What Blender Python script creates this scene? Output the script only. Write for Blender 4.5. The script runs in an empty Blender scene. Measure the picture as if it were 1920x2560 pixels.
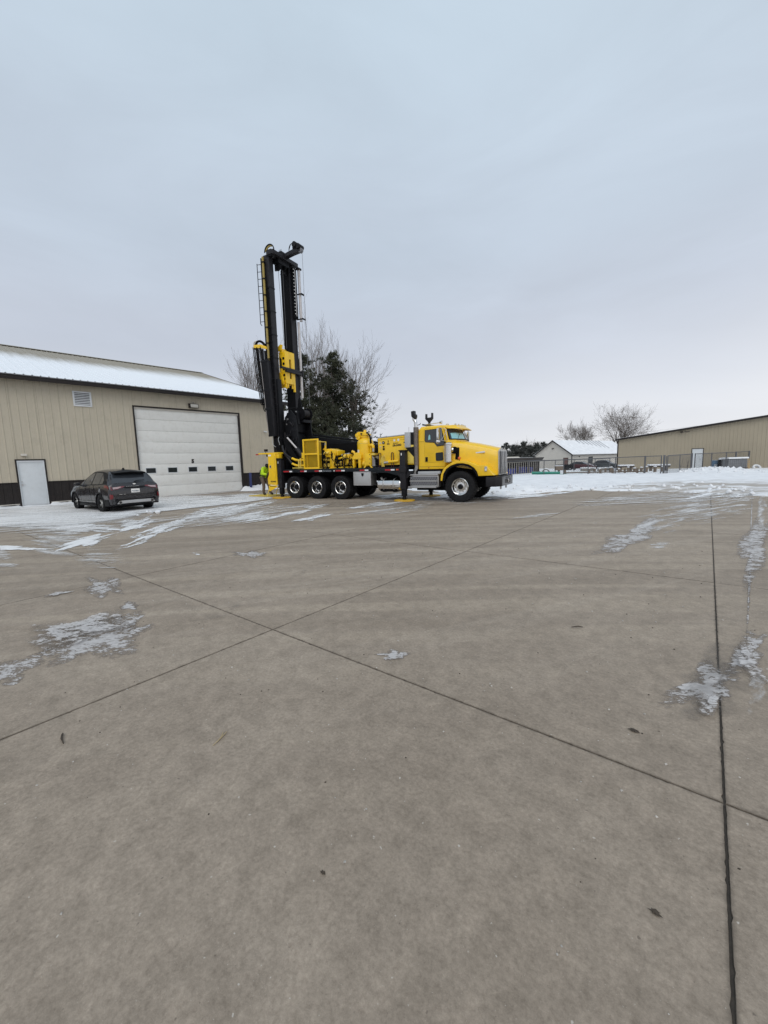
import bpy, bmesh, math, random
from mathutils import Vector, Matrix, noise as mnoise
R = math.radians
sc = bpy.context.scene
col = sc.collection

# ------------------------------------------------------------------ camera
cam_d = bpy.data.cameras.new('camera'); cam = bpy.data.objects.new('camera', cam_d); col.objects.link(cam)
def set_cam(pitch=7.05, roll=1.6, alpha=38.7, h=1.65, f=1010.0):
    p, r, a = R(pitch), R(roll), R(alpha)
    fw = Vector((-math.sin(a)*math.cos(p), math.cos(a)*math.cos(p), -math.sin(p)))
    rt = Vector((math.cos(a), math.sin(a), 0)); up = rt.cross(fw)
    rt2 = rt*math.cos(r) - up*math.sin(r); up2 = up*math.cos(r) + rt*math.sin(r)
    m = Matrix((rt2, up2, -fw)).transposed().to_4x4(); m.translation = (0, 0, h)
    cam.matrix_world = m
    cam_d.sensor_fit = 'VERTICAL'; cam_d.sensor_height = 24.0; cam_d.lens = 24.0*f/2560.0
    cam_d.clip_start = 0.05; cam_d.clip_end = 3000
set_cam()
sc.camera = cam
sc.render.resolution_x = 768; sc.render.resolution_y = 1024

# ------------------------------------------------------------------ sky and sun
def mathn(nt, op, a, b=None, c=None, clamp=False):
    n = nt.nodes.new('ShaderNodeMath'); n.operation = op; n.use_clamp = clamp
    for i, v in enumerate((a, b, c)):
        if v is None: continue
        if isinstance(v, (int, float)): n.inputs[i].default_value = v
        else: nt.links.new(v, n.inputs[i])
    return n.outputs[0]
def rampn(nt, fac, stops, interp='LINEAR'):
    n = nt.nodes.new('ShaderNodeValToRGB'); n.color_ramp.interpolation = interp
    el = n.color_ramp.elements
    while len(el) < len(stops): el.new(0.5)
    for e, (p, c) in zip(el, stops):
        e.position = p; e.color = (c[0], c[1], c[2], 1) if not isinstance(c, (int, float)) else (c, c, c, 1)
    nt.links.new(fac, n.inputs[0]); return n.outputs[0]
def mixc(nt, fac, a, b, mode='MIX'):
    n = nt.nodes.new('ShaderNodeMix'); n.data_type = 'RGBA'; n.blend_type = mode
    for idx, v in ((0, fac), (6, a), (7, b)):
        if isinstance(v, (int, float)): n.inputs[idx].default_value = v
        elif isinstance(v, (tuple, list)): n.inputs[idx].default_value = (v[0], v[1], v[2], 1)
        else: nt.links.new(v, n.inputs[idx])
    return n.outputs[2]
def noisen(nt, vec, scale, detail=4, rough=0.55, dist=0.0):
    n = nt.nodes.new('ShaderNodeTexNoise'); n.inputs['Scale'].default_value = scale
    n.inputs['Detail'].default_value = detail; n.inputs['Roughness'].default_value = rough
    n.inputs['Distortion'].default_value = dist
    if vec is not None: nt.links.new(vec, n.inputs['Vector'])
    return n.outputs[0]
def mapn(nt, vec, scale=(1, 1, 1), rot=(0, 0, 0), loc=(0, 0, 0)):
    if any(rot):      # turn first, then stretch
        n = nt.nodes.new('ShaderNodeMapping'); n.inputs['Rotation'].default_value = rot
        nt.links.new(vec, n.inputs['Vector']); vec = n.outputs[0]; rot = (0, 0, 0)
    n = nt.nodes.new('ShaderNodeMapping'); n.inputs['Scale'].default_value = scale
    n.inputs['Rotation'].default_value = rot; n.inputs['Location'].default_value = loc
    nt.links.new(vec, n.inputs['Vector']); return n.outputs[0]

SUN_EL, SUN_ROT = 46, 143
world = bpy.data.worlds.new('World'); sc.world = world; world.use_nodes = True
nt = world.node_tree; nt.nodes.clear()
out = nt.nodes.new('ShaderNodeOutputWorld')
sky = nt.nodes.new('ShaderNodeTexSky'); sky.sky_type = 'NISHITA'; sky.sun_disc = False
sky.sun_elevation = R(SUN_EL); sky.sun_rotation = R(SUN_ROT); sky.air_density = 1.5; sky.dust_density = 3.0
tc = nt.nodes.new('ShaderNodeTexCoord')
sep = nt.nodes.new('ShaderNodeSeparateXYZ'); nt.links.new(tc.outputs['Generated'], sep.inputs[0])
# azimuthal brightening towards the pale gap low on the right hand side (about +20 deg right of view)
side = mathn(nt, 'ADD', mathn(nt, 'MULTIPLY', sep.outputs[0], 0.78), mathn(nt, 'MULTIPLY', sep.outputs[1], 0.62))
cl = noisen(nt, mapn(nt, tc.outputs['Generated'], (1.0, 1.0, 3.4)), 1.7, 8, 0.56, 0.5)
elev = mathn(nt, 'ADD', sep.outputs[2], mathn(nt, 'MULTIPLY', mathn(nt, 'SUBTRACT', cl, 0.5), 0.10))
leftc = rampn(nt, elev, [(0.0, (0.80, 0.82, 0.86)), (0.10, (0.69, 0.72, 0.785)), (0.25, (0.57, 0.62, 0.715)),
                         (0.45, (0.56, 0.64, 0.745)), (0.75, (0.57, 0.68, 0.785)), (1.0, (0.57, 0.67, 0.78))], 'EASE')
rightc = rampn(nt, elev, [(0.0, (0.97, 0.975, 0.99)), (0.09, (0.95, 0.96, 0.985)), (0.18, (0.84, 0.865, 0.92)), (0.34, (0.66, 0.72, 0.82)),
                          (0.50, (0.61, 0.70, 0.80)), (0.78, (0.64, 0.745, 0.84)), (1.0, (0.64, 0.74, 0.83))], 'EASE')
sidef = rampn(nt, side, [(0.0, 0.0), (0.55, 0.35), (0.85, 0.8), (1.0, 1.0)], 'EASE')
cloud = mixc(nt, sidef, leftc, rightc)
cloud2 = mixc(nt, 1.0, cloud, rampn(nt, cl, [(0.3, 0.955), (0.7, 1.075)]), 'MULTIPLY')
skyb = mixc(nt, 1.0, sky.outputs[0], (0.055, 0.055, 0.055), 'MULTIPLY')
fin = mixc(nt, 0.95, skyb, cloud2)
bg = nt.nodes.new('ShaderNodeBackground'); bg.inputs['Strength'].default_value = 1.0
nt.links.new(fin, bg.inputs[0]); nt.links.new(bg.outputs[0], out.inputs[0])

sun_d = bpy.data.lights.new('sun', 'SUN'); sun_d.energy = 1.3; sun_d.angle = R(48); sun_d.color = (1.0, 0.965, 0.92)
sun = bpy.data.objects.new('sun', sun_d); col.objects.link(sun)
sun.rotation_euler = (R(90-SUN_EL), 0, R(180-SUN_ROT)); sun.location = (0, 0, 30)
sc.view_settings.view_transform = 'Standard'; sc.view_settings.look = 'None'
sc.view_settings.exposure = 0.0; sc.view_settings.gamma = 1.0; sc.view_settings.use_curve_mapping = False
sc.render.engine = 'CYCLES'

# ------------------------------------------------------------------ materials
MATS = {}
def new_mat(name):
    m = bpy.data.materials.new(name); m.use_nodes = True; t = m.node_tree
    b = t.nodes['Principled BSDF']; MATS[name] = m; return m, t, b
def objc(t): return t.nodes.new('ShaderNodeTexCoord').outputs['Object']
def wpos(t): return t.nodes.new('ShaderNodeNewGeometry').outputs['Position']
def bumpn(t, b, h, strength=0.3, dist=0.01):
    n = t.nodes.new('ShaderNodeBump'); n.inputs['Strength'].default_value = strength; n.inputs['Distance'].default_value = dist
    t.links.new(h, n.inputs['Height']); t.links.new(n.outputs[0], b.inputs['Normal'])
def paint(name, c, rough=0.5, metal=0.0, var=0.12, scale=3.0, coat=0.0, bump=0.0, dirt=None, dirt_amt=0.25, spec=0.5):
    m, t, b = new_mat(name); b.inputs['Specular IOR Level'].default_value = spec
    v = wpos(t); n1 = noisen(t, v, scale, 6, 0.6)
    c1 = tuple(x*(1-var) for x in c); c2 = tuple(min(1, x*(1+var)) for x in c)
    cc = mixc(t, rampn(t, n1, [(0.3, 0.0), (0.7, 1.0)]), c1, c2)
    if dirt:
        n2 = noisen(t, v, scale*2.3, 8, 0.7)
        cc = mixc(t, mathn(t, 'MULTIPLY', rampn(t, n2, [(0.5, 0.0), (0.75, 1.0)]), dirt_amt), cc, dirt)
    t.links.new(cc, b.inputs['Base Color'])
    b.inputs['Metallic'].default_value = metal
    t.links.new(rampn(t, n1, [(0.2, max(0, rough-0.08)), (0.8, min(1, rough+0.1))]), b.inputs['Roughness'])
    b.inputs['Coat Weight'].default_value = coat
    if bump: bumpn(t, b, noisen(t, v, scale*12, 3), bump, 0.004)
    return m
yellow = paint('yellow_paint', (0.87, 0.535, 0.007), 0.36, coat=0.3, var=0.06, dirt=(0.46, 0.32, 0.08), dirt_amt=0.30)
yel_pale = paint('pale_yellow_paint', (0.74, 0.55, 0.10), 0.5, var=0.1, dirt=(0.3, 0.22, 0.06))
yel_mesh = paint('mesh_yellow', (0.50, 0.33, 0.01), 0.55)
black = paint('black_paint', (0.006, 0.0063, 0.008), 0.5, var=0.25, dirt=(0.030, 0.028, 0.026), dirt_amt=0.35, spec=0.22)
black2 = paint('charcoal_paint', (0.014, 0.0135, 0.016), 0.45, var=0.2, dirt=(0.045, 0.037, 0.034), dirt_amt=0.35, spec=0.3)
blackm = paint('matt_black', (0.005, 0.005, 0.006), 0.7, var=0.3, spec=0.12)
deckm = paint('deck_paint', (0.006, 0.009, 0.012), 0.4, var=0.2, spec=0.3)
rubber = paint('tyre_rubber', (0.011, 0.011, 0.012), 0.75, var=0.3, scale=6, dirt=(0.045, 0.042, 0.038), dirt_amt=0.3, spec=0.2)
chrome = paint('chrome', (0.72, 0.71, 0.69), 0.12, metal=1.0, var=0.06)
alu = paint('brushed_aluminium', (0.62, 0.61, 0.59), 0.32, metal=0.9, var=0.08, scale=5)
steel = paint('bright_steel', (0.50, 0.49, 0.48), 0.35, metal=0.7, var=0.12, scale=5)
galv = paint('galvanised', (0.22, 0.22, 0.23), 0.55, metal=0.4, var=0.15)
galvf = paint('galvanised_fence', (0.10, 0.10, 0.105), 0.6, var=0.15)
greyp = paint('grey_panel', (0.42, 0.43, 0.44), 0.5, var=0.05)
pipegr = paint('rod_grey', (0.52, 0.49, 0.48), 0.45, metal=0.2, var=0.12, scale=4)
darkin = paint('dark_interior', (0.012, 0.011, 0.010), 0.6)
redp = paint('red_reflector', (0.42, 0.015, 0.02), 0.3, var=0.1)
whitep = paint('white_reflector', (0.75, 0.75, 0.76), 0.3, var=0.05)
amberp = paint('amber_lens', (0.65, 0.13, 0.02), 0.25)
decalw = paint('decal_white', (0.78, 0.76, 0.72), 0.5, var=0.06)
decalk = paint('decal_black', (0.015, 0.012, 0.012), 0.5)
decalg = paint('decal_grey', (0.25, 0.27, 0.30), 0.5)
glassd = paint('dark_glass', (0.020, 0.024, 0.026), 0.2, spec=0.25)
glassc = paint('teal_glass', (0.23, 0.50, 0.52), 0.08, coat=1.0, var=0.08)
glassg = paint('grey_glass', (0.030, 0.034, 0.040), 0.05, coat=0.35)
siding = paint('tan_siding', (0.475, 0.42, 0.325), 0.55, var=0.04, scale=0.8, dirt=(0.25, 0.22, 0.17), dirt_amt=0.25)
siding2 = paint('light_siding', (0.50, 0.47, 0.42), 0.55, var=0.04, scale=0.8)
siding3 = paint('far_tan_siding', (0.345, 0.295, 0.215), 0.6, var=0.04, scale=0.8)
brownm = paint('brown_trim', (0.017, 0.013, 0.012), 0.55, var=0.15, dirt=(0.06, 0.05, 0.042), dirt_amt=0.25, spec=0.3)
doorw = paint('white_door', (0.60, 0.625, 0.64), 0.5, var=0.03, dirt=(0.42, 0.41, 0.38), dirt_amt=0.25)
garw = paint('garage_white', (0.69, 0.68, 0.645), 0.55, var=0.03, scale=2, bump=0.05, dirt=(0.42, 0.38, 0.32), dirt_amt=0.3)
trimw = paint('cream_trim', (0.55, 0.51, 0.45), 0.5)
carp = paint('car_grey_paint', (0.014, 0.0125, 0.0145), 0.25, coat=0.55, var=0.05)
carblk = paint('car_black_plastic', (0.008, 0.008, 0.009), 0.55, spec=0.2)
carsil = paint('car_silver', (0.42, 0.42, 0.42), 0.35, metal=0.5)
taill = paint('tail_red', (0.14, 0.005, 0.010), 0.15, coat=1.0)
taillc = paint('tail_clear', (0.42, 0.30, 0.30), 0.15, coat=1.0)
redcar = paint('maroon_paint', (0.075, 0.018, 0.020), 0.3, coat=0.6)
bluep = paint('navy_bollard', (0.014, 0.025, 0.11), 0.4)
bluedr = paint('blue_plastic', (0.035, 0.055, 0.36), 0.4)
bluedr2 = paint('steel_blue_plastic', (0.08, 0.15, 0.23), 0.5)
greenp = paint('green_pipe', (0.05, 0.30, 0.22), 0.4)
whitepl = paint('white_plastic', (0.62, 0.63, 0.64), 0.5)
conc_bl = paint('concrete_block', (0.23, 0.215, 0.19), 0.85, scale=6, bump=0.4)
wood = paint('weathered_wood', (0.16, 0.125, 0.095), 0.8, var=0.25, scale=5, bump=0.3)
woodd = paint('dark_wood', (0.050, 0.040, 0.034), 0.8, var=0.3, scale=3)
picket = paint('pale_picket', (0.36, 0.33, 0.29), 0.7)
tanwood = paint('tan_wood', (0.40, 0.28, 0.13), 0.7)
bark = paint('bark', (0.085, 0.070, 0.058), 0.9, var=0.3, scale=4, bump=0.5)
barkl = paint('pale_bark', (0.17, 0.145, 0.125), 0.9, var=0.3, scale=4)
twig = paint('twig', (0.13, 0.105, 0.088), 0.9, var=0.25)
dirtm = paint('debris', (0.055, 0.042, 0.030), 0.9, var=0.4, scale=30)
strawm = paint('straw', (0.40, 0.31, 0.17), 0.8)
hivis = paint('hivis_fabric', (0.52, 0.80, 0.015), 0.75, var=0.12, scale=9, bump=0.3)
hivis.node_tree.nodes['Principled BSDF'].inputs['Emission Color'].default_value = (0, 0, 0, 1)
cloth_bk = paint('black_fabric', (0.012, 0.012, 0.014), 0.85)
trous = paint('brown_canvas', (0.13, 0.098, 0.075), 0.85, var=0.2, scale=10, bump=0.3)
skinm = paint('skin', (0.45, 0.27, 0.20), 0.55)
boot = paint('boot_leather', (0.03, 0.022, 0.017), 0.7)
stripe = paint('reflective_stripe', (0.33, 0.34, 0.34), 0.4)
seal = paint('joint_filler', (0.045, 0.037, 0.029), 0.95, var=0.4, scale=20, bump=0.6)
wetc = paint('wet_concrete', (0.075, 0.068, 0.060), 0.45, var=0.3, scale=2)
dryg = paint('dry_grass', (0.13, 0.10, 0.055), 0.9, var=0.4, scale=12, bump=0.8)

def leaf_mat(name, c1, c2):
    m, t, b = new_mat(name)
    n = noisen(t, wpos(t), 0.9, 3); cc = mixc(t, rampn(t, n, [(0.35, 0.0), (0.65, 1.0)]), c1, c2)
    t.links.new(cc, b.inputs['Base Color']); b.inputs['Roughness'].default_value = 0.8
    return m
needle = leaf_mat('pine_needles', (0.030, 0.036, 0.022), (0.062, 0.064, 0.034))
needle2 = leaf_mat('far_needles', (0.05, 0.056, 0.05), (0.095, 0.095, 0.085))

def concrete():
    m, t, b = new_mat('concrete')
    v = wpos(t)
    big = noisen(t, v, 0.42, 6, 0.6, 0.5)
    # tyre sweeps: long, gently curved bands of dust left by turning trucks
    def sweep(ang, curv, wid, seed):
        ro = t.nodes.new('ShaderNodeSeparateXYZ'); t.links.new(mapn(t, v, (1, 1, 1), (0, 0, R(ang)), (seed, 0, 0)), ro.inputs[0])
        w = mathn(t, 'ADD', ro.outputs[1], mathn(t, 'MULTIPLY', mathn(t, 'MULTIPLY', ro.outputs[0], ro.outputs[0]), curv))
        cb = t.nodes.new('ShaderNodeCombineXYZ'); t.links.new(mathn(t, 'MULTIPLY', ro.outputs[0], 0.10), cb.inputs[0]); t.links.new(mathn(t, 'MULTIPLY', w, wid), cb.inputs[1])
        return noisen(t, cb.outputs[0], 1.0, 5, 0.5, 0.0)
    # trucks turn in front of the rig, not where the near slabs are
    sv = t.nodes.new('ShaderNodeSeparateXYZ'); t.links.new(v, sv.inputs[0])
    fw_ = mathn(t, 'ADD', mathn(t, 'MULTIPLY', sv.outputs[0], -0.625), mathn(t, 'MULTIPLY', sv.outputs[1], 0.78))
    zone = mathn(t, 'ADD', 0.22, mathn(t, 'MULTIPLY', mathn(t, 'MULTIPLY', mathn(t, 'SUBTRACT', fw_, 2.6), 0.5, clamp=True), 0.78))
    band = sweep(-37, 0.010, 2.1, 0.0); band3 = sweep(-52, -0.012, 2.6, 4.0)
    mott = noisen(t, v, 2.2, 10, 0.72, 0.2)
    mid = noisen(t, v, 9.0, 10, 0.74)
    fine = noisen(t, v, 46.0, 8, 0.78)
    speck = noisen(t, v, 150.0, 3, 0.6)
    oi = t.nodes.new('ShaderNodeObjectInfo')
    c = mixc(t, rampn(t, big, [(0.3, 0.0), (0.7, 1.0)]), (0.240, 0.195, 0.150), (0.300, 0.248, 0.195))
    c = mixc(t, mathn(t, 'MULTIPLY', rampn(t, band, [(0.49, 0.0), (0.58, 1.0)]), mathn(t, 'MULTIPLY', zone, 0.34)), c, (0.415, 0.345, 0.265))
    c = mixc(t, mathn(t, 'MULTIPLY', rampn(t, band, [(0.34, 1.0), (0.46, 0.0)]), mathn(t, 'MULTIPLY', zone, 0.20)), c, (0.215, 0.168, 0.120))
    c = mixc(t, mathn(t, 'MULTIPLY', rampn(t, band3, [(0.52, 0.0), (0.60, 1.0), (0.68, 0.2)]), mathn(t, 'MULTIPLY', zone, 0.24)), c, (0.40, 0.34, 0.275))
    c = mixc(t, 1.0, c, rampn(t, mott, [(0.28, (0.88, 0.875, 0.87)), (0.5, (1.0, 1.0, 1.0)), (0.72, (1.10, 1.10, 1.10))]), 'MULTIPLY')
    c = mixc(t, 1.0, c, rampn(t, mid, [(0.30, (0.76, 0.75, 0.73)), (0.5, (1.0, 1.0, 1.0)), (0.70, (1.22, 1.22, 1.23))]), 'MULTIPLY')
    c = mixc(t, 1.0, c, rampn(t, fine, [(0.28, (0.70, 0.68, 0.66)), (0.5, (1.0, 1.0, 1.0)), (0.72, (1.30, 1.30, 1.31))]), 'MULTIPLY')
    c = mixc(t, mathn(t, 'MULTIPLY', rampn(t, speck, [(0.68, 0.0), (0.73, 1.0)]), 0.5), c, (0.56, 0.52, 0.46))
    c = mixc(t, mathn(t, 'MULTIPLY', rampn(t, speck, [(0.27, 1.0), (0.33, 0.0)]), 0.5), c, (0.08, 0.065, 0.05))
    pit = noisen(t, v, 38.0, 2, 0.5)
    c = mixc(t, mathn(t, 'MULTIPLY', rampn(t, pit, [(0.73, 0.0), (0.76, 1.0)]), 0.55), c, (0.60, 0.56, 0.50))
    c = mixc(t, mathn(t, 'MULTIPLY', rampn(t, pit, [(0.24, 1.0), (0.27, 0.0)]), 0.55), c, (0.09, 0.07, 0.055))
    # grime gathered along the saw cuts
    so = t.nodes.new('ShaderNodeSeparateXYZ'); t.links.new(objc(t), so.inputs[0])
    ex = mathn(t, 'MINIMUM', mathn(t, 'MINIMUM', so.outputs[0], mathn(t, 'SUBTRACT', 3.5, so.outputs[0])), mathn(t, 'MINIMUM', so.outputs[1], mathn(t, 'SUBTRACT', 4.2, so.outputs[1])))
    ex = mathn(t, 'ADD', ex, mathn(t, 'MULTIPLY', mathn(t, 'SUBTRACT', mid, 0.5), 0.03))
    c = mixc(t, rampn(t, ex, [(0.005, 0.55), (0.019, 0.0)]), c, (0.085, 0.068, 0.052))
    tint = t.nodes.new('ShaderNodeCombineColor'); f = mathn(t, 'ADD', 0.965, mathn(t, 'MULTIPLY', oi.outputs['Random'], 0.07))
    for k in range(3): t.links.new(f, tint.inputs[k])
    c = mixc(t, 1.0, c, tint.outputs[0], 'MULTIPLY')
    t.links.new(c, b.inputs['Base Color']); b.inputs['Specular IOR Level'].default_value = 0.35
    t.links.new(rampn(t, mid, [(0.3, 0.62), (0.7, 0.9)]), b.inputs['Roughness'])
    h = mathn(t, 'ADD', mathn(t, 'MULTIPLY', fine, 0.6), mathn(t, 'ADD', mathn(t, 'MULTIPLY', speck, 0.25), mathn(t, 'MULTIPLY', mid, 0.5)))
    bumpn(t, b, h, 0.55, 0.006)
    return m
conc = concrete()

def snow(name, dirty=0.15, tracks=False):
    m, t, b = new_mat(name)
    v = wpos(t); n1 = noisen(t, v, 1.2, 7, 0.6); n2 = noisen(t, v, 14, 6, 0.65)
    c = mixc(t, rampn(t, n1, [(0.35, 0.0), (0.65, 1.0)]), (0.71, 0.715, 0.73), (0.83, 0.835, 0.845))
    c = mixc(t, mathn(t, 'MULTIPLY', rampn(t, n2, [(0.58, 0.0), (0.72, 1.0)]), dirty), c, (0.40, 0.36, 0.31))
    if tracks:
        sp = t.nodes.new('ShaderNodeSeparateXYZ'); t.links.new(v, sp.inputs[0])
        tr = noisen(t, mapn(t, v, (0.10, 1.5, 1), (0, 0, R(-28))), 1.0, 6, 0.62, 0.3)
        # the driveway: a strip in front of the gate, where the ploughed snow is thin
        u = mathn(t, 'SUBTRACT', sp.outputs[1], mathn(t, 'ADD', mathn(t, 'MULTIPLY', sp.outputs[0], 0.55), 24.5))
        w = mathn(t, 'SUBTRACT', 1.0, mathn(t, 'MULTIPLY', mathn(t, 'ABSOLUTE', u), 0.13), clamp=True)
        e = mathn(t, 'MULTIPLY', mathn(t, 'ADD', sp.outputs[0], 4.5), 0.25, clamp=True)
        mk = mathn(t, 'MULTIPLY', mathn(t, 'MULTIPLY', w, e), 1.0)
        k = rampn(t, mathn(t, 'ADD', tr, mathn(t, 'MULTIPLY', mk, 0.22)), [(0.55, 0.0), (0.68, 1.0)])
        c = mixc(t, mathn(t, 'MULTIPLY', mathn(t, 'MULTIPLY', k, 0.8), mathn(t, 'MULTIPLY', mk, 2.5, clamp=True)), c, (0.30, 0.255, 0.205))
    t.links.new(c, b.inputs['Base Color']); b.inputs['Roughness'].default_value = 0.75
    b.inputs['Subsurface Weight'].default_value = 0.0
    bumpn(t, b, mathn(t, 'ADD', n1, n2), 0.5, 0.03)
    return m
snowm = snow('snow'); snowf = snow('snow_field', 0.2, True)

def film(name, c1, c2, lo, hi, sx, sy, k=1.0, gain=1.0, rough=0.5, bmp=0.5):
    m, t, b = new_mat(name)
    oc = objc(t); oi = t.nodes.new('ShaderNodeObjectInfo')
    off = t.nodes.new('ShaderNodeVectorMath'); off.operation = 'ADD'
    cmb = t.nodes.new('ShaderNodeCombineXYZ'); r = mathn(t, 'MULTIPLY', oi.outputs['Random'], 60.0)
    t.links.new(r, cmb.inputs[0]); t.links.new(r, cmb.inputs[1])
    t.links.new(oc, off.inputs[0]); t.links.new(cmb.outputs[0], off.inputs[1])
    n = noisen(t, mapn(t, off.outputs[0], (sx, sy, 1)), 1.0, 9, 0.66, 0.35)
    n2 = noisen(t, off.outputs[0], 9.0, 5, 0.65)
    at = t.nodes.new('ShaderNodeAttribute'); at.attribute_name = 'edge'
    s = mathn(t, 'ADD', mathn(t, 'ADD', n, mathn(t, 'MULTIPLY', mathn(t, 'SUBTRACT', n2, 0.5), 0.30)),
              mathn(t, 'MULTIPLY', mathn(t, 'SUBTRACT', at.outputs['Fac'], 0.5), 0.20*k))
    a = mathn(t, 'MULTIPLY', mathn(t, 'MULTIPLY', rampn(t, s, [(lo, 0.0), (hi, 1.0)]), gain), rampn(t, at.outputs['Fac'], [(0.02, 0.0), (0.3, 1.0)]))
    c = mixc(t, rampn(t, mathn(t, 'ADD', mathn(t, 'MULTIPLY', n, 0.6), mathn(t, 'MULTIPLY', n2, 0.4)), [(0.40, 0.0), (0.62, 1.0)]), c1, c2)
    t.links.new(c, b.inputs['Base Color']); b.inputs['Roughness'].default_value = rough
    t.links.new(a, b.inputs['Alpha'])
    if bmp: bumpn(t, b, n2, bmp, 0.01)
    return m
def ice():
    m, t, b = new_mat('ice_film'); v = wpos(t)
    n1 = noisen(t, mapn(t, v, (1, 1, 1)), 4.5, 12, 0.72, 0.4); n2 = noisen(t, mapn(t, v, (1.0, 2.2, 1), (0, 0, R(-38))), 16.0, 10, 0.7, 0.6); n3 = noisen(t, v, 60.0, 5, 0.7)
    at = t.nodes.new('ShaderNodeAttribute'); at.attribute_name = 'edge'
    s = mathn(t, 'ADD', mathn(t, 'ADD', mathn(t, 'MULTIPLY', n1, 0.85), mathn(t, 'SUBTRACT', mathn(t, 'MULTIPLY', n2, 0.6), 0.205)), mathn(t, 'MULTIPLY', mathn(t, 'SUBTRACT', at.outputs['Fac'], 0.5), 0.16))
    s = mathn(t, 'ADD', s, mathn(t, 'MULTIPLY', mathn(t, 'SUBTRACT', n3, 0.5), 0.08))
    white = rampn(t, s, [(0.535, 0.0), (0.60, 1.0)])
    a = mathn(t, 'MULTIPLY', rampn(t, s, [(0.45, 0.0), (0.475, 0.30), (0.54, 0.40), (0.60, 0.80)]), rampn(t, at.outputs['Fac'], [(0.02, 0.0), (0.25, 1.0)]))
    c = mixc(t, white, (0.19, 0.155, 0.128), (0.60, 0.575, 0.56)); c = mixc(t, 1.0, c, rampn(t, n2, [(0.3, (0.75, 0.75, 0.76)), (0.65, (1.15, 1.15, 1.15))]), 'MULTIPLY')
    t.links.new(c, b.inputs['Base Color']); t.links.new(rampn(t, s, [(0.5, 0.22), (0.6, 0.5)]), b.inputs['Roughness']); t.links.new(a, b.inputs['Alpha']); bumpn(t, b, mathn(t, 'ADD', s, n3), 0.6, 0.012)
    return m
film_snow = film('snow_film', (0.68, 0.67, 0.665), (0.90, 0.90, 0.90), 0.50, 0.57, 0.9, 4.2, 1.0, 0.95)
film_thin = film('thin_snow_film', (0.52, 0.49, 0.46), (0.80, 0.79, 0.78), 0.52, 0.68, 0.6, 4.0, 0.9, 0.7)
film_ice = ice()
film_full = film('packed_snow_film', (0.70, 0.695, 0.69), (0.90, 0.90, 0.90), 0.35, 0.47, 0.5, 3.4, 1.0, 0.96)
film_wet = film('wet_film', (0.10, 0.088, 0.075), (0.13, 0.115, 0.10), 0.50, 0.66, 2.0, 3.5, 1.0, 0.22, 0.5)

def roofmat(name, base, axis, lo, hi, slope_axis_scale=1.0):
    # metal roof, snow lying on it from 'lo' to 'hi' along object axis, melted in streaks
    m, t, b = new_mat(name); oc = objc(t)
    sp = t.nodes.new('ShaderNodeSeparateXYZ'); t.links.new(oc, sp.inputs[0])
    st = noisen(t, mapn(t, oc, (3.2, 0.25, 0.25) if axis == 1 else (0.25, 3.2, 0.25)), 1.0, 5, 0.6)
    bigm = noisen(t, mapn(t, oc, (0.12, 0.12, 0.12)), 1.0, 3)
    pos = mathn(t, 'ADD', sp.outputs[axis], mathn(t, 'ADD', mathn(t, 'MULTIPLY', mathn(t, 'SUBTRACT', st, 0.5), 3.6), mathn(t, 'MULTIPLY', mathn(t, 'SUBTRACT', bigm, 0.5), 4.0)))
    mk = rampn(t, mathn(t, 'DIVIDE', mathn(t, 'SUBTRACT', pos, lo), hi-lo), [(0.0, 1.0), (0.35, 0.75), (1.0, 0.0)])
    fine = noisen(t, oc, 6, 5)
    sn = mixc(t, fine, (0.72, 0.75, 0.79), (0.84, 0.86, 0.88))
    c = mixc(t, mk, base, sn)
    t.links.new(c, b.inputs['Base Color']); b.inputs['Roughness'].default_value = 0.6
    bumpn(t, b, fine, 0.3, 0.02)
    return m

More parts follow.
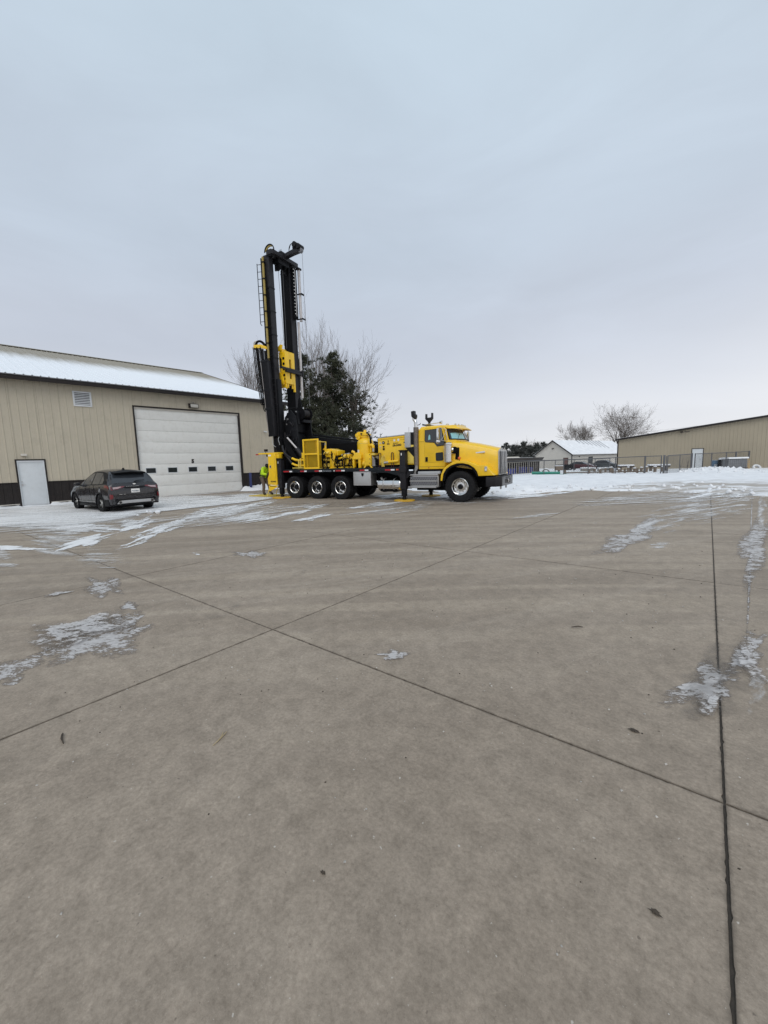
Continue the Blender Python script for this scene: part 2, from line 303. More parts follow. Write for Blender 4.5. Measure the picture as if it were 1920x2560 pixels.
# ------------------------------------------------------------------ mesh builder
I4 = Matrix.Identity(4)
class MB:
    def __init__(s): s.v = []; s.f = []
    def add(s, vs, fs, M=None):
        o = len(s.v)
        s.v += [tuple(M @ Vector(p)) for p in vs] if M is not None else [tuple(p) for p in vs]
        s.f += [tuple(i+o for i in f) for f in fs]; return s
    def box(s, x0, x1, y0, y1, z0, z1, M=None):
        vs = [(x, y, z) for x in (x0, x1) for y in (y0, y1) for z in (z0, z1)]
        return s.add(vs, [(0, 1, 3, 2), (4, 6, 7, 5), (0, 4, 5, 1), (2, 3, 7, 6), (0, 2, 6, 4), (1, 5, 7, 3)], M)
    def prism(s, pts, a0, a1, axis='y', M=None):
        n = len(pts); f = {'y': lambda p, a: (p[0], a, p[1]), 'x': lambda p, a: (a, p[0], p[1]), 'z': lambda p, a: (p[0], p[1], a)}[axis]
        vs = [f(p, a0) for p in pts] + [f(p, a1) for p in pts]
        fs = [tuple(range(n)), tuple(range(2*n-1, n-1, -1))] + [(i, (i+1) % n, n+(i+1) % n, n+i) for i in range(n)]
        return s.add(vs, fs, M)
    def tube(s, path, r, n=8, caps=True, M=None):
        P = [Vector(p) for p in path]; rs = r if isinstance(r, (list, tuple)) else [r]*len(P)
        vs = []; fs = []; prev = None
        for i, p in enumerate(P):
            d = (P[min(i+1, len(P)-1)] - P[max(i-1, 0)])
            if d.length < 1e-9: d = Vector((0, 0, 1))
            d.normalize()
            if prev is None:
                u = d.orthogonal().normalized()
            else:
                u = prev - d*prev.dot(d); u = u.normalized() if u.length > 1e-6 else d.orthogonal().normalized()
            prev = u; w = d.cross(u)
            for k in range(n):
                a = 2*math.pi*k/n; vs.append(p + (u*math.cos(a)+w*math.sin(a))*rs[i])
        for i in range(len(P)-1):
            for k in range(n):
                a, b2 = i*n+k, i*n+(k+1) % n; fs.append((a, b2, b2+n, a+n))
        if caps: fs.append(tuple(range(n-1, -1, -1))); fs.append(tuple(range((len(P)-1)*n, len(P)*n)))
        return s.add(vs, fs, M)
    def lathe(s, prof, n=24, M=None, close=False):
        # prof: (radius, height) about local z
        vs = []; fs = []
        for r, z in prof:
            for k in range(n):
                a = 2*math.pi*k/n; vs.append((r*math.cos(a), r*math.sin(a), z))
        m = len(prof)
        for i in range(m-1 if not close else m):
            j = (i+1) % m
            for k in range(n): fs.append((i*n+k, i*n+(k+1) % n, j*n+(k+1) % n, j*n+k))
        if not close:
            if prof[0][0] > 1e-6: fs.append(tuple(range(n-1, -1, -1)))
            if prof[-1][0] > 1e-6: fs.append(tuple(range((m-1)*n, m*n)))
        return s.add(vs, fs, M)
    def grid(s, rows, M=None):
        n = len(rows[0]); vs = [p for r in rows for p in r]; fs = []
        for i in range(len(rows)-1):
            for j in range(n-1): fs.append((i*n+j, i*n+j+1, (i+1)*n+j+1, (i+1)*n+j))
        return s.add(vs, fs, M)
    def mesh(s, name, smooth=True, bevel=0.0, seg=2, ang=35, clean=True):
        me = bpy.data.meshes.new(name); me.from_pydata(s.v, [], s.f)
        bm = bmesh.new(); bm.from_mesh(me)
        if clean:
            bmesh.ops.remove_doubles(bm, verts=bm.verts, dist=1e-5)
            bmesh.ops.recalc_face_normals(bm, faces=bm.faces)
        if bevel > 0:
            es = [e for e in bm.edges if len(e.link_faces) == 2 and e.calc_face_angle(0) > R(25)]
            bmesh.ops.bevel(bm, geom=es, offset=bevel, segments=seg, affect='EDGES', profile=0.6, clamp_overlap=True)
        if smooth:
            for f in bm.faces: f.smooth = True
            for e in bm.edges:
                if len(e.link_faces) != 2 or e.calc_face_angle(0) > R(ang): e.smooth = False
        bm.to_mesh(me); bm.free(); return me

def link(name, data, parent=None, loc=None, rot=None, label=None, cat=None, group=None, kind=None):
    o = bpy.data.objects.new(name, data); col.objects.link(o)
    if parent is not None: o.parent = parent
    if loc is not None: o.location = loc
    if rot is not None: o.rotation_euler = rot
    if label: o['label'] = label
    if cat: o['category'] = cat
    if group: o['group'] = group
    if kind: o['kind'] = kind
    return o
def P(name, mb, mat, parent=None, bevel=0.0, seg=2, smooth=True, ang=35, clean=True, **kw):
    me = mb.mesh(name, smooth, bevel, seg, ang, clean) if isinstance(mb, MB) else mb
    if mat is not None and not me.materials: me.materials.append(mat)
    return link(name, me, parent, **kw)
def rot_to(p, d):
    # matrix placing local z along d at p
    d = Vector(d).normalized(); q = Vector((0, 0, 1)).rotation_difference(d)
    m = q.to_matrix().to_4x4(); m.translation = p; return m
def cyl(mb, p0, p1, r, n=16, r2=None):
    return mb.tube([p0, p1], [r, r if r2 is None else r2], n)
def text_mesh(name, s, size, mat, parent, origin, right, up, bold=0.0, depth=0.002, align='LEFT', shear=0.0, sx=1.0, **kw):
    cu = bpy.data.curves.new(name, 'FONT'); cu.body = s; cu.size = size; cu.extrude = depth; cu.offset = bold
    cu.align_x = align; cu.shear = shear; cu.resolution_u = 2
    tmp = bpy.data.objects.new(name, cu); col.objects.link(tmp)
    me = bpy.data.meshes.new_from_object(tmp.evaluated_get(bpy.context.evaluated_depsgraph_get()))
    bpy.data.objects.remove(tmp); me.name = name
    me.materials.clear(); me.materials.append(mat)
    x = Vector(right).normalized(); y = Vector(up).normalized(); z = x.cross(y)
    m = Matrix((x*sx, y, z)).transposed().to_4x4(); m.translation = origin
    me.transform(m)
    return link(name, me, parent, **kw)
def eval_mesh(o):
    return bpy.data.meshes.new_from_object(o.evaluated_get(bpy.context.evaluated_depsgraph_get()))
def bez(p0, p1, p2, p3, n=12):
    p0, p1, p2, p3 = map(Vector, (p0, p1, p2, p3)); o = []
    for i in range(n+1):
        t = i/n; o.append(p0*(1-t)**3 + p1*3*t*(1-t)**2 + p2*3*t*t*(1-t) + p3*t**3)
    return o
def copy_tree(o, parent=None, **kw):
    c = o.copy(); col.objects.link(c); c.parent = parent
    for ch in list(o.children): copy_tree(ch, c)
    for k, v in kw.items(): c[k] = v
    return c
def fbm(x, y, z=0.0, o=4):
    return mnoise.fractal(Vector((x, y, z)), 1.0, 2.0, o)
FILMS = [
('ice',-4.61,1.21,1.51,[(0.49,-0.03),(0.48,-0.16),(0.34,-0.24),(0.24,-0.31),(0.22,-0.49),(0.13,-0.7),(-0.03,-0.7),(-0.14,-0.51),(-0.17,-0.34),(-0.26,-0.37),(-0.42,-0.43),(-0.5,-0.36),(-0.47,-0.23),(-0.44,-0.13),(-0.49,-0.03),(-0.51,0.08),(-0.41,0.18),(-0.29,0.23),(-0.24,0.34),(-0.17,0.56),(-0.03,0.69),(0.12,0.64),(0.24,0.57),(0.41,0.6),(0.57,0.57),(0.54,0.36),(0.4,0.16),(0.38,0.06)]),
('ice',-4.48,0.55,1.65,[(0.21,-0.01),(0.21,-0.08),(0.15,-0.13),(0.08,-0.13),(0.04,-0.14),(0.02,-0.22),(-0.03,-0.33),(-0.09,-0.36),(-0.13,-0.31),(-0.15,-0.24),(-0.18,-0.21),(-0.23,-0.19),(-0.26,-0.14),(-0.23,-0.07),(-0.17,-0.01),(-0.12,0.03),(-0.11,0.06),(-0.11,0.13),(-0.1,0.23),(-0.06,0.34),(0.01,0.37),(0.07,0.32),(0.1,0.25),(0.14,0.24),(0.22,0.25),(0.26,0.21),(0.24,0.12),(0.21,0.05)]),
('ice',-6.63,1.85,0.3,[(0.42,-0.02),(0.59,-0.09),(0.67,-0.17),(0.58,-0.19),(0.42,-0.17),(0.38,-0.18),(0.5,-0.28),(0.56,-0.38),(0.48,-0.4),(0.32,-0.36),(0.16,-0.32),(-0.02,-0.27),(-0.19,-0.19),(-0.26,-0.08),(-0.23,-0.02),(-0.31,0.03),(-0.59,0.13),(-0.86,0.27),(-0.83,0.32),(-0.58,0.27),(-0.41,0.23),(-0.42,0.29),(-0.45,0.38),(-0.35,0.42),(-0.14,0.36),(0.07,0.24),(0.2,0.12),(0.29,0.05)]),
('ice',-5.4,1.75,0.72,[(0.14,-0.0),(0.13,-0.03),(0.12,-0.05),(0.14,-0.09),(0.18,-0.14),(0.17,-0.18),(0.11,-0.15),(0.06,-0.11),(0.04,-0.11),(0.02,-0.14),(-0.02,-0.15),(-0.06,-0.11),(-0.08,-0.07),(-0.11,-0.04),(-0.13,-0.0),(-0.12,0.03),(-0.09,0.04),(-0.1,0.06),(-0.14,0.11),(-0.17,0.17),(-0.15,0.2),(-0.1,0.19),(-0.06,0.17),(-0.02,0.15),(0.02,0.11),(0.04,0.07),(0.07,0.05),(0.11,0.03)]),
('ice',-6.61,4.23,0.37,[(0.37,-0.0),(0.42,-0.06),(0.45,-0.12),(0.38,-0.14),(0.3,-0.16),(0.3,-0.21),(0.3,-0.28),(0.21,-0.29),(0.09,-0.22),(0.0,-0.17),(-0.09,-0.19),(-0.23,-0.2),(-0.36,-0.15),(-0.39,-0.07),(-0.41,-0.0),(-0.5,0.06),(-0.52,0.13),(-0.36,0.13),(-0.18,0.09),(-0.17,0.12),(-0.26,0.25),(-0.25,0.35),(-0.12,0.33),(0.01,0.25),(0.11,0.2),(0.23,0.18),(0.32,0.12),(0.35,0.05)]),
('snow',-7.59,3.66,0.55,[(0.11,-0.0),(0.13,-0.03),(0.15,-0.06),(0.16,-0.1),(0.15,-0.12),(0.13,-0.13),(0.1,-0.12),(0.08,-0.12),(0.05,-0.11),(0.02,-0.08),(-0.0,-0.05),(-0.02,-0.05),(-0.07,-0.06),(-0.13,-0.05),(-0.15,-0.0),(-0.11,0.03),(-0.1,0.04),(-0.13,0.08),(-0.16,0.13),(-0.14,0.14),(-0.09,0.11),(-0.06,0.1),(-0.05,0.12),(-0.03,0.12),(0.0,0.09),(0.02,0.06),(0.05,0.04),(0.08,0.03)]),
('ice',-2.01,2.61,0.62,[(0.15,-0.0),(0.13,-0.02),(0.1,-0.03),(0.09,-0.04),(0.09,-0.06),(0.07,-0.08),(0.04,-0.09),(0.0,-0.1),(-0.05,-0.11),(-0.09,-0.1),(-0.11,-0.07),(-0.09,-0.04),(-0.07,-0.02),(-0.12,-0.01),(-0.19,-0.0),(-0.2,0.02),(-0.15,0.03),(-0.09,0.04),(-0.08,0.05),(-0.08,0.08),(-0.05,0.11),(-0.0,0.1),(0.03,0.08),(0.06,0.07),(0.11,0.07),(0.15,0.06),(0.17,0.04),(0.17,0.02)]),
('ice',0.07,3.53,0.96,[(0.23,-0.01),(0.14,-0.05),(0.1,-0.1),(0.02,-0.17),(-0.09,-0.19),(-0.16,-0.18),(-0.22,-0.19),(-0.31,-0.21),(-0.37,-0.21),(-0.35,-0.17),(-0.33,-0.13),(-0.4,-0.13),(-0.53,-0.13),(-0.57,-0.09),(-0.47,-0.01),(-0.29,0.05),(-0.13,0.06),(-0.05,0.07),(0.01,0.09),(0.1,0.16),(0.26,0.24),(0.4,0.29),(0.43,0.25),(0.41,0.2),(0.48,0.19),(0.61,0.19),(0.63,0.14),(0.44,0.05)]),
('ice',0.32,4.24,1.25,[(0.45,-0.01),(0.24,-0.02),(0.21,-0.04),(0.19,-0.08),(0.04,-0.11),(-0.14,-0.12),(-0.29,-0.11),(-0.42,-0.11),(-0.55,-0.11),(-0.6,-0.09),(-0.57,-0.07),(-0.59,-0.06),(-0.68,-0.05),(-0.71,-0.03),(-0.59,-0.01),(-0.4,0.01),(-0.28,0.02),(-0.21,0.04),(-0.11,0.07),(0.04,0.09),(0.25,0.13),(0.53,0.16),(0.75,0.16),(0.73,0.12),(0.6,0.08),(0.62,0.06),(0.76,0.05),(0.72,0.02)]),
('wet',0.14,3.65,0.94,[(0.38,-0.04),(0.28,-0.14),(0.11,-0.22),(-0.06,-0.28),(-0.21,-0.34),(-0.36,-0.39),(-0.46,-0.38),(-0.48,-0.33),(-0.51,-0.31),(-0.67,-0.35),(-0.86,-0.38),(-0.89,-0.33),(-0.73,-0.21),(-0.54,-0.11),(-0.46,-0.04),(-0.41,0.04),(-0.27,0.14),(-0.09,0.19),(0.04,0.2),(0.2,0.28),(0.48,0.44),(0.83,0.6),(1.09,0.65),(1.13,0.57),(0.95,0.39),(0.66,0.21),(0.45,0.09),(0.38,0.03)]),
('thin',0.34,3.59,1.27,[(0.34,-0.01),(0.22,-0.02),(0.12,-0.04),(0.02,-0.07),(-0.11,-0.09),(-0.23,-0.1),(-0.3,-0.09),(-0.35,-0.08),(-0.42,-0.08),(-0.5,-0.08),(-0.5,-0.07),(-0.44,-0.05),(-0.4,-0.04),(-0.41,-0.02),(-0.4,-0.01),(-0.32,0.02),(-0.19,0.03),(-0.07,0.05),(0.03,0.06),(0.16,0.08),(0.31,0.1),(0.46,0.12),(0.56,0.11),(0.58,0.1),(0.52,0.07),(0.46,0.05),(0.45,0.03),(0.42,0.02)]),
('ice',0.6,8.39,1.5,[(3.6,-0.01),(0.9,-0.02),(-0.93,-0.02),(-1.82,-0.03),(-2.43,-0.03),(-2.8,-0.03),(-2.95,-0.02),(-3.31,-0.03),(-3.98,-0.03),(-4.49,-0.03),(-4.6,-0.03),(-4.47,-0.02),(-4.28,-0.02),(-4.01,-0.02),(-3.47,-0.01),(-2.81,-0.01),(-2.32,-0.0),(-1.77,0.0),(-0.9,0.01),(-0.22,0.01),(0.26,0.01),(2.5,0.03),(10.51,0.09),(19.0,0.13),(7.66,0.04),(1.91,0.01),(1.58,0.0),(3.64,0.0)]),
('ice',0.73,9.54,1.4,[(1.29,-0.05),(0.36,-0.11),(-0.21,-0.17),(-0.93,-0.25),(-1.7,-0.3),(-2.18,-0.3),(-2.4,-0.28),(-2.65,-0.27),(-3.02,-0.28),(-3.35,-0.28),(-3.41,-0.25),(-3.08,-0.2),(-2.37,-0.13),(-1.64,-0.08),(-1.4,-0.05),(-1.48,-0.0),(-1.15,0.11),(-0.13,0.24),(0.97,0.31),(1.56,0.29),(2.3,0.32),(3.74,0.42),(4.66,0.45),(3.86,0.32),(2.94,0.2),(3.13,0.17),(3.55,0.14),(2.73,0.04)]),
('thin',1.31,16.11,1.47,[(3.77,-0.06),(0.26,-0.13),(-2.55,-0.16),(-4.03,-0.16),(-5.11,-0.17),(-6.31,-0.19),(-7.22,-0.2),(-7.52,-0.19),(-7.51,-0.18),(-7.62,-0.17),(-7.77,-0.16),(-7.59,-0.14),(-7.05,-0.12),(-6.42,-0.09),(-5.73,-0.06),(-4.67,-0.02),(-3.11,0.02),(-1.22,0.07),(1.25,0.13),(5.11,0.23),(10.24,0.35),(14.14,0.41),(15.15,0.38),(13.77,0.3),(10.31,0.19),(6.79,0.1),(5.33,0.04),(5.31,0.0)]),
('ice',-1.15,9.42,1.36,[(1.38,-0.03),(0.89,-0.12),(0.63,-0.2),(0.34,-0.33),(-0.15,-0.4),(-0.55,-0.37),(-0.75,-0.3),(-1.06,-0.33),(-1.6,-0.41),(-1.95,-0.41),(-1.92,-0.33),(-1.86,-0.25),(-2.08,-0.21),(-2.21,-0.14),(-1.88,-0.03),(-1.29,0.04),(-0.96,0.11),(-0.77,0.24),(-0.32,0.36),(0.11,0.32),(0.17,0.17),(0.38,0.19),(1.47,0.43),(3.08,0.68),(3.65,0.63),(3.0,0.39),(2.33,0.21),(1.9,0.08)]),
('thin',-0.84,11.39,1.27,[(1.84,-0.06),(0.98,-0.18),(0.53,-0.29),(0.17,-0.45),(-0.37,-0.6),(-0.91,-0.66),(-1.3,-0.64),(-1.61,-0.61),(-1.88,-0.58),(-2.06,-0.53),(-2.21,-0.48),(-2.42,-0.42),(-2.54,-0.33),(-2.34,-0.2),(-1.86,-0.06),(-1.42,0.07),(-1.12,0.21),(-0.7,0.38),(-0.12,0.51),(0.4,0.53),(0.9,0.58),(1.68,0.73),(2.55,0.85),(2.81,0.75),(2.59,0.55),(2.65,0.43),(2.99,0.34),(2.77,0.15)]),
('thin',0.02,15.8,1.19,[(3.4,-0.21),(2.01,-0.53),(1.14,-0.88),(0.03,-1.22),(-1.23,-1.44),(-2.33,-1.52),(-3.23,-1.54),(-3.91,-1.5),(-4.29,-1.37),(-4.42,-1.2),(-4.54,-1.04),(-4.72,-0.9),(-4.8,-0.72),(-4.67,-0.49),(-4.42,-0.21),(-3.95,0.13),(-3.07,0.52),(-1.81,0.86),(-0.44,1.15),(1.09,1.51),(2.99,1.94),(4.48,2.03),(4.55,1.61),(4.33,1.21),(5.56,1.23),(7.91,1.34),(8.38,0.97),(5.97,0.28)]),
('thin',-0.6,8.79,0.77,[(0.24,-0.01),(0.19,-0.07),(0.12,-0.13),(0.04,-0.17),(-0.03,-0.2),(-0.1,-0.25),(-0.2,-0.32),(-0.3,-0.36),(-0.34,-0.33),(-0.33,-0.27),(-0.33,-0.22),(-0.36,-0.19),(-0.37,-0.15),(-0.35,-0.08),(-0.28,-0.01),(-0.21,0.06),(-0.13,0.12),(-0.05,0.17),(0.02,0.2),(0.09,0.24),(0.18,0.29),(0.27,0.33),(0.35,0.34),(0.4,0.32),(0.42,0.28),(0.41,0.21),(0.36,0.13),(0.3,0.06)]),
('snow',-15.16,3.44,0.36,[(2.64,-0.1),(3.25,-0.4),(3.57,-0.7),(3.28,-0.87),(2.66,-0.9),(2.34,-0.97),(2.32,-1.18),(2.03,-1.31),(1.35,-1.18),(0.71,-0.97),(0.17,-0.94),(-0.59,-0.95),(-1.36,-0.72),(-1.46,-0.34),(-1.28,-0.1),(-2.14,0.14),(-4.22,0.71),(-5.57,1.39),(-4.5,1.47),(-2.71,1.13),(-1.95,1.05),(-1.8,1.31),(-1.27,1.4),(-0.38,1.13),(0.35,0.79),(0.93,0.58),(1.53,0.39),(2.09,0.16)]),
('thin',-11.98,2.59,0.32,[(1.76,-0.15),(1.99,-0.41),(2.06,-0.6),(2.07,-0.74),(2.2,-0.91),(2.42,-1.13),(2.48,-1.31),(2.25,-1.36),(1.86,-1.3),(1.45,-1.22),(0.99,-1.12),(0.44,-0.92),(-0.09,-0.66),(-0.6,-0.41),(-1.29,-0.15),(-2.16,0.22),(-2.69,0.6),(-2.61,0.8),(-2.49,0.95),(-2.8,1.27),(-3.11,1.65),(-2.72,1.69),(-1.86,1.41),(-1.14,1.15),(-0.59,1.04),(0.06,0.87),(0.77,0.55),(1.36,0.18)]),
('snow',-11.32,2.91,2.23,[(1.43,-0.02),(1.29,-0.24),(0.65,-0.34),(0.18,-0.32),(-0.05,-0.42),(-0.39,-0.67),(-0.78,-0.77),(-0.84,-0.58),(-0.62,-0.33),(-0.68,-0.29),(-1.14,-0.4),(-1.48,-0.41),(-1.42,-0.29),(-1.21,-0.15),(-1.1,-0.02),(-0.97,0.11),(-0.68,0.22),(-0.38,0.28),(-0.14,0.39),(0.18,0.58),(0.59,0.73),(0.84,0.68),(0.94,0.57),(1.16,0.55),(1.36,0.51),(1.22,0.34),(0.95,0.18),(1.08,0.11)]),
('snow',-13.27,4.72,2.34,[(1.24,-0.04),(1.01,-0.24),(0.47,-0.39),(-0.03,-0.49),(-0.49,-0.63),(-1.01,-0.79),(-1.39,-0.8),(-1.48,-0.69),(-1.54,-0.61),(-1.78,-0.6),(-1.98,-0.56),(-1.86,-0.44),(-1.55,-0.28),(-1.32,-0.16),(-1.12,-0.04),(-0.84,0.07),(-0.55,0.19),(-0.26,0.4),(0.35,0.8),(1.25,1.15),(1.64,1.05),(1.2,0.61),(0.94,0.4),(1.58,0.54),(2.43,0.69),(2.32,0.52),(1.57,0.25),(1.22,0.09)]),
('snow',-11.21,4.48,2.35,[(1.88,-0.03),(1.77,-0.15),(1.79,-0.33),(1.17,-0.47),(0.2,-0.43),(-0.35,-0.28),(-0.58,-0.24),(-1.14,-0.39),(-1.95,-0.52),(-2.41,-0.5),(-2.43,-0.39),(-2.45,-0.3),(-2.64,-0.23),(-2.59,-0.13),(-2.01,-0.03),(-1.29,0.03),(-1.06,0.07),(-1.11,0.21),(-0.86,0.38),(-0.25,0.49),(0.33,0.48),(0.82,0.47),(1.43,0.5),(2.15,0.52),(2.77,0.49),(3.17,0.41),(3.12,0.26),(2.5,0.1)]),
('snow',-11.72,1.76,0.41,[(1.36,-0.0),(1.29,-0.07),(0.96,-0.1),(0.73,-0.11),(0.7,-0.15),(0.69,-0.2),(0.56,-0.22),(0.4,-0.24),(0.2,-0.27),(-0.07,-0.29),(-0.36,-0.24),(-0.5,-0.16),(-0.57,-0.09),(-0.74,-0.05),(-1.04,-0.0),(-1.25,0.06),(-1.28,0.13),(-1.18,0.18),(-0.99,0.21),(-0.72,0.21),(-0.47,0.2),(-0.31,0.21),(-0.15,0.25),(0.11,0.26),(0.36,0.2),(0.5,0.14),(0.71,0.1),(1.08,0.06)]),
('thin',-10.7,1.28,0.56,[(0.68,-0.11),(1.03,-0.41),(1.19,-0.62),(1.22,-0.75),(1.34,-0.9),(1.49,-1.08),(1.49,-1.16),(1.34,-1.11),(1.18,-1.06),(1.07,-1.04),(0.89,-0.97),(0.6,-0.79),(0.3,-0.57),(-0.01,-0.36),(-0.36,-0.11),(-0.66,0.15),(-0.84,0.37),(-1.12,0.62),(-1.7,1.09),(-2.26,1.6),(-2.17,1.68),(-1.62,1.36),(-1.21,1.11),(-1.03,1.06),(-0.76,0.92),(-0.36,0.61),(-0.01,0.33),(0.29,0.14)]),
('snow',-14.02,8.01,1.9,[(3.47,-0.09),(2.69,-0.37),(1.62,-0.52),(0.79,-0.59),(0.41,-0.83),(-0.15,-1.28),(-1.12,-1.54),(-1.88,-1.39),(-2.14,-1.06),(-2.47,-0.92),(-3.26,-0.93),(-3.85,-0.83),(-3.6,-0.54),(-2.72,-0.26),(-2.14,-0.09),(-2.21,0.07),(-2.25,0.3),(-1.91,0.53),(-1.38,0.78),(-0.7,1.14),(0.36,1.53),(1.49,1.62),(2.07,1.33),(2.44,1.07),(3.33,1.03),(4.41,0.95),(4.62,0.64),(4.07,0.25)]),
('snow',-11.71,7.44,1.72,[(1.54,-0.03),(0.95,-0.17),(0.6,-0.25),(0.53,-0.43),(0.35,-0.68),(-0.04,-0.82),(-0.44,-0.85),(-0.79,-0.83),(-1.08,-0.78),(-1.19,-0.64),(-1.09,-0.45),(-1.06,-0.33),(-1.29,-0.28),(-1.54,-0.19),(-1.55,-0.03),(-1.33,0.13),(-1.05,0.27),(-0.75,0.39),(-0.4,0.44),(-0.12,0.44),(0.18,0.59),(0.77,0.95),(1.56,1.22),(1.83,1.03),(1.36,0.57),(1.01,0.3),(1.3,0.25),(1.73,0.16)]),
('snow',-10.82,8.12,1.75,[(1.88,-0.01),(1.57,-0.12),(1.48,-0.25),(1.21,-0.39),(0.63,-0.42),(0.12,-0.35),(-0.19,-0.32),(-0.54,-0.4),(-1.03,-0.49),(-1.38,-0.46),(-1.4,-0.33),(-1.25,-0.21),(-1.16,-0.13),(-1.2,-0.07),(-1.39,-0.01),(-1.66,0.1),(-1.75,0.25),(-1.43,0.38),(-0.83,0.4),(-0.33,0.34),(-0.01,0.35),(0.38,0.44),(0.8,0.47),(0.96,0.37),(0.98,0.27),(1.34,0.25),(1.97,0.23),(2.2,0.13)]),
('snow',-9.44,8.3,1.73,[(0.94,-0.01),(1.13,-0.1),(1.03,-0.22),(0.62,-0.26),(0.26,-0.26),(0.03,-0.32),(-0.28,-0.44),(-0.64,-0.49),(-0.84,-0.42),(-0.87,-0.31),(-0.93,-0.25),(-1.03,-0.2),(-0.96,-0.13),(-0.76,-0.06),(-0.78,-0.01),(-1.07,0.08),(-1.19,0.21),(-0.9,0.32),(-0.44,0.31),(-0.12,0.27),(0.11,0.3),(0.42,0.38),(0.76,0.42),(1.03,0.39),(1.22,0.34),(1.28,0.25),(1.1,0.14),(0.89,0.06)]),
('snow',-11.74,10.43,1.61,[(0.7,-0.01),(0.52,-0.13),(0.36,-0.25),(0.17,-0.35),(-0.02,-0.4),(-0.17,-0.41),(-0.31,-0.42),(-0.44,-0.44),(-0.6,-0.47),(-0.83,-0.53),(-1.05,-0.54),(-1.04,-0.41),(-0.74,-0.21),(-0.41,-0.07),(-0.39,-0.01),(-0.56,0.11),(-0.56,0.32),(-0.31,0.48),(-0.03,0.46),(0.12,0.39),(0.27,0.41),(0.44,0.47),(0.55,0.44),(0.59,0.38),(0.73,0.38),(0.98,0.38),(1.08,0.3),(0.94,0.14)]),
('thin',-8.74,2.46,0.56,[(0.82,-0.07),(0.98,-0.29),(0.92,-0.42),(0.81,-0.48),(0.87,-0.61),(1.01,-0.83),(1.01,-0.97),(0.83,-0.95),(0.61,-0.85),(0.44,-0.79),(0.25,-0.74),(0.03,-0.63),(-0.2,-0.46),(-0.43,-0.27),(-0.64,-0.07),(-0.76,0.13),(-0.78,0.28),(-0.87,0.45),(-1.13,0.75),(-1.37,1.09),(-1.26,1.2),(-0.91,1.04),(-0.61,0.88),(-0.41,0.84),(-0.17,0.76),(0.1,0.55),(0.32,0.32),(0.55,0.14)]),
('ice',-6.76,1.34,1.65,[(0.14,-0.0),(0.19,-0.04),(0.19,-0.08),(0.12,-0.09),(0.05,-0.07),(0.02,-0.07),(-0.0,-0.1),(-0.04,-0.12),(-0.07,-0.11),(-0.08,-0.09),(-0.11,-0.08),(-0.15,-0.07),(-0.17,-0.05),(-0.15,-0.02),(-0.13,-0.0),(-0.13,0.02),(-0.12,0.05),(-0.09,0.07),(-0.06,0.08),(-0.04,0.1),(-0.0,0.13),(0.04,0.14),(0.07,0.11),(0.08,0.09),(0.1,0.08),(0.12,0.06),(0.11,0.03),(0.1,0.02)]),
('snow',-9.89,12.05,1.33,[(1.64,-0.02),(1.18,-0.18),(1.03,-0.36),(0.87,-0.58),(0.48,-0.71),(0.06,-0.67),(-0.23,-0.59),(-0.47,-0.58),(-0.72,-0.58),(-0.92,-0.54),(-1.09,-0.48),(-1.39,-0.44),(-1.76,-0.38),(-1.94,-0.23),(-1.78,-0.02),(-1.36,0.15),(-0.93,0.25),(-0.6,0.31),(-0.4,0.41),(-0.18,0.64),(0.24,0.94),(0.76,1.08),(0.96,0.84),(0.75,0.46),(0.66,0.3),(1.16,0.37),(1.91,0.4),(2.1,0.22)]),
('thin',-8.39,11.05,1.31,[(2.11,-0.06),(1.64,-0.28),(1.38,-0.51),(1.17,-0.8),(0.73,-1.09),(0.09,-1.21),(-0.49,-1.16),(-0.96,-1.1),(-1.42,-1.08),(-1.81,-1.01),(-1.97,-0.82),(-1.96,-0.6),(-2.09,-0.45),(-2.39,-0.29),(-2.52,-0.06),(-2.23,0.19),(-1.72,0.38),(-1.3,0.57),(-0.94,0.84),(-0.42,1.12),(0.24,1.26),(0.83,1.23),(1.37,1.17),(1.93,1.13),(2.47,1.03),(2.8,0.83),(2.85,0.54),(2.6,0.22)]),
('thin',-3.71,11.67,0.95,[(0.82,-0.01),(0.72,-0.11),(0.64,-0.21),(0.48,-0.31),(0.27,-0.37),(0.06,-0.4),(-0.13,-0.4),(-0.28,-0.37),(-0.37,-0.31),(-0.46,-0.28),(-0.69,-0.31),(-0.99,-0.32),(-1.14,-0.25),(-1.02,-0.12),(-0.81,-0.01),(-0.7,0.08),(-0.64,0.18),(-0.49,0.28),(-0.28,0.32),(-0.08,0.34),(0.1,0.39),(0.32,0.44),(0.51,0.44),(0.62,0.38),(0.73,0.32),(0.89,0.28),(0.99,0.2),(0.94,0.1)]),
('thin',-2.09,10.93,0.99,[(0.42,-0.0),(0.3,-0.05),(0.26,-0.09),(0.21,-0.16),(0.1,-0.21),(-0.02,-0.21),(-0.12,-0.2),(-0.21,-0.21),(-0.35,-0.24),(-0.48,-0.24),(-0.55,-0.22),(-0.56,-0.16),(-0.53,-0.11),(-0.48,-0.05),(-0.41,-0.0),(-0.35,0.04),(-0.29,0.09),(-0.21,0.14),(-0.1,0.17),(0.01,0.2),(0.13,0.24),(0.27,0.27),(0.39,0.27),(0.43,0.22),(0.45,0.18),(0.53,0.15),(0.6,0.12),(0.56,0.06)]),
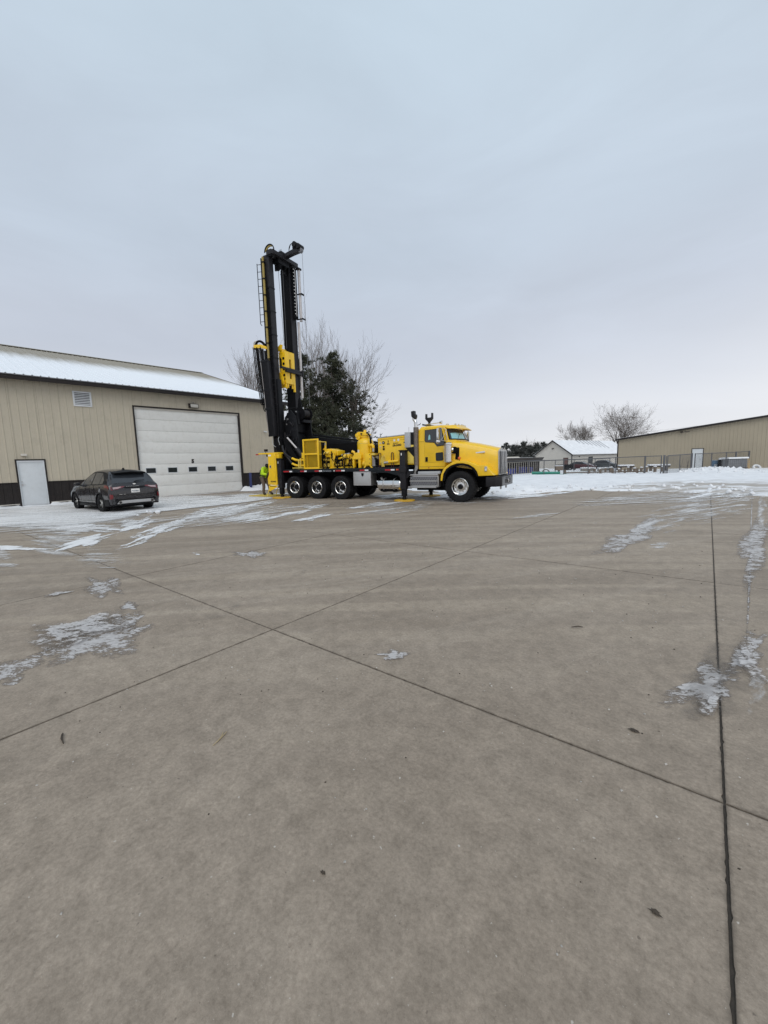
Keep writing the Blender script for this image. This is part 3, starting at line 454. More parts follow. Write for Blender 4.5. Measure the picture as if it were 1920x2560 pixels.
('thin',-8.56,14.91,0.22,[(2.57,-0.13),(2.6,-0.6),(2.34,-0.97),(2.03,-1.24),(1.82,-1.54),(1.55,-1.81),(1.09,-1.86),(0.61,-1.72),(0.2,-1.7),(-0.29,-1.87),(-0.91,-1.87),(-1.38,-1.49),(-1.62,-0.99),(-2.02,-0.59),(-2.73,-0.13),(-3.12,0.49),(-2.62,0.9),(-1.87,1.03),(-1.69,1.37),(-1.83,2.16),(-1.51,2.76),(-0.7,2.51),(0.01,1.9),(0.52,1.57),(1.05,1.46),(1.6,1.21),(2.0,0.8),(2.31,0.34)]),
('snow',-9.81,17.12,1.13,[(2.33,-0.15),(1.37,-0.6),(0.79,-0.9),(0.41,-1.32),(-0.07,-1.73),(-0.59,-1.95),(-1.09,-2.11),(-1.66,-2.33),(-2.17,-2.38),(-2.34,-2.06),(-2.11,-1.52),(-1.8,-1.04),(-1.61,-0.71),(-1.54,-0.44),(-1.62,-0.15),(-1.85,0.36),(-1.8,1.2),(-1.12,1.95),(-0.22,1.88),(0.24,1.35),(0.68,1.52),(1.77,2.57),(2.89,3.17),(2.65,2.27),(1.65,1.09),(1.51,0.73),(2.38,0.8),(2.93,0.49)]),
('snow',-7.83,17.68,0.66,[(1.65,-0.17),(1.69,-0.9),(1.33,-1.56),(0.87,-2.0),(0.43,-2.26),(0.04,-2.21),(-0.23,-1.81),(-0.37,-1.49),(-0.63,-1.7),(-1.1,-2.15),(-1.55,-2.26),(-1.77,-1.9),(-1.82,-1.37),(-1.86,-0.81),(-1.85,-0.17),(-1.65,0.51),(-1.32,1.12),(-0.97,1.69),(-0.56,2.11),(-0.13,2.04),(0.17,1.7),(0.48,1.92),(1.15,2.93),(1.98,3.61),(2.13,2.83),(1.55,1.42),(1.09,0.59),(1.25,0.28)]),
('snow',-11.76,15.36,1.28,[(0.79,-0.06),(0.37,-0.22),(0.32,-0.5),(0.17,-1.0),(-0.19,-1.32),(-0.46,-1.21),(-0.57,-0.98),(-0.8,-1.08),(-1.26,-1.39),(-1.61,-1.47),(-1.61,-1.21),(-1.38,-0.83),(-1.2,-0.54),(-1.14,-0.32),(-1.11,-0.06),(-1.0,0.28),(-0.73,0.68),(-0.33,0.96),(0.03,0.97),(0.25,0.87),(0.48,0.94),(0.84,1.2),(1.2,1.35),(1.4,1.28),(1.65,1.22),(2.07,1.2),(2.19,0.9),(1.61,0.35)]),
('snow',-5.9,17.87,1.16,[(3.86,-0.02),(2.55,-0.25),(1.43,-0.33),(1.01,-0.45),(0.74,-0.7),(0.16,-0.87),(-0.45,-0.81),(-0.83,-0.67),(-1.28,-0.68),(-1.99,-0.76),(-2.44,-0.69),(-2.24,-0.46),(-1.82,-0.26),(-1.98,-0.16),(-2.6,-0.02),(-2.86,0.21),(-2.41,0.43),(-1.66,0.57),(-1.01,0.68),(-0.39,0.83),(0.28,0.9),(0.83,0.83),(1.08,0.65),(1.15,0.48),(1.37,0.4),(2.06,0.43),(3.26,0.44),(4.19,0.28)]),
('thin',-1.1,17.81,0.82,[(4.99,-0.11),(3.92,-0.51),(2.82,-0.79),(1.83,-1.0),(1.02,-1.2),(0.21,-1.47),(-0.75,-1.69),(-1.68,-1.69),(-2.28,-1.48),(-2.73,-1.27),(-3.49,-1.21),(-4.48,-1.14),(-5.05,-0.88),(-4.85,-0.49),(-4.37,-0.11),(-4.13,0.27),(-3.88,0.73),(-3.05,1.14),(-1.8,1.32),(-0.67,1.36),(0.33,1.5),(1.45,1.69),(2.54,1.71),(3.35,1.54),(4.13,1.36),(5.08,1.17),(5.8,0.85),(5.74,0.38)]),
('snow',0.81,24.32,1.17,[(2.41,-0.34),(2.22,-0.83),(1.16,-1.55),(-0.92,-2.07),(-2.73,-2.21),(-4.04,-2.24),(-5.09,-2.25),(-5.59,-2.08),(-5.42,-1.75),(-5.57,-1.58),(-6.68,-1.64),(-7.52,-1.56),(-6.89,-1.16),(-5.33,-0.69),(-4.58,-0.34),(-4.53,0.16),(-3.49,0.93),(-1.32,1.43),(0.36,1.37),(1.85,1.59),(5.28,2.74),(9.86,3.94),(10.73,3.54),(8.67,2.38),(8.12,1.83),(8.52,1.5),(6.74,0.78),(3.79,0.07)]),
('thin',-1.74,19.03,0.91,[(2.94,-0.06),(2.57,-0.34),(2.16,-0.64),(1.53,-0.9),(0.76,-1.08),(-0.01,-1.16),(-0.68,-1.15),(-1.19,-1.06),(-1.65,-1.0),(-2.22,-1.0),(-2.88,-0.98),(-3.31,-0.84),(-3.35,-0.59),(-3.24,-0.32),(-3.17,-0.06),(-2.97,0.24),(-2.39,0.51),(-1.62,0.7),(-0.95,0.88),(-0.26,1.17),(0.62,1.44),(1.43,1.42),(1.83,1.16),(2.16,0.98),(2.87,0.95),(3.67,0.87),(3.89,0.6),(3.46,0.25)]),
('wet',-10.09,12.01,0.38,[(5.7,-0.09),(4.29,-0.44),(2.77,-0.53),(2.91,-0.83),(3.68,-1.52),(3.26,-2.01),(1.82,-1.82),(0.6,-1.21),(-0.0,-0.99),(-0.83,-1.24),(-2.01,-1.37),(-2.97,-1.18),(-3.92,-0.91),(-5.53,-0.61),(-7.07,-0.09),(-6.87,0.52),(-5.1,0.84),(-3.53,0.97),(-2.63,1.11),(-1.8,1.22),(-0.98,1.28),(-0.25,1.56),(0.86,2.02),(2.28,2.04),(2.99,1.45),(3.1,0.87),(3.89,0.62),(5.36,0.37)]),
('wet',-4.23,2.43,1.5,[(0.12,-0.0),(0.07,-0.01),(0.06,-0.02),(0.06,-0.05),(0.04,-0.07),(0.01,-0.09),(-0.02,-0.11),(-0.07,-0.13),(-0.1,-0.12),(-0.1,-0.08),(-0.1,-0.06),(-0.14,-0.06),(-0.19,-0.05),(-0.17,-0.03),(-0.11,-0.0),(-0.07,0.01),(-0.09,0.03),(-0.09,0.07),(-0.06,0.09),(-0.02,0.07),(0.01,0.07),(0.04,0.09),(0.09,0.11),(0.13,0.11),(0.15,0.09),(0.17,0.07),(0.2,0.06),(0.18,0.02)]),
('wet',-4.16,2.08,1.34,[(0.16,-0.0),(0.2,-0.02),(0.22,-0.05),(0.18,-0.07),(0.11,-0.07),(0.05,-0.06),(0.01,-0.06),(-0.02,-0.07),(-0.07,-0.08),(-0.11,-0.08),(-0.14,-0.06),(-0.14,-0.04),(-0.12,-0.02),(-0.13,-0.01),(-0.17,-0.0),(-0.21,0.02),(-0.2,0.04),(-0.15,0.05),(-0.1,0.06),(-0.07,0.07),(-0.03,0.09),(0.02,0.09),(0.05,0.07),(0.07,0.05),(0.11,0.05),(0.16,0.05),(0.17,0.03),(0.16,0.01)]),
('wet',-4.72,3.81,0.91,[(0.2,-0.0),(0.24,-0.05),(0.19,-0.09),(0.12,-0.09),(0.08,-0.1),(0.06,-0.13),(0.03,-0.16),(-0.01,-0.16),(-0.04,-0.15),(-0.08,-0.15),(-0.13,-0.15),(-0.18,-0.13),(-0.21,-0.1),(-0.22,-0.05),(-0.21,-0.0),(-0.16,0.03),(-0.12,0.05),(-0.1,0.07),(-0.09,0.11),(-0.07,0.14),(-0.03,0.15),(0.0,0.17),(0.06,0.2),(0.13,0.23),(0.17,0.19),(0.15,0.1),(0.1,0.04),(0.12,0.02)]),
('full',-21.19,6.43,1.24,[(5.51,-0.47),(5.13,-1.52),(4.54,-2.42),(3.73,-3.14),(2.8,-3.67),(1.82,-4.03),(0.78,-4.18),(-0.24,-4.1),(-1.18,-3.88),(-2.07,-3.6),(-2.92,-3.24),(-3.63,-2.68),(-4.12,-1.99),(-4.53,-1.26),(-5.01,-0.47),(-5.37,0.46),(-5.19,1.41),(-4.41,2.1),(-3.53,2.63),(-2.86,3.42),(-2.05,4.59),(-0.71,5.51),(0.94,5.55),(2.43,4.92),(3.76,4.13),(4.95,3.22),(5.67,2.02),(5.76,0.71)]),
('full',-17.64,3.66,0.99,[(2.95,-0.18),(2.9,-0.75),(2.68,-1.2),(2.48,-1.6),(2.23,-1.96),(1.85,-2.21),(1.37,-2.34),(0.84,-2.35),(0.29,-2.26),(-0.25,-2.05),(-0.77,-1.78),(-1.28,-1.5),(-1.81,-1.15),(-2.25,-0.7),(-2.46,-0.18),(-2.52,0.3),(-2.63,0.81),(-2.8,1.41),(-2.75,2.0),(-2.34,2.37),(-1.76,2.57),(-1.15,2.75),(-0.43,2.82),(0.36,2.53),(1.01,1.94),(1.52,1.37),(2.06,0.92),(2.64,0.42)]),
('full',-17.85,9.14,1.66,[(5.42,-0.1),(4.36,-0.55),(3.67,-0.97),(2.99,-1.43),(1.86,-1.75),(0.52,-1.81),(-0.64,-1.72),(-1.57,-1.64),(-2.43,-1.58),(-3.18,-1.45),(-3.73,-1.23),(-4.17,-1.0),(-4.55,-0.74),(-4.74,-0.44),(-4.66,-0.1),(-4.39,0.24),(-4.05,0.59),(-3.52,0.95),(-2.68,1.25),(-1.67,1.42),(-0.64,1.58),(0.54,1.83),(1.98,2.05),(3.35,2.01),(4.35,1.72),(5.23,1.39),(6.09,1.0),(6.26,0.46)]),
('full',-22.68,4.47,0.72,[(3.89,-0.1),(3.84,-0.52),(3.81,-0.91),(3.68,-1.26),(3.25,-1.51),(2.62,-1.64),(1.99,-1.71),(1.36,-1.79),(0.64,-1.82),(-0.16,-1.73),(-0.98,-1.53),(-1.78,-1.26),(-2.51,-0.92),(-3.09,-0.52),(-3.52,-0.1),(-3.87,0.34),(-4.07,0.79),(-3.96,1.19),(-3.56,1.5),(-3.07,1.77),(-2.52,2.06),(-1.7,2.2),(-0.66,2.03),(0.3,1.67),(1.14,1.38),(2.08,1.17),(3.09,0.87),(3.74,0.39)]),
('thin',-15.3,3.64,0.96,[(3.33,-0.36),(3.08,-1.05),(2.86,-1.59),(2.62,-2.03),(2.26,-2.34),(1.87,-2.55),(1.54,-2.86),(1.15,-3.2),(0.56,-3.24),(-0.09,-2.85),(-0.61,-2.24),(-1.07,-1.8),(-1.73,-1.52),(-2.51,-1.06),(-3.03,-0.36),(-3.07,0.34),(-2.98,0.95),(-3.08,1.65),(-3.17,2.47),(-2.89,3.12),(-2.25,3.41),(-1.5,3.49),(-0.68,3.45),(0.19,3.18),(1.07,2.74),(1.98,2.21),(2.83,1.49),(3.33,0.55)]),
('thin',-12.29,7.23,1.53,[(3.97,-0.29),(2.9,-0.89),(2.45,-1.5),(1.96,-2.24),(0.96,-2.69),(-0.14,-2.63),(-0.95,-2.38),(-1.58,-2.27),(-2.25,-2.29),(-2.87,-2.2),(-3.29,-1.93),(-3.5,-1.56),(-3.54,-1.14),(-3.4,-0.71),(-3.18,-0.29),(-3.12,0.15),(-3.14,0.76),(-2.87,1.51),(-2.08,2.14),(-1.03,2.46),(0.03,2.77),(1.31,3.29),(2.68,3.51),(3.35,2.92),(3.42,2.09),(3.93,1.63),(4.93,1.27),(5.08,0.53)]),
('thin',-21.82,8.17,1.08,[(8.99,-1.38),(6.66,-2.98),(5.5,-4.09),(5.59,-5.73),(5.11,-7.28),(3.51,-7.58),(1.7,-6.76),(0.4,-5.99),(-0.61,-6.04),(-1.79,-6.21),(-2.98,-5.77),(-3.94,-4.86),(-4.89,-3.88),(-5.95,-2.78),(-6.7,-1.38),(-6.72,0.1),(-6.51,1.53),(-6.76,3.4),(-7.06,6.01),(-6.37,8.55),(-4.55,10.14),(-2.17,11.01),(0.52,10.72),(2.69,8.25),(3.76,5.23),(5.03,3.69),(7.68,2.96),(9.88,1.13)]),
('snow',-19.07,12.77,1.16,[(1.76,-0.11),(1.6,-0.57),(1.72,-1.22),(1.47,-1.82),(0.83,-1.88),(0.3,-1.65),(-0.03,-1.89),(-0.5,-2.52),(-1.02,-2.64),(-1.16,-1.96),(-0.95,-1.14),(-1.04,-0.9),(-1.64,-0.92),(-2.05,-0.62),(-1.87,-0.11),(-1.49,0.3),(-1.48,0.79),(-1.62,1.66),(-1.39,2.61),(-0.74,2.99),(-0.06,2.71),(0.37,2.09),(0.55,1.44),(0.66,1.07),(1.07,1.17),(1.89,1.42),(2.51,1.19),(2.31,0.49)]),
('ice',-4.99,1.14,1.05,[(0.54,-0.02),(0.59,-0.12),(0.54,-0.21),(0.44,-0.26),(0.32,-0.27),(0.22,-0.28),(0.16,-0.32),(0.1,-0.42),(-0.02,-0.49),(-0.16,-0.47),(-0.27,-0.37),(-0.32,-0.26),(-0.39,-0.18),(-0.45,-0.1),(-0.43,-0.02),(-0.37,0.04),(-0.42,0.12),(-0.54,0.26),(-0.56,0.4),(-0.39,0.41),(-0.19,0.31),(-0.1,0.31),(-0.0,0.46),(0.19,0.57),(0.36,0.47),(0.37,0.26),(0.34,0.13),(0.41,0.06)]),
('ice',0.08,3.23,0.34,[(0.07,-0.0),(0.07,-0.03),(0.05,-0.06),(0.03,-0.08),(0.01,-0.11),(-0.01,-0.15),(-0.03,-0.17),(-0.05,-0.16),(-0.07,-0.15),(-0.09,-0.15),(-0.09,-0.12),(-0.07,-0.07),(-0.05,-0.03),(-0.07,-0.03),(-0.1,-0.0),(-0.1,0.04),(-0.07,0.07),(-0.04,0.08),(-0.02,0.12),(0.01,0.16),(0.03,0.15),(0.04,0.11),(0.05,0.1),(0.09,0.14),(0.13,0.16),(0.12,0.11),(0.08,0.05),(0.07,0.02)]),
('ice',0.34,4.05,-1.15,[(0.28,-0.01),(0.33,-0.04),(0.27,-0.05),(0.2,-0.05),(0.25,-0.08),(0.35,-0.13),(0.37,-0.16),(0.3,-0.15),(0.22,-0.14),(0.16,-0.13),(0.09,-0.12),(0.02,-0.09),(-0.05,-0.06),(-0.12,-0.04),(-0.21,-0.01),(-0.24,0.02),(-0.22,0.04),(-0.27,0.07),(-0.43,0.13),(-0.53,0.2),(-0.43,0.19),(-0.26,0.14),(-0.16,0.11),(-0.12,0.11),(-0.05,0.1),(0.02,0.06),(0.08,0.04),(0.16,0.02)])]
# ------------------------------------------------------------------ ground: concrete yard of saw-cut slabs
random.seed(7)
def sstep(a, b, x):
    t = max(0.0, min(1.0, (x-a)/(b-a))); return t*t*(3-2*t)
yard = P('concrete_yard', MB().box(-28.3, 14.9, -10.9, 24.0, -0.35, -0.006), seal, kind='structure', smooth=False)
yard['label'] = 'concrete yard cast in large slabs with saw-cut joints'
SX, SY = 3.5, 4.2
def slab_mesh(seed, step=0.022):
    rnd = random.Random(seed); pts = []
    g = 0.0042
    def edge(a, b, n):
        for i in range(n):
            t = i/n; x = a[0]+(b[0]-a[0])*t; y = a[1]+(b[1]-a[1])*t
            j = 0.0 if i == 0 else rnd.uniform(0, 0.002) + (rnd.uniform(0.002, 0.008) if rnd.random() < 0.06 else 0)
            cx = 1 if a[0] == b[0] else 0
            inx = (1 if x < SX/2 else -1)*j*cx; iny = (1 if y < SY/2 else -1)*j*(1-cx)
            pts.append((x+inx, y+iny))
    nx, ny = int(SX/step), int(SY/step)
    A, B, C_, D_ = (g, g), (SX-g, g), (SX-g, SY-g), (g, SY-g)
    edge(A, B, nx); edge(B, C_, ny); edge(C_, D_, nx); edge(D_, A, ny)
    n = len(pts); c = Vector((SX/2, SY/2))
    def ins(p, d):
        q = Vector(p); return (min(max(q.x, g+d), SX-g-d) if True else 0, min(max(q.y, g+d), SY-g-d))
    inner = [ins(p, 0.0015+rnd.uniform(0, 0.002)) for p in pts]
    vs = [(x, y, 0.0) for x, y in inner] + [(x, y, -0.003) for x, y in pts] + [(x, y, -0.10) for x, y in pts]
    fs = [tuple(range(n))]
    for k in (0, 1):
        for i in range(n):
            j = (i+1) % n; fs.append((k*n+i, (k+1)*n+i, (k+1)*n+j, k*n+j))
    me = bpy.data.meshes.new('slab'); me.from_pydata(vs, [], fs); me.materials.append(conc); return me
slabs = [slab_mesh(k) for k in range(3)]
for i in range(-8, 4):
    for j in range(-3, 5):
        link('slab', slabs[(i*3+j*5) % 3], yard, loc=(0.15+SX*i, 2.33+SY*j, random.uniform(-0.0012, 0.0012)))

# ------------------------------------------------------------------ terrain under snow
YB = [(-40, 22), (-26, 21.5), (-15, 19.0), (-9, 17.4), (-7.0, 17.0), (-6.2, 18.6), (-5.4, 20.6), (-1.2, 21.6), (1, 20.6), (3, 18), (6, 14), (9, 9.5), (12.5, 4), (16, -12), (60, -60)]
def yb(x):
    for (a, b), (c, d) in zip(YB, YB[1:]):
        if a <= x <= c: return b+(d-b)*(x-a)/(c-a)
    return 22 if x < 0 else -60
def drop(x, y):
    r = -0.625*x+0.78*y; l = 0.78*x+0.625*y
    if r < 5: return 0.0
    u = l/r
    return 0.75*sstep(28, 85, r)*(1-sstep(0.50, 0.75, u))
def hsnow(x, y):
    s = y-yb(x) + fbm(x*0.8, y*0.8, 1.0)*0.9 + fbm(x*3.0, y*3.0, 5.0)*0.28
    if x < -24.6 and y < 19.6: s = -3
    if s < -0.3: return -0.15
    base = -0.15 + 0.19*sstep(-0.3, 0.9, s)
    w = sstep(-9.5, -7.5, x)*(1-sstep(-0.5, 3.5, x))
    lump = 0.35+1.3*abs(fbm(x*0.33, y*0.33, 9.0))+0.5*abs(fbm(x*1.1, y*1.1, 3.0))
    berm = 0.16*w*sstep(0.0, 1.6, s)*(1-0.75*sstep(3.5, 9, s))*max(0.2, lump)
    rough = 0.035*fbm(x*1.4, y*1.4, 2.0)*sstep(0, 2, s)
    m2 = 0.0
    d = math.hypot((x-0.6)/3.0, (y-45.5)/3.6)
    if d < 1.2: m2 = 0.30*(1-sstep(0.15, 1.15, d))*(0.8+0.7*abs(fbm(x*1.2, y*1.2, 4.0)))
    d2 = math.hypot((x+5.2)/3.0, (y-60)/5)
    return base + berm + rough + m2 - drop(x, y)
def axis(lo, hi, step, out_lo, out_hi, g=1.25):
    a = []; x = lo
    while x <= hi: a.append(x); x += step
    s = step; x = a[-1]
    while x < out_hi: s = min(s*g, 60); x += s; a.append(x)
    s = step; x = a[0]; b = []
    while x > out_lo: s = min(s*g, 60); x -= s; b.append(x)
    return b[::-1]+a
xs = axis(-22, 8, 0.20, -700, 700); ys = axis(14, 48, 0.20, -500, 900)
mb = MB(); mb.grid([[(x, y, hsnow(x, y)) for x in xs] for y in ys])
P('snow_field', mb, snowf, kind='structure', clean=False)

# ploughed clods on the berm and at the truck end, joined: nobody could count them
def clod(mb, c, r, rnd):
    vs = []
    for p in ((1, 0, 0), (-1, 0, 0), (0, 1, 0), (0, -1, 0), (0, 0, 1), (0, 0, -0.5), (.7, .7, .5), (-.7, .6, .5), (.6, -.7, .5), (-.7, -.6, .4)):
        vs.append(Vector(p).normalized()*r*rnd.uniform(0.7, 1.2))
    bm = bmesh.new()
    for v in vs: bm.verts.new(v)
    bmesh.ops.convex_hull(bm, input=bm.verts); bm.verts.index_update()
    idx = {v: i for i, v in enumerate(bm.verts)}
    mb.add([v.co+Vector(c) for v in bm.verts], [tuple(idx[v] for v in f.verts) for f in bm.faces]); bm.free()
rnd = random.Random(3); mb = MB()
for k in range(120):
    x = rnd.uniform(-8, 1.5); y = yb(x)+abs(rnd.gauss(0.6, 1.6)); h = hsnow(x, y)
    if h < -0.05: continue
    clod(mb, (x, y, h), rnd.uniform(0.03, 0.12), rnd)
for k in range(120):
    x = rnd.gauss(0.6, 1.4); y = rnd.gauss(45, 1.6); clod(mb, (x, y, hsnow(x, y)), rnd.uniform(0.05, 0.16), rnd)
P('snow_clods', mb, snowm, kind='stuff', smooth=True, ang=60, label='ploughed lumps of snow lying on the long snow bank')

# ------------------------------------------------------------------ thin snow, ice and damp on the slabs
TY = {'snow': (film_snow, 'snow_patch', 'thin patch of trodden snow on the concrete'), 'full': (film_full, 'snow_patch', 'packed layer of snow on the concrete by the tan building'), 'thin': (film_thin, 'snow_dusting', 'streaky dusting of snow on the concrete'),
      'ice': (film_ice, 'ice_patch', 'grey patch of refrozen ice on the concrete'), 'wet': (film_wet, 'damp_patch', 'damp darker stain on the concrete')}
fz = 0.002
for t, x, y, a, pts in FILMS:
    mat, nm, lab = TY[t]; vs = []; ed = []; n = len(pts)
    for ring, e in ((1.0, 0.0), (0.85, 0.35), (0.65, 0.75), (0.4, 1.0), (0.15, 1.0)):
        for px_, py_ in pts: vs.append((px_*ring, py_*ring, 0)); ed.append(e)
    fs = [(k*n+i, k*n+(i+1) % n, (k+1)*n+(i+1) % n, (k+1)*n+i) for k in range(4) for i in range(n)]
    fs.append(tuple(range(4*n, 5*n)))
    me = bpy.data.meshes.new(nm); me.from_pydata(vs, [], fs); me.materials.append(mat)
    at = me.attributes.new('edge', 'FLOAT', 'POINT'); at.data.foreach_set('value', ed)
    fz += 0.0004
    link(nm, me, loc=(x, y, fz), rot=(0, 0, a), kind='stuff', label=lab)

# snow shovelled against the near building and round the bollard
rnd = random.Random(12); mb = MB(); BW = Vector((-25.3, 4.2)); BT = R(4.3); BD = Vector((math.sin(BT), math.cos(BT))); BN = Vector((math.cos(BT), -math.sin(BT)))
rows = []
for i in range(0, 240):
    s = -9+i*0.115; row = []
    for k in range(7):
        o = 0.02+k*0.13*(1 if s < 11 else 1.6); p = BW+BD*s+BN*o
        amt = (0.11+0.05*fbm(s*0.9, 0))*(0 if 5.2 < s < 11.1 else 1)*(0.35 if -0.1 < s < 1.1 else 1)*(2.2 if s > 11.2 else 1)
        prof = (1-k/6)**1.2*(1+0.9*abs(fbm(s*2, k*0.8, 7)))
        row.append((p.x, p.y, max(-0.02, amt*prof - (0.02 if k > 4 else 0))))
    rows.append(row)
mb.grid(rows); P('snow_drift', mb, snowm, kind='stuff', label='low drift of snow along the foot of the tan building')
mb = MB()
for k in range(70):
    s = rnd.choice([rnd.uniform(11.2, 14.6), rnd.uniform(3.2, 5)]); p = BW+BD*s+BN*rnd.uniform(0.1, 1.3)
    clod(mb, (p.x, p.y, 0.01), rnd.uniform(0.03, 0.09), rnd)
for c, r in (((-15.9, 6.15, 0.04), 0.11), ((-15.75, 6.35, 0.05), 0.12), ((-16.6, 6.3, 0.02), 0.06), ((-15.6, 5.6, 0.02), 0.05)):
    clod(mb, c, r, rnd)
P('snow_lumps', mb, snowm, kind='stuff', ang=60, label='broken lumps of snow lying loose on the yard')
# dark wet gutter strip in front of the building
mb = MB(); rows = []
for i in range(0, 100):
    s = -9+i*0.25; a = 0.95+0.1*fbm(s, 3); b = a+0.20+0.06*fbm(s*2, 8); rows.append([tuple(BW+BD*s+BN*a)+(0.0045,), tuple(BW+BD*s+BN*b)+(0.0045,)])
mb.grid(rows); P('gutter_strip', mb, wetc, kind='structure', clean=False)

# ------------------------------------------------------------------ litter on the slabs
def stick(path, r, name, mat, label, group=None):
    P(name, MB().tube([(x, y, r+0.003+z) for x, y, z in path], [r*0.6]+[r]*(len(path)-2)+[r*0.5], 6), mat, label=label, cat='twig', group=group)
stick([(-3.09, 0.555, 0), (-3.07, 0.548, 0.004), (-3.03, 0.535, 0.003), (-2.97, 0.53, 0)], 0.006, 'twig', dirtm, 'short brown bent twig on the left of the near slab')
stick([(-2.21, 1.07, 0), (-2.23, 1.13, 0.002), (-2.26, 1.19, 0)], 0.0035, 'straw_stalk', strawm, 'longer of the two pale straws crossed on the near slab')
stick([(-2.215, 1.10, 0.004), (-2.235, 1.14, 0.006), (-2.27, 1.17, 0.004)], 0.003, 'straw_stalk', strawm, 'shorter of the two pale straws crossed on the near slab')
stick([(-0.95, 4.05, 0), (-0.90, 4.09, 0.006), (-0.86, 4.11, 0)], 0.006, 'twig', dirtm, 'small dark twig alone in the middle of the yard')
def crumb(x, y, r, seed, label):
    mb = MB(); rd = random.Random(seed)
    n = 14; a0 = rd.uniform(0, 6.28); rows = []
    for q in (1.0, 0.66, 0.3):
        rows.append([(x+r*q*math.cos(a0+6.283*k/n)*(0.75+0.35*math.sin(k*2.3+seed)), y+0.55*r*q*math.sin(a0+6.283*k/n)*(0.8+0.3*math.cos(k*3.1)), 0.004+0.22*r*(1-q)+0.18*r*abs(math.sin(k*1.7))*q) for k in range(n)])
    for row in rows: row.append(row[0])
    mb.grid(rows); mb.f.append(tuple(2*(n+1)+k for k in range(n)))
    P('dead_leaf', mb, dirtm, label=label, cat='leaf')
crumb(-0.26, 2.67, 0.036, 1, 'crumbled dark leaf near the long joint on the right')
crumb(-0.06, 1.58, 0.024, 2, 'small dark curled leaf nearest the camera on the right')
crumb(-1.13, 0.95, 0.016, 3, 'tiny brown leaf in the middle of the near slab')
rd = random.Random(5); mb = MB()
for k in range(420):
    x = rd.uniform(-6, 3); y = rd.uniform(0.2, 9); clod(mb, (x, y, 0.001), rd.choice([0.0025, 0.004, 0.006])*(1+y*0.12), rd)
P('grit', mb, paint('grit_stone', (0.42, 0.39, 0.35), 0.9, var=0.4, scale=30), kind='stuff', label='scattered pale grit on the concrete')
mb = MB()
for k in range(260):
    x = rd.uniform(-6, 3); y = rd.uniform(0.2, 9); clod(mb, (x, y, 0.0), rd.choice([0.003, 0.005])*(1+y*0.12), rd)
P('grit', mb, dirtm, kind='stuff', label='scattered dark grit on the concrete')
# ------------------------------------------------------------------ near building (left)
def ribbed(s0, s1, z0, z1, depth=0.019, pitch=0.3048, y0=0.0):
    # sheet-metal profile in the local xz plane, ribs towards -y
    pts = []; k = math.floor(s0/pitch)-1; pr = [(0, 0), (0.012, 0)]
    xs_ = [s0]
    while True:
        c = k*pitch
        for dx in (-0.035, -0.018, 0.018, 0.035, 0.145, 0.152, 0.158):
            x = c+dx
            if s0 < x < s1: xs_.append(x)
        if c > s1: break
        k += 1
    xs_.append(s1); xs_ = sorted(set(xs_)); o = []
    for x in xs_:
        f = (x/pitch+0.5) % 1.0 - 0.5; d = abs(f*pitch)
        h = depth if d <= 0.0181 else (depth*(0.035-d)/0.017 if d < 0.035 else (0.005 if abs(d-0.152) < 0.003 else 0))
        o.append((x, y0-h))
    m = MB(); m.grid([[(x, y, z0) for x, y in o], [(x, y, z1) for x, y in o]]); return m
def merge(*ms):
    r = MB()
    for m in ms: r.add(m.v, m.f)
    return r
bld = link('warehouse', None, loc=(-25.3, 4.2, 0), rot=(0, 0, R(90-4.3)), label='long tan metal warehouse with dark wainscot, snowy roof and big white door 5', cat='warehouse')
S1 = 14.75; EZ = 6.02
PW = 0.3048*3
openings = [(-0.03, 1.03, 0.0, 2.22), (5.08, 11.26, 0.0, 5.08)]
s = -10.0; pn = 0
panel_edges = []
while s < S1-0.01:
    e = min(s+PW, S1); panel_edges.append((s, e)); s = e
def cut(s, e, z0, z1):
    segs = [(s, e, z0, z1)]
    for a, b, c, d in openings:
        n = []
        for (p, q, r_, t_) in segs:
            if q <= a or p >= b or t_ <= c or r_ >= d: n.append((p, q, r_, t_)); continue
            if p < a: n.append((p, a, r_, t_))
            if q > b: n.append((b, q, r_, t_))
            if t_ > d: n.append((max(p, a), min(q, b), d, t_))
        segs = n
    return segs
for s, e in panel_edges:
    gs = cut(s, e, 1.16, EZ)
    if gs: P('siding_panel', merge(*[ribbed(a+0.002, b-0.002, c, d, y0=-0.002) for a, b, c, d in gs]), siding, bld, clean=False, smooth=False)
    gs = cut(s, e, 0.16, 1.13)
    if gs: P('wainscot_panel', merge(*[ribbed(a+0.002, b-0.002, c, d, y0=-0.006) for a, b, c, d in gs]), brownm, bld, clean=False, smooth=False)
for (a, b) in ((-10, -0.08), (1.08, 5.03), (11.31, S1)):
    P('wainscot_trim', MB().box(a, b, -0.040, 0.0, 1.125, 1.175), brownm, bld, bevel=0.004)
    P('base_trim', MB().box(a, b, -0.030, 0.0, 0.13, 0.165), trimw, bld)
    P('foundation', MB().box(a, b, -0.012, 0.02, -0.1, 0.13), darkin, bld)
P('wall_core', merge(MB().box(-10, -0.05, 0.02, 0.15, 0, EZ), MB().box(1.05, 5.06, 0.02, 0.15, 0, EZ), MB().box(11.28, S1, 0.02, 0.15, 0, EZ),
                     MB().box(-0.05, 1.05, 0.02, 0.15, 2.23, EZ), MB().box(5.06, 11.28, 0.02, 0.15, 5.10, EZ),
                     MB().box(-10.2, -10, 0.02, 27, 0, EZ), MB().box(S1-0.15, S1, 0.15, 27, 0, EZ)), brownm, bld)
P('corner_trim', MB().box(S1-0.10, S1+0.02, -0.035, 0.02, 0.16, EZ), brownm, bld)
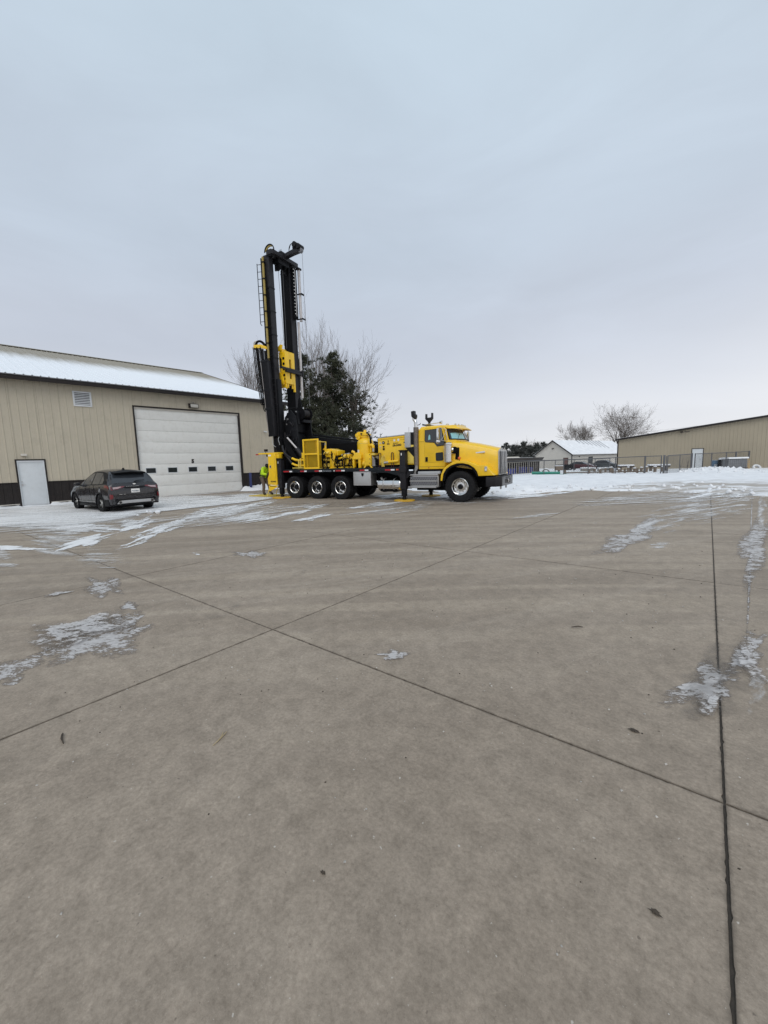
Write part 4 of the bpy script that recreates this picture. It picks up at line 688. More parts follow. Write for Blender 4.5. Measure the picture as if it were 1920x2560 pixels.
# gable end on the far side
P('gable_wall', MB().prism([(0.15, 0.1), (27, 0.1), (27, EZ), (13.5, EZ+4.2), (0.15, EZ)], S1+0.001, S1+0.03, 'x'), siding, bld)
# roof
RW = 13.5; RZ = EZ+0.22; RISE = 4.15
roofm = roofmat('warehouse_roof', (0.29, 0.26, 0.205), 1, 5.6, 10.2)
def roof_sheet(s, e):
    n = MB(); rows = []; ov = 0.5
    prof = ribbed(s, e, 0, 1, 0.030); half = len(prof.v)//2
    for (yy, zz) in ((-ov, RZ-ov*RISE/RW), (RW, RZ+RISE)):
        rows.append([(p[0], yy, zz - p[1]) for p in prof.v[:half]])
    n.grid(rows); return n
s = -10.3; EE = S1+0.32
while s < EE-0.01:
    e = min(s+PW, EE); P('roof_panel', roof_sheet(s+0.001, e-0.001), roofm, bld, clean=False, smooth=False); s = e
P('back_roof', MB().add([(-10.3, RW, RZ+RISE), (EE, RW, RZ+RISE), (EE, 2*RW+0.5, RZ-0.3), (-10.3, 2*RW+0.5, RZ-0.3)], [(0, 1, 2, 3)]), roofm, bld, clean=False)
P('ridge_cap', MB().prism([(-0.25, -0.045), (0, 0.03), (0.25, -0.045), (0.25, -0.03), (0, 0.05), (-0.25, -0.03)], -10.35, EE+0.02, 'x', Matrix.Translation((0, RW, RZ+RISE+0.04))), paint('ridge_tan', (0.30, 0.275, 0.22), 0.6), bld)
P('rake_trim', MB().prism([(-0.5, RZ-0.42), (RW, RZ+RISE-0.24), (RW, RZ+RISE+0.03), (-0.5, RZ-0.10)], EE, EE+0.04, 'x'), brownm, bld)
P('fascia', MB().box(-10.3, EE, -0.52, -0.49, RZ-0.40, RZ-0.17), brownm, bld, bevel=0.006)
P('soffit', MB().box(-10.3, EE, -0.488, 0.03, EZ-0.05, EZ-0.02), brownm, bld)
P('drip_edge', MB().box(-10.3, EE, -0.56, -0.522, RZ-0.20, RZ-0.165), galv, bld)
# man door
P('door', MB().box(0.04, 0.96, 0.02, 0.065, 0.05, 2.14), doorw, bld, bevel=0.004)
d = bld.children[-1]
P('handle', merge(MB().box(0.075, 0.125, 0.0, 0.019, 0.98, 1.10), MB().tube([(0.10, -0.004, 1.05), (0.10, -0.05, 1.05), (0.22, -0.055, 1.045)], 0.010, 8), MB().tube([(0.10, 0.019, 1.20), (0.10, -0.008, 1.20)], 0.025, 12)), steel, d)
P('door_frame', merge(MB().box(-0.06, 0.0, -0.045, 0.02, 0.0, 2.24), MB().box(1.0, 1.06, -0.045, 0.02, 0.0, 2.24), MB().box(-0.06, 1.06, -0.048, 0.02, 2.19, 2.25)), brownm, bld, bevel=0.004)
P('door_jamb', merge(MB().box(0.0, 0.035, -0.03, 0.03, 0.0, 2.19), MB().box(0.965, 1.0, -0.03, 0.03, 0.0, 2.19), MB().box(0.035, 0.965, -0.03, 0.03, 2.15, 2.19)), doorw, bld)
P('threshold', MB().box(-0.04, 1.04, -0.06, 0.1, -0.02, 0.045), conc_bl, bld)
# sectional overhead door
sh = 5.05/8
gd = link('overhead_door', None, bld)
for k in range(8):
    z = k*sh
    P('door_section', MB().box(5.14, 11.20, 0.06+0.0, 0.10, z+0.004, z+sh-0.004), garw, gd, bevel=0.006)
    P('section_ledge', MB().box(5.14, 11.20, 0.0575, 0.075, z+sh-0.035, z+sh-0.012), garw, gd, bevel=0.003)
for k in range(5):
    x = 5.70+k*1.175
    P('window_frame', merge(MB().box(x-0.29, x+0.29, 0.048, 0.062, 1.67, 1.71), MB().box(x-0.29, x+0.29, 0.048, 0.062, 1.35, 1.39), MB().box(x-0.29, x-0.25, 0.048, 0.062, 1.39, 1.67), MB().box(x+0.25, x+0.29, 0.048, 0.062, 1.39, 1.67)), whitepl, gd, bevel=0.003)
    P('window_pane', MB().box(x-0.25, x+0.25, 0.052, 0.058, 1.39, 1.67), glassd, gd)
text_mesh('door_number', '5', 0.30, decalk, gd, (8.08, 0.050, 1.93), (1, 0, 0), (0, 0, 1), bold=0.022, align='CENTER')
P('door_frame', merge(MB().box(5.05, 5.12, -0.05, 0.06, 0.0, 5.12), MB().box(11.22, 11.31, -0.05, 0.06, 0.0, 5.12), MB().box(5.05, 11.31, -0.052, 0.06, 5.05, 5.13)), brownm, bld, bevel=0.005)
P('door_header', MB().box(5.12, 11.22, 0.0, 0.05, 4.97, 5.05), trimw, bld)
P('door_seal', MB().box(5.14, 11.20, 0.05, 0.10, -0.01, 0.012), blackm, bld)
# louvre vent
vn = link('wall_vent', None, bld)
P('vent_frame', merge(MB().box(2.43, 2.50, -0.06, 0.0, 4.88, 5.62), MB().box(3.14, 3.21, -0.06, 0.0, 4.88, 5.62), MB().box(2.50, 3.14, -0.06, 0.0, 5.55, 5.62), MB().box(2.50, 3.14, -0.06, 0.0, 4.88, 4.95)), whitepl, vn, bevel=0.005)
P('vent_backing', MB().box(2.50, 3.14, -0.022, -0.018, 4.95, 5.55), darkin, vn)
for k in range(7):
    z = 4.99+k*0.083
    P('slat', MB().add([(2.50, -0.058, z-0.015), (3.14, -0.058, z-0.015), (3.14, -0.026, z+0.033), (2.50, -0.026, z+0.033), (2.50, -0.052, z-0.020), (3.14, -0.052, z-0.020)], [(0, 1, 2, 3), (0, 4, 5, 1)]), whitepl, vn, clean=False)
# wall lamps, camera
wl_ = link('wall_pack_light', None, bld)
P('lamp_housing', MB().prism([(0, 5.22), (-0.20, 5.20), (-0.24, 5.28), (-0.20, 5.46), (0, 5.49)], 8.06, 8.60, 'x'), brownm, wl_, bevel=0.012)
P('lamp_lens', MB().prism([(-0.212, 5.225), (-0.255, 5.28), (-0.222, 5.43)], 8.12, 8.56, 'x'), paint('lamp_glass', (0.45, 0.43, 0.38), 0.3), wl_)
P('lamp_sensor', MB().tube([(8.33, -0.1, 5.49), (8.33, -0.1, 5.56)], 0.025, 8), galv, wl_)
P('door_light', merge(MB().prism([(0, 2.40), (-0.12, 2.40), (-0.10, 2.47), (-0.03, 2.51), (0, 2.51)], 0.18, 0.40, 'x')), trimw, bld, bevel=0.01)
cm = P('security_camera', merge(MB().tube([(13.05, -0.02, 4.00), (13.05, -0.12, 3.98)], 0.03, 8), MB().tube([(12.98, -0.13, 3.99), (13.20, -0.20, 3.93)], 0.045, 10)), whitepl, bld)

# navy bollard
bo = link('bollard', None, loc=tuple(BW+BD*11.58+BN*0.42)+(0,), label='navy blue steel bollard at the right side of the big white door', cat='bollard')
P('post', MB().lathe([(0.085, 0), (0.085, 1.14), (0.07, 1.18), (0.03, 1.20), (0, 1.205)], 16), bluep, bo)
P('base_ring', MB().lathe([(0.12, 0), (0.12, 0.02), (0.085, 0.05)], 16), blackm, bo)

# ------------------------------------------------------------------ tan building on the right, gable end facing the yard
Y0 = 55.0; X0 = -8.45
hb = link('storage_building', None, loc=(X0, Y0, 0), label='plain tan metal building on the right with one white door behind the fence', cat='building')
def topz(x): return 3.50+0.122*x
XR = 22.0
s = 0.0
while s < XR:
    e = s+PW; m = ribbed(s+0.002, e-0.002, 0, 1, 0.02); h = len(m.v)//2
    d0, d1 = 8.36-0.5, 8.36+0.5
    segs = []
    if e <= 7.02 or s >= 8.02: segs = [(s, e, -0.4)]
    else:
        if s < 7.02: segs.append((s, 7.02, -0.4))
        if e > 8.02: segs.append((8.02, e, -0.4))
        segs.append((max(s, 7.02), min(e, 8.02), 2.16))
    r_ = MB()
    for a, b, zb in segs:
        m = ribbed(a+0.001, b-0.001, 0, 1, 0.02); h = len(m.v)//2; base = m.v[:h]
        r_.grid([[(p[0], p[1], zb) for p in base], [(p[0], p[1], topz(p[0])) for p in base]])
    P('siding_panel', r_, siding3, hb, clean=False, smooth=False); s = e
P('wall_core', merge(MB().prism([(0, -0.5), (7.0, -0.5), (7.0, topz(7.0)-0.02), (0, topz(0)-0.02)], 0.025, 0.2, 'y'), MB().prism([(8.04, -0.5), (XR, -0.5), (XR, topz(XR)-0.02), (8.04, topz(8.04)-0.02)], 0.025, 0.2, 'y'), MB().prism([(7.0, 2.18), (8.04, 2.18), (8.04, 4.3), (7.0, 4.3)], 0.025, 0.2, 'y'),
     MB().box(0, 0.2, 0.2, 30, -0.5, 3.45)), brownm, hb)
P('rake_trim', MB().prism([(-0.25, topz(-0.25)-0.10), (XR+.5, topz(XR+.5)-0.10), (XR+.5, topz(XR+.5)+0.10), (-0.25, topz(-0.25)+0.10)], -0.35, -0.31, 'y'), brownm, hb)
P('roof', MB().prism([(-0.27, topz(-0.27)+0.02), (XR+.5, topz(XR+.5)+0.02), (XR+.5, topz(XR+.5)+0.12), (-0.27, topz(-0.27)+0.12)], -0.305, 30, 'y'), snowm, hb)
P('corner_trim', MB().box(-0.03, 0.09, -0.03, 0.02, -0.4, 3.42), brownm, hb)
P('door', MB().box(7.07, 7.97, 0.0, 0.04, 0.02, 2.10), doorw, hb, bevel=0.004)
P('handle', MB().tube([(7.86, -0.05, 1.02), (7.74, -0.06, 1.02)], 0.02, 6), galv, hb.children[-1])
P('door_frame', merge(MB().box(7.0, 7.065, -0.035, 0.03, 0, 2.17), MB().box(7.975, 8.04, -0.035, 0.03, 0, 2.17), MB().box(7.0, 8.04, -0.038, 0.03, 2.11, 2.18)), brownm, hb)
P('wall_lamp', merge(MB().box(5.9, 6.15, -0.35, -0.02, 3.95, 4.0), MB().tube([(5.98, -0.3, 3.96), (6.75, -0.42, 3.96)], 0.04, 6), MB().box(6.0, 6.14, -0.08, 0.0, 3.9, 4.05)), woodd, hb)

# ------------------------------------------------------------------ pale building with the snowy gable roof
G = -0.75
hs = link('gabled_shed', None, loc=(-21.8, 89.0, G), rot=(0, 0, R(-16.4)), label='pale grey gabled building with snow-covered roof and dark trim', cat='building')
GW = 8.4; HE = 3.0; HA = 5.85; LEN = 25
s = -GW
while s < -0.01:
    e = min(s+PW, 0); ribs = ribbed(s+0.002, e-0.002, 0, 1, 0.02); h = len(ribs.v)//2; base = ribs.v[:h]
    tz = lambda x: HE+(HA-HE)*(1-abs(x+GW/2)/(GW/2))
    P('siding_panel', MB().grid([[(p[0], p[1], 0) for p in base], [(p[0], p[1], tz(p[0])) for p in base]]), siding2, hs, clean=False, smooth=False); s = e
s = 0.0
while s < LEN:
    e = s+PW; m = ribbed(s+0.002, e-0.002, 0, HE, 0.02)
    P('siding_panel', MB().add([(-p[1], p[0], p[2]) for p in m.v], m.f), siding2, hs, clean=False, smooth=False); s = e
P('wall_core', merge(MB().prism([(-GW, 0), (-0.05, 0), (-0.05, HE), (-GW/2, HA-0.02), (-GW, HE)], 0.03, 0.1, 'y'), MB().box(-0.12, -0.03, 0.1, LEN, 0, HE), MB().box(-GW, -GW+0.1, 0.1, LEN, 0, HE)), siding2, hs)
sl = (HA-HE)/(GW/2)
rm2 = roofmat('shed_roof', (0.30, 0.31, 0.31), 0, 100, 101)
P('roof', merge(MB().prism([(-GW/2, HA+0.05), (0.4, HE-0.4*sl+0.05), (0.4, HE-0.4*sl+0.17), (-GW/2, HA+0.17)], -0.36, LEN, 'y'), MB().prism([(-GW/2, HA+0.05), (-GW-0.4, HE-0.4*sl+0.05), (-GW-0.4, HE-0.4*sl+0.17), (-GW/2, HA+0.17)], -0.36, LEN, 'y')), snowm, hs)
P('rake_trim', merge(MB().prism([(-GW/2, HA-0.12), (0.42, HE-0.42*sl-0.16), (0.42, HE-0.42*sl+0.10), (-GW/2, HA+0.14)], -0.42, -0.365, 'y'), MB().prism([(-GW/2, HA-0.12), (-GW-0.42, HE-0.42*sl-0.16), (-GW-0.42, HE-0.42*sl+0.10), (-GW/2, HA+0.14)], -0.42, -0.365, 'y')), brownm, hs)
P('gutter', MB().box(0.405, 0.52, -0.36, LEN, HE-0.40*sl-0.06, HE-0.4*sl+0.08), brownm, hs)
P('corner_trim', MB().box(-0.06, 0.06, -0.05, 0.1, 0, HE), brownm, hs)
for k in range(8):
    y = 8.5+k*1.35
    P('bare_roof_rib', MB().prism([(-GW/2+0.05, HA+0.15), (-GW/2+1.0+0.25*k, HA-(1.0+0.25*k)*sl+0.17), (-GW/2+1.0+0.25*k, HA-(1.0+0.25*k)*sl+0.185), (-GW/2+0.05, HA+0.185)], y, y+0.28, 'y'), galv, hs)
P('door', MB().box(-1.75, -0.85, -0.05, 0.0, 0.05, 2.12), paint('brown_door', (0.12, 0.06, 0.05), 0.6), hs)
P('door_frame', merge(MB().box(-1.83, -1.76, -0.06, 0.0, 0, 2.2), MB().box(-0.84, -0.77, -0.06, 0.0, 0, 2.2), MB().box(-1.83, -0.77, -0.062, 0.0, 2.13, 2.22)), brownm, hs)
wi = P('side_window', merge(MB().box(0.02, 0.06, 6.4, 8.1, 0.9, 2.3)), brownm, hs)
P('window_pane', MB().box(0.061, 0.07, 6.55, 7.95, 1.02, 2.18), glassd, wi)
P('wall_lamp', merge(MB().box(-4.4, -4.1, -0.25, 0, 4.1, 4.3), MB().tube([(-4.2, -0.2, 4.25), (-3.9, -0.35, 4.28)], 0.05, 6)), brownm, hs)
P('wall_lamp', MB().box(-0.01, 0.15, 2.6, 2.85, 2.3, 2.45), brownm, hs)

# ------------------------------------------------------------------ low open-fronted lean-to with pale pickets
le = link('lean_to_shed', None, loc=(-17.4, 43.3, -0.30), label='low open-fronted lean-to with dark roof and pale upright slats', cat='shed')
LL = 11.6
P('roof', MB().prism([(-3.2, 1.55), (0.25, 1.62), (0.5, 2.0), (-3.2, 1.85)], -0.3, LL+0.3, 'y'), woodd, le, bevel=0.01)
P('roof_snow', MB().prism([(-3.2, 1.852), (0.35, 1.98), (0.3, 2.02), (-3.2, 1.92)], -0.3, LL*0.7, 'y'), snowm, le)
P('back_wall', MB().box(-3.0, -2.9, 0, LL, -0.1, 1.6), woodd, le)
P('end_wall', MB().box(-2.9, -0.02, LL-0.12, LL, -0.1, 1.6), woodd, le)
P('end_wall', MB().box(-2.9, -0.02, 0.0, 0.12, -0.1, 1.6), woodd, le)
P('top_rail', MB().box(0.02, 0.07, 0.0, LL+0.1, 1.46, 1.54), picket, le); P('bottom_rail', MB().box(0.02, 0.07, 0.0, LL+0.1, 0.10, 0.17), galvf, le)
for k in range(15):
    y = 0.2+k*(LL-1.6)/14
    P('picket', MB().box(0.071, 0.115, y, y+0.13, 0.02, 1.55), picket, le)
for k in range(4): P('post', MB().box(-0.15, -0.02, 0.3+k*3.6, 0.45+k*3.6, -0.1, 1.55), woodd, le)
rnd = random.Random(8)
bars = ['nearest the truck bumper', 'second from the truck bumper', 'third from the truck bumper', 'middle one of the row', 'third from the open end', 'second from the open end', 'last, at the open end']
for k in range(7):
    h = rnd.uniform(0.78, 1.0); b = link('plastic_drum', None, loc=(-17.95+rnd.uniform(-.1, .1), 44.2+k*1.4, -0.36), label='blue plastic drum inside the lean-to, '+bars[k], cat='drum', group='blue drums inside the lean-to')
    P('drum_body', MB().lathe([(0.30, 0), (0.33, 0.04), (0.33, h*0.3), (0.345, h*0.33), (0.33, h*0.36), (0.33, h*0.64), (0.345, h*0.67), (0.33, h*0.7), (0.33, h-0.05), (0.29, h)], 16), bluedr, b)
    P('lid', MB().lathe([(0.28, h), (0.27, h+0.025), (0, h+0.02)], 16), whitepl if k in (2, 4) else bluedr, b)
# ------------------------------------------------------------------ chain-link fence and gates
def zt(x, y): return max(hsnow(x, y), -0.8)
def chain(mb, a, b, za, zb, h, sp=0.20, r=0.006):
    a = Vector(a); b = Vector(b); L = (b-a).length; d = (b-a)/L
    for sg in (1, -1):
        o = -h
        while o < L:
            u0, v0, u1, v1 = o, 0.0, o+h, h
            if u0 < 0: v0 = -u0; u0 = 0
            if u1 > L: v1 = h-(u1-L); u1 = L
            if u1 > u0:
                if sg < 0: u0, u1 = L-u0, L-u1
                P0 = a+d*u0; P1 = a+d*u1; z0 = za+(zb-za)*u0/L; z1 = za+(zb-za)*u1/L
                n = Vector((d.y, -d.x))*r
                mb.add([(P0.x-n.x, P0.y-n.y, z0+v0-r), (P0.x+n.x, P0.y+n.y, z0+v0+r), (P1.x+n.x, P1.y+n.y, z1+v1+r), (P1.x-n.x, P1.y-n.y, z1+v1-r)], [(0, 1, 2, 3)])
            o += sp
    return mb
def fence(pts, tops, h, label, thick=(), name='chain_link_fence'):
    f = link(name, None, loc=(0, 0, 0), label=label, cat='fence')
    for i, (x, y) in enumerate(pts):
        zb = tops[i]-h-0.4; r = 0.065 if i in thick else 0.042
        P('post', MB().lathe([(r, zb), (r, tops[i]+0.02), (r*1.2, tops[i]+0.03), (0, tops[i]+0.06)], 8, Matrix.Translation((x, y, 0))), galvf, f)
    for i in range(len(pts)-1):
        a, b = pts[i], pts[i+1]
        P('top_rail', MB().tube([(a[0], a[1], tops[i]), (b[0], b[1], tops[i+1])], 0.032, 6), galvf, f)
        P('wire_mesh', chain(MB(), a, b, tops[i]-h, tops[i+1]-h, h-0.02), galvf, f, clean=False, smooth=False, kind='stuff')
    return f
fence([(-17.2, 42.0), (-12.9, 42.1), (-11.0, 42.0), (-8.8, 41.9), (-6.5, 41.6), (-4.2, 41.1), (-3.05, 41.0)], [1.36, 1.37, 1.39, 1.42, 1.47, 1.51, 1.52], 1.68, 'chain-link fence along the snow bank in front of the parked cars', thick=(5,))
fence([(-17.0, 49.5), (-14.6, 52.0), (-12.6, 52.6), (-10.4, 53.0), (-8.9, 53.2)], [1.25, 1.27, 1.3, 1.32, 1.35], 1.6, 'back run of chain-link fence between the pipes and the pale building')
fence([(-0.95, 47.2), (0.25, 49.5), (1.35, 51.2), (2.1, 52.4), (3.15, 54.1)], [1.60, 1.62, 1.64, 1.66, 1.70], 1.75, 'chain-link fence on the right, in front of the caged tanks', thick=(3, 4))
gt = link('chain_link_gate', None, loc=(0, 0, 0), label='galvanised pipe gate with bracing standing between two heavy posts', cat='gate')
for (x, y, z, r) in ((-2.85, 41.0, 1.58, 0.08), (-2.70, 41.05, 1.50, 0.035), (-1.15, 46.6, 1.68, 0.05)):
    P('gate_post', MB().tube([(x, y, -0.5), (x, y, z)], r, 8), galvf, gt)
A, B = (-2.62, 41.15), (-1.22, 46.3)
P('gate_frame', merge(MB().tube([A+(0.0,), A+(1.52,), B+(1.60,), B+(0.12,), A+(0.0,)], 0.036, 6), MB().tube([((A[0]+B[0])/2, (A[1]+B[1])/2, 0.05), ((A[0]+B[0])/2, (A[1]+B[1])/2, 1.55)], 0.03, 6)), galvf, gt)
P('brace', MB().tube([((A[0]+B[0])/2, (A[1]+B[1])/2, 0.75), B+(0.14,)], 0.008, 5), galvf, gt)
P('wire_mesh', chain(MB(), A, B, 0.0, 0.12, 1.5), galvf, gt, clean=False, smooth=False, kind='stuff')

# ------------------------------------------------------------------ stored goods behind the fence
def tube_ring(mb, p0, p1, r, th=0.02, n=16):
    d = (Vector(p1)-Vector(p0)); L = d.length; M = rot_to(Vector(p0), d)
    return mb.lathe([(r, 0), (r, L), (r-th, L), (r-th, 0)], n, M, close=True)
gp = [((-14.3, 42.9, 0.0), (-11.2, 42.7, 0.0), 'front bottom green pipe of the stack behind the fence'), ((-14.2, 43.2, 0.0), (-10.9, 43.1, 0.0), 'rear bottom green pipe of the stack behind the fence'),
      ((-14.4, 43.05, 0.235), (-11.6, 42.95, 0.235), 'top green pipe of the stack behind the fence'), ((-11.3, 43.6, 0.0), (-9.5, 43.0, 0.0), 'green pipe lying askew right of the stack')]
for a, b, lab in gp:
    z = -0.16; P('plastic_pipe', tube_ring(MB(), (a[0], a[1], a[2]+z), (b[0], b[1], b[2]+z), 0.135), greenp, label=lab, cat='pipe', group='green pipes behind the fence')
wp = [((-9.9, 44.8, 0.02), (-8.3, 43.9, 0.02), 0.20, 'snowy white pipe left of the timber rails'), ((-9.3, 45.3, 0.02), (-7.4, 44.5, 0.02), 0.20, 'snowy white pipe second from the timber rails'), ((-11.4, 45.5, 0.0), (-9.2, 45.9, 0.0), 0.24, 'snowy white pipe lying behind the green pipes'), ((-8.4, 44.1, 0.0), (-6.9, 43.6, 0.0), 0.14, 'thin white pipe close behind the fence')]
for a, b, r, lab in wp: P('culvert_pipe', tube_ring(MB(), (a[0], a[1], a[2]-0.1), (b[0], b[1], b[2]-0.1), r, 0.03), whitepl, label=lab, cat='pipe', group='white pipes behind the fence')
ar = link('pipe_hoop', None, loc=(-13.35, 44.2, -0.1), label='snow-capped grey hoop behind the green pipes', cat='pipe')
P('hoop', MB().tube([(0.42*math.cos(a/10*math.pi), 0, 0.5*math.sin(a/10*math.pi)) for a in range(11)], 0.07, 8), conc_bl, ar)
P('snow_cap', MB().tube([(0.44*math.cos(a/10*math.pi), 0, 0.06+0.52*math.sin(a/10*math.pi)) for a in range(3, 8)], 0.06, 8), snowm, ar)
for i, (x, y, sx, lab) in enumerate([(-12.2, 58, 1.7, 'left grey concrete block before the maroon car'), (-10.0, 57, 1.7, 'right grey concrete block before the maroon car'), (-8.1, 56.2, 1.0, 'short grey concrete block before the dark parked car')]):
    b = link('concrete_block', None, loc=(x, y, -0.52), rot=(0, 0, 0.5), label=lab, cat='block', group='concrete blocks in the yard')
    P('block', MB().box(-sx/2, sx/2, -0.3, 0.3, 0, 0.62), conc_bl, b, bevel=0.03); P('snow_cap', MB().box(-sx/2-0.02, sx/2+0.03, -0.32, 0.32, 0.60, 0.76), snowm, b, bevel=0.07, seg=3)
wc = link('wooden_crate', None, loc=(-13.9, 51, -0.35), rot=(0, 0, 0.5), label='small wooden box on a post behind the green pipes', cat='crate')
P('post', MB().box(-0.1, 0.1, -0.1, 0.1, -0.4, 0.45), wood, wc); P('box', MB().box(-0.42, 0.42, -0.3, 0.3, 0.45, 0.95), wood, wc, bevel=0.02); P('snow_cap', MB().box(-0.43, 0.44, -0.31, 0.31, 0.94, 1.02), snowm, wc, bevel=0.03)
dt = link('flat_trailer', None, loc=(-18.7, 72.0, -0.6), rot=(0, 0, 0.7), label='dark low trailer box left of the maroon car', cat='trailer')
P('box', MB().box(-1.1, 1.1, -0.8, 0.8, 0.35, 1.0), blackm, dt, bevel=0.03); P('wheel', MB().tube([(0, -0.9, 0.3), (0, 0.9, 0.3)], 0.3, 14), rubber, dt); P('drawbar', MB().box(1.1, 2.2, -0.06, 0.06, 0.3, 0.42), blackm, dt)
# low timber rails with stub posts
tr = link('timber_rail', None, loc=(0, 0, 0), label='low timber rail on short posts just behind the chain-link fence', cat='rail')
pts = [(-11.2, 43.3), (-9.0, 43.2), (-6.9, 42.9), (-4.9, 42.5), (-4.35, 42.4)]
for i in range(len(pts)-1):
    a, b = pts[i], pts[i+1]; P('rail', MB().tube([a+(zt(*a)+0.12,), b+(zt(*b)+0.12,)], 0.075, 4), wood, tr)
for (x, y) in pts + [(-7.95, 43.05), (-5.9, 42.7)]: P('post', MB().box(x-0.08, x+0.08, y-0.08, y+0.08, zt(x, y)-0.2, zt(x, y)+0.42), wood, tr)
rnd = random.Random(21)
names = ['first', 'second', 'third', 'fourth', 'fifth', 'sixth', 'seventh', 'eighth', 'ninth', 'tenth', 'eleventh', 'twelfth']
for k in range(12):
    x = -9.4+k*0.52+rnd.uniform(-.1, .1)+(0.4 if k > 5 else 0); y = 45.2+rnd.uniform(-.4, .5)-k*0.06; h = rnd.uniform(0.34, 0.48); z = zt(x, y)
    o = link('timber_stub', None, loc=(x, y, z), rot=(0, 0, rnd.uniform(0, 1)), label='short snow-capped timber stub, %s from the left of its row' % names[k], cat='post', group='row of short timber stubs in the snow')
    P('stub', MB().box(-0.09, 0.09, -0.09, 0.09, -0.2, h), wood, o); P('snow_cap', MB().box(-0.10, 0.10, -0.10, 0.10, h-0.005, h+0.09), snowm, o, bevel=0.035)
for (x, y, lx, z0, lab) in ((-6.75, 49.5, 1.35, 0.50, 'snow-covered low bench before the tan building corner'), (-3.7, 47.2, 1.7, 0.50, 'snow-covered low table left of the gate')):
    t_ = link('low_table', None, loc=(x, y, zt(x, y)), rot=(0, 0, 0.35), label=lab, cat='table')
    P('table_top', MB().box(-lx/2, lx/2, -0.4, 0.4, z0-0.1, z0+0.04), woodd, t_); P('snow_cap', MB().box(-lx/2-0.02, lx/2+0.02, -0.42, 0.42, z0+0.035, z0+0.17), snowm, t_, bevel=0.05)
    for q in (-lx/2+0.2, lx/2-0.2): P('leg', MB().box(q-0.06, q+0.06, -0.3, 0.3, -0.2, z0-0.1), wood, t_)
# drums and caged tanks right of the door
dr = link('plastic_drum', None, loc=(0.62, 53.3, 0), label='grey-blue drum standing right of the white door', cat='drum')
P('drum_body', MB().lathe([(0.30, -.1), (0.31, 0.25), (0.325, 0.28), (0.31, 0.31), (0.31, 0.55), (0.325, 0.58), (0.31, 0.61), (0.30, 0.88)], 18), bluedr2, dr); P('lid', MB().lathe([(0.31, 0.88), (0.31, 0.92), (0, 0.92)], 18), greyp, dr); P('label_patch', MB().box(-0.12, 0.12, -0.325, -0.30, 0.3, 0.5), greyp, dr)
dk = link('plastic_drum', None, loc=(1.08, 52.7, 0), label='black snow-topped drum leaning between the blue drum and the cages', cat='drum')
P('drum_body', MB().lathe([(0.29, -.1), (0.30, 0.30), (0.30, 0.9), (0.27, 0.98)], 16), blackm, dk); P('snow_cap', MB().lathe([(0.29, 0.97), (0.24, 1.10), (0, 1.16)], 14), snowm, dk)
def ibc(x, y, rz, lab):
    c = link('caged_tank', None, loc=(x, y, 0), rot=(0, 0, rz), label=lab, cat='tank', group='snow-topped caged tanks at the tan wall')
    P('pallet', MB().box(-0.55, 0.55, -0.5, 0.5, -0.05, 0.12), woodd, c); P('bottle', MB().box(-0.50, 0.50, -0.45, 0.45, 0.13, 0.98), paint('tank_grey', (0.22, 0.23, 0.24), 0.5) if 'tank_grey' not in MATS else MATS['tank_grey'], c, bevel=0.06)
    m = MB()
    for k in range(7): m.box(-0.54+k*0.175, -0.52+k*0.175, -0.50, -0.48, 0.12, 1.02); m.box(-0.54+k*0.175, -0.52+k*0.175, 0.48, 0.50, 0.12, 1.02)
    for z in (0.15, 0.38, 0.60, 0.82, 1.0): m.box(-0.56, 0.56, -0.525, -0.502, z, z+0.03); m.box(0.53, 0.56, -0.5, 0.5, z, z+0.03); m.box(-0.56, -0.53, -0.5, 0.5, z, z+0.03)
    P('cage', m, galv, c, clean=False); P('snow_cap', MB().box(-0.57, 0.57, -0.52, 0.52, 1.0, 1.17), snowm, c, bevel=0.07, seg=3)
ibc(1.75, 51.9, 0.55, 'left caged tank with snow on top, behind the fence post'); ibc(2.35, 52.9, 0.55, 'right caged tank with snow on top beside the yellowish board')
P('board', MB().box(-0.35, 0.35, -0.02, 0.02, 0, 1.0), tanwood, loc=(2.93, 53.3, 0.0), rot=(-0.12, 0, 0.6), label='yellowish board leaning against the right caged tank', cat='board')
P('snowy_tyre', MB().lathe([(0.18, 0), (0.34, 0), (0.38, 0.1), (0.34, 0.2), (0.18, 0.2)], 18, close=True), whitepl, loc=(3.75, 54.2, 0.02), rot=(0.9, 0, 0.4), label='pale round object lying at the foot of the tan wall', cat='tyre')
P('snowy_tyre', MB().lathe([(0, 0), (0.3, 0), (0.26, 0.16), (0, 0.2)], 14), whitepl, loc=(0.15, 53.6, 0.04), label='small pale lump between the white door and the blue drum', cat='bucket')
# dead shrubs in front of the wall
def shrub(x, y, h, seed, lab):
    rd = random.Random(seed); m = MB(); z = zt(x, y)
    for k in range(7):
        a = rd.uniform(0, 6.28); l = h*rd.uniform(0.6, 1.0)
        m.tube([(0, 0, 0), (0.06*math.cos(a), 0.06*math.sin(a), l*0.5), (0.18*math.cos(a+rd.uniform(-.6, .6)), 0.18*math.sin(a), l)], [0.012, 0.009, 0.004], 4)
    P('dead_shrub', m, bark, loc=(x, y, z), label=lab, cat='shrub')
shrub(-1.55, 49.5, 1.3, 1, 'bare dead stems standing behind the pipe gate'); shrub(-2.05, 49.0, 1.2, 2, 'thin bare stems left behind the pipe gate'); shrub(-4.9, 53.5, 0.9, 3, 'low bare stems at the tan wall, left of the gate'); shrub(2.6, 54.2, 1.3, 4, 'bare twigs rising behind the caged tanks')
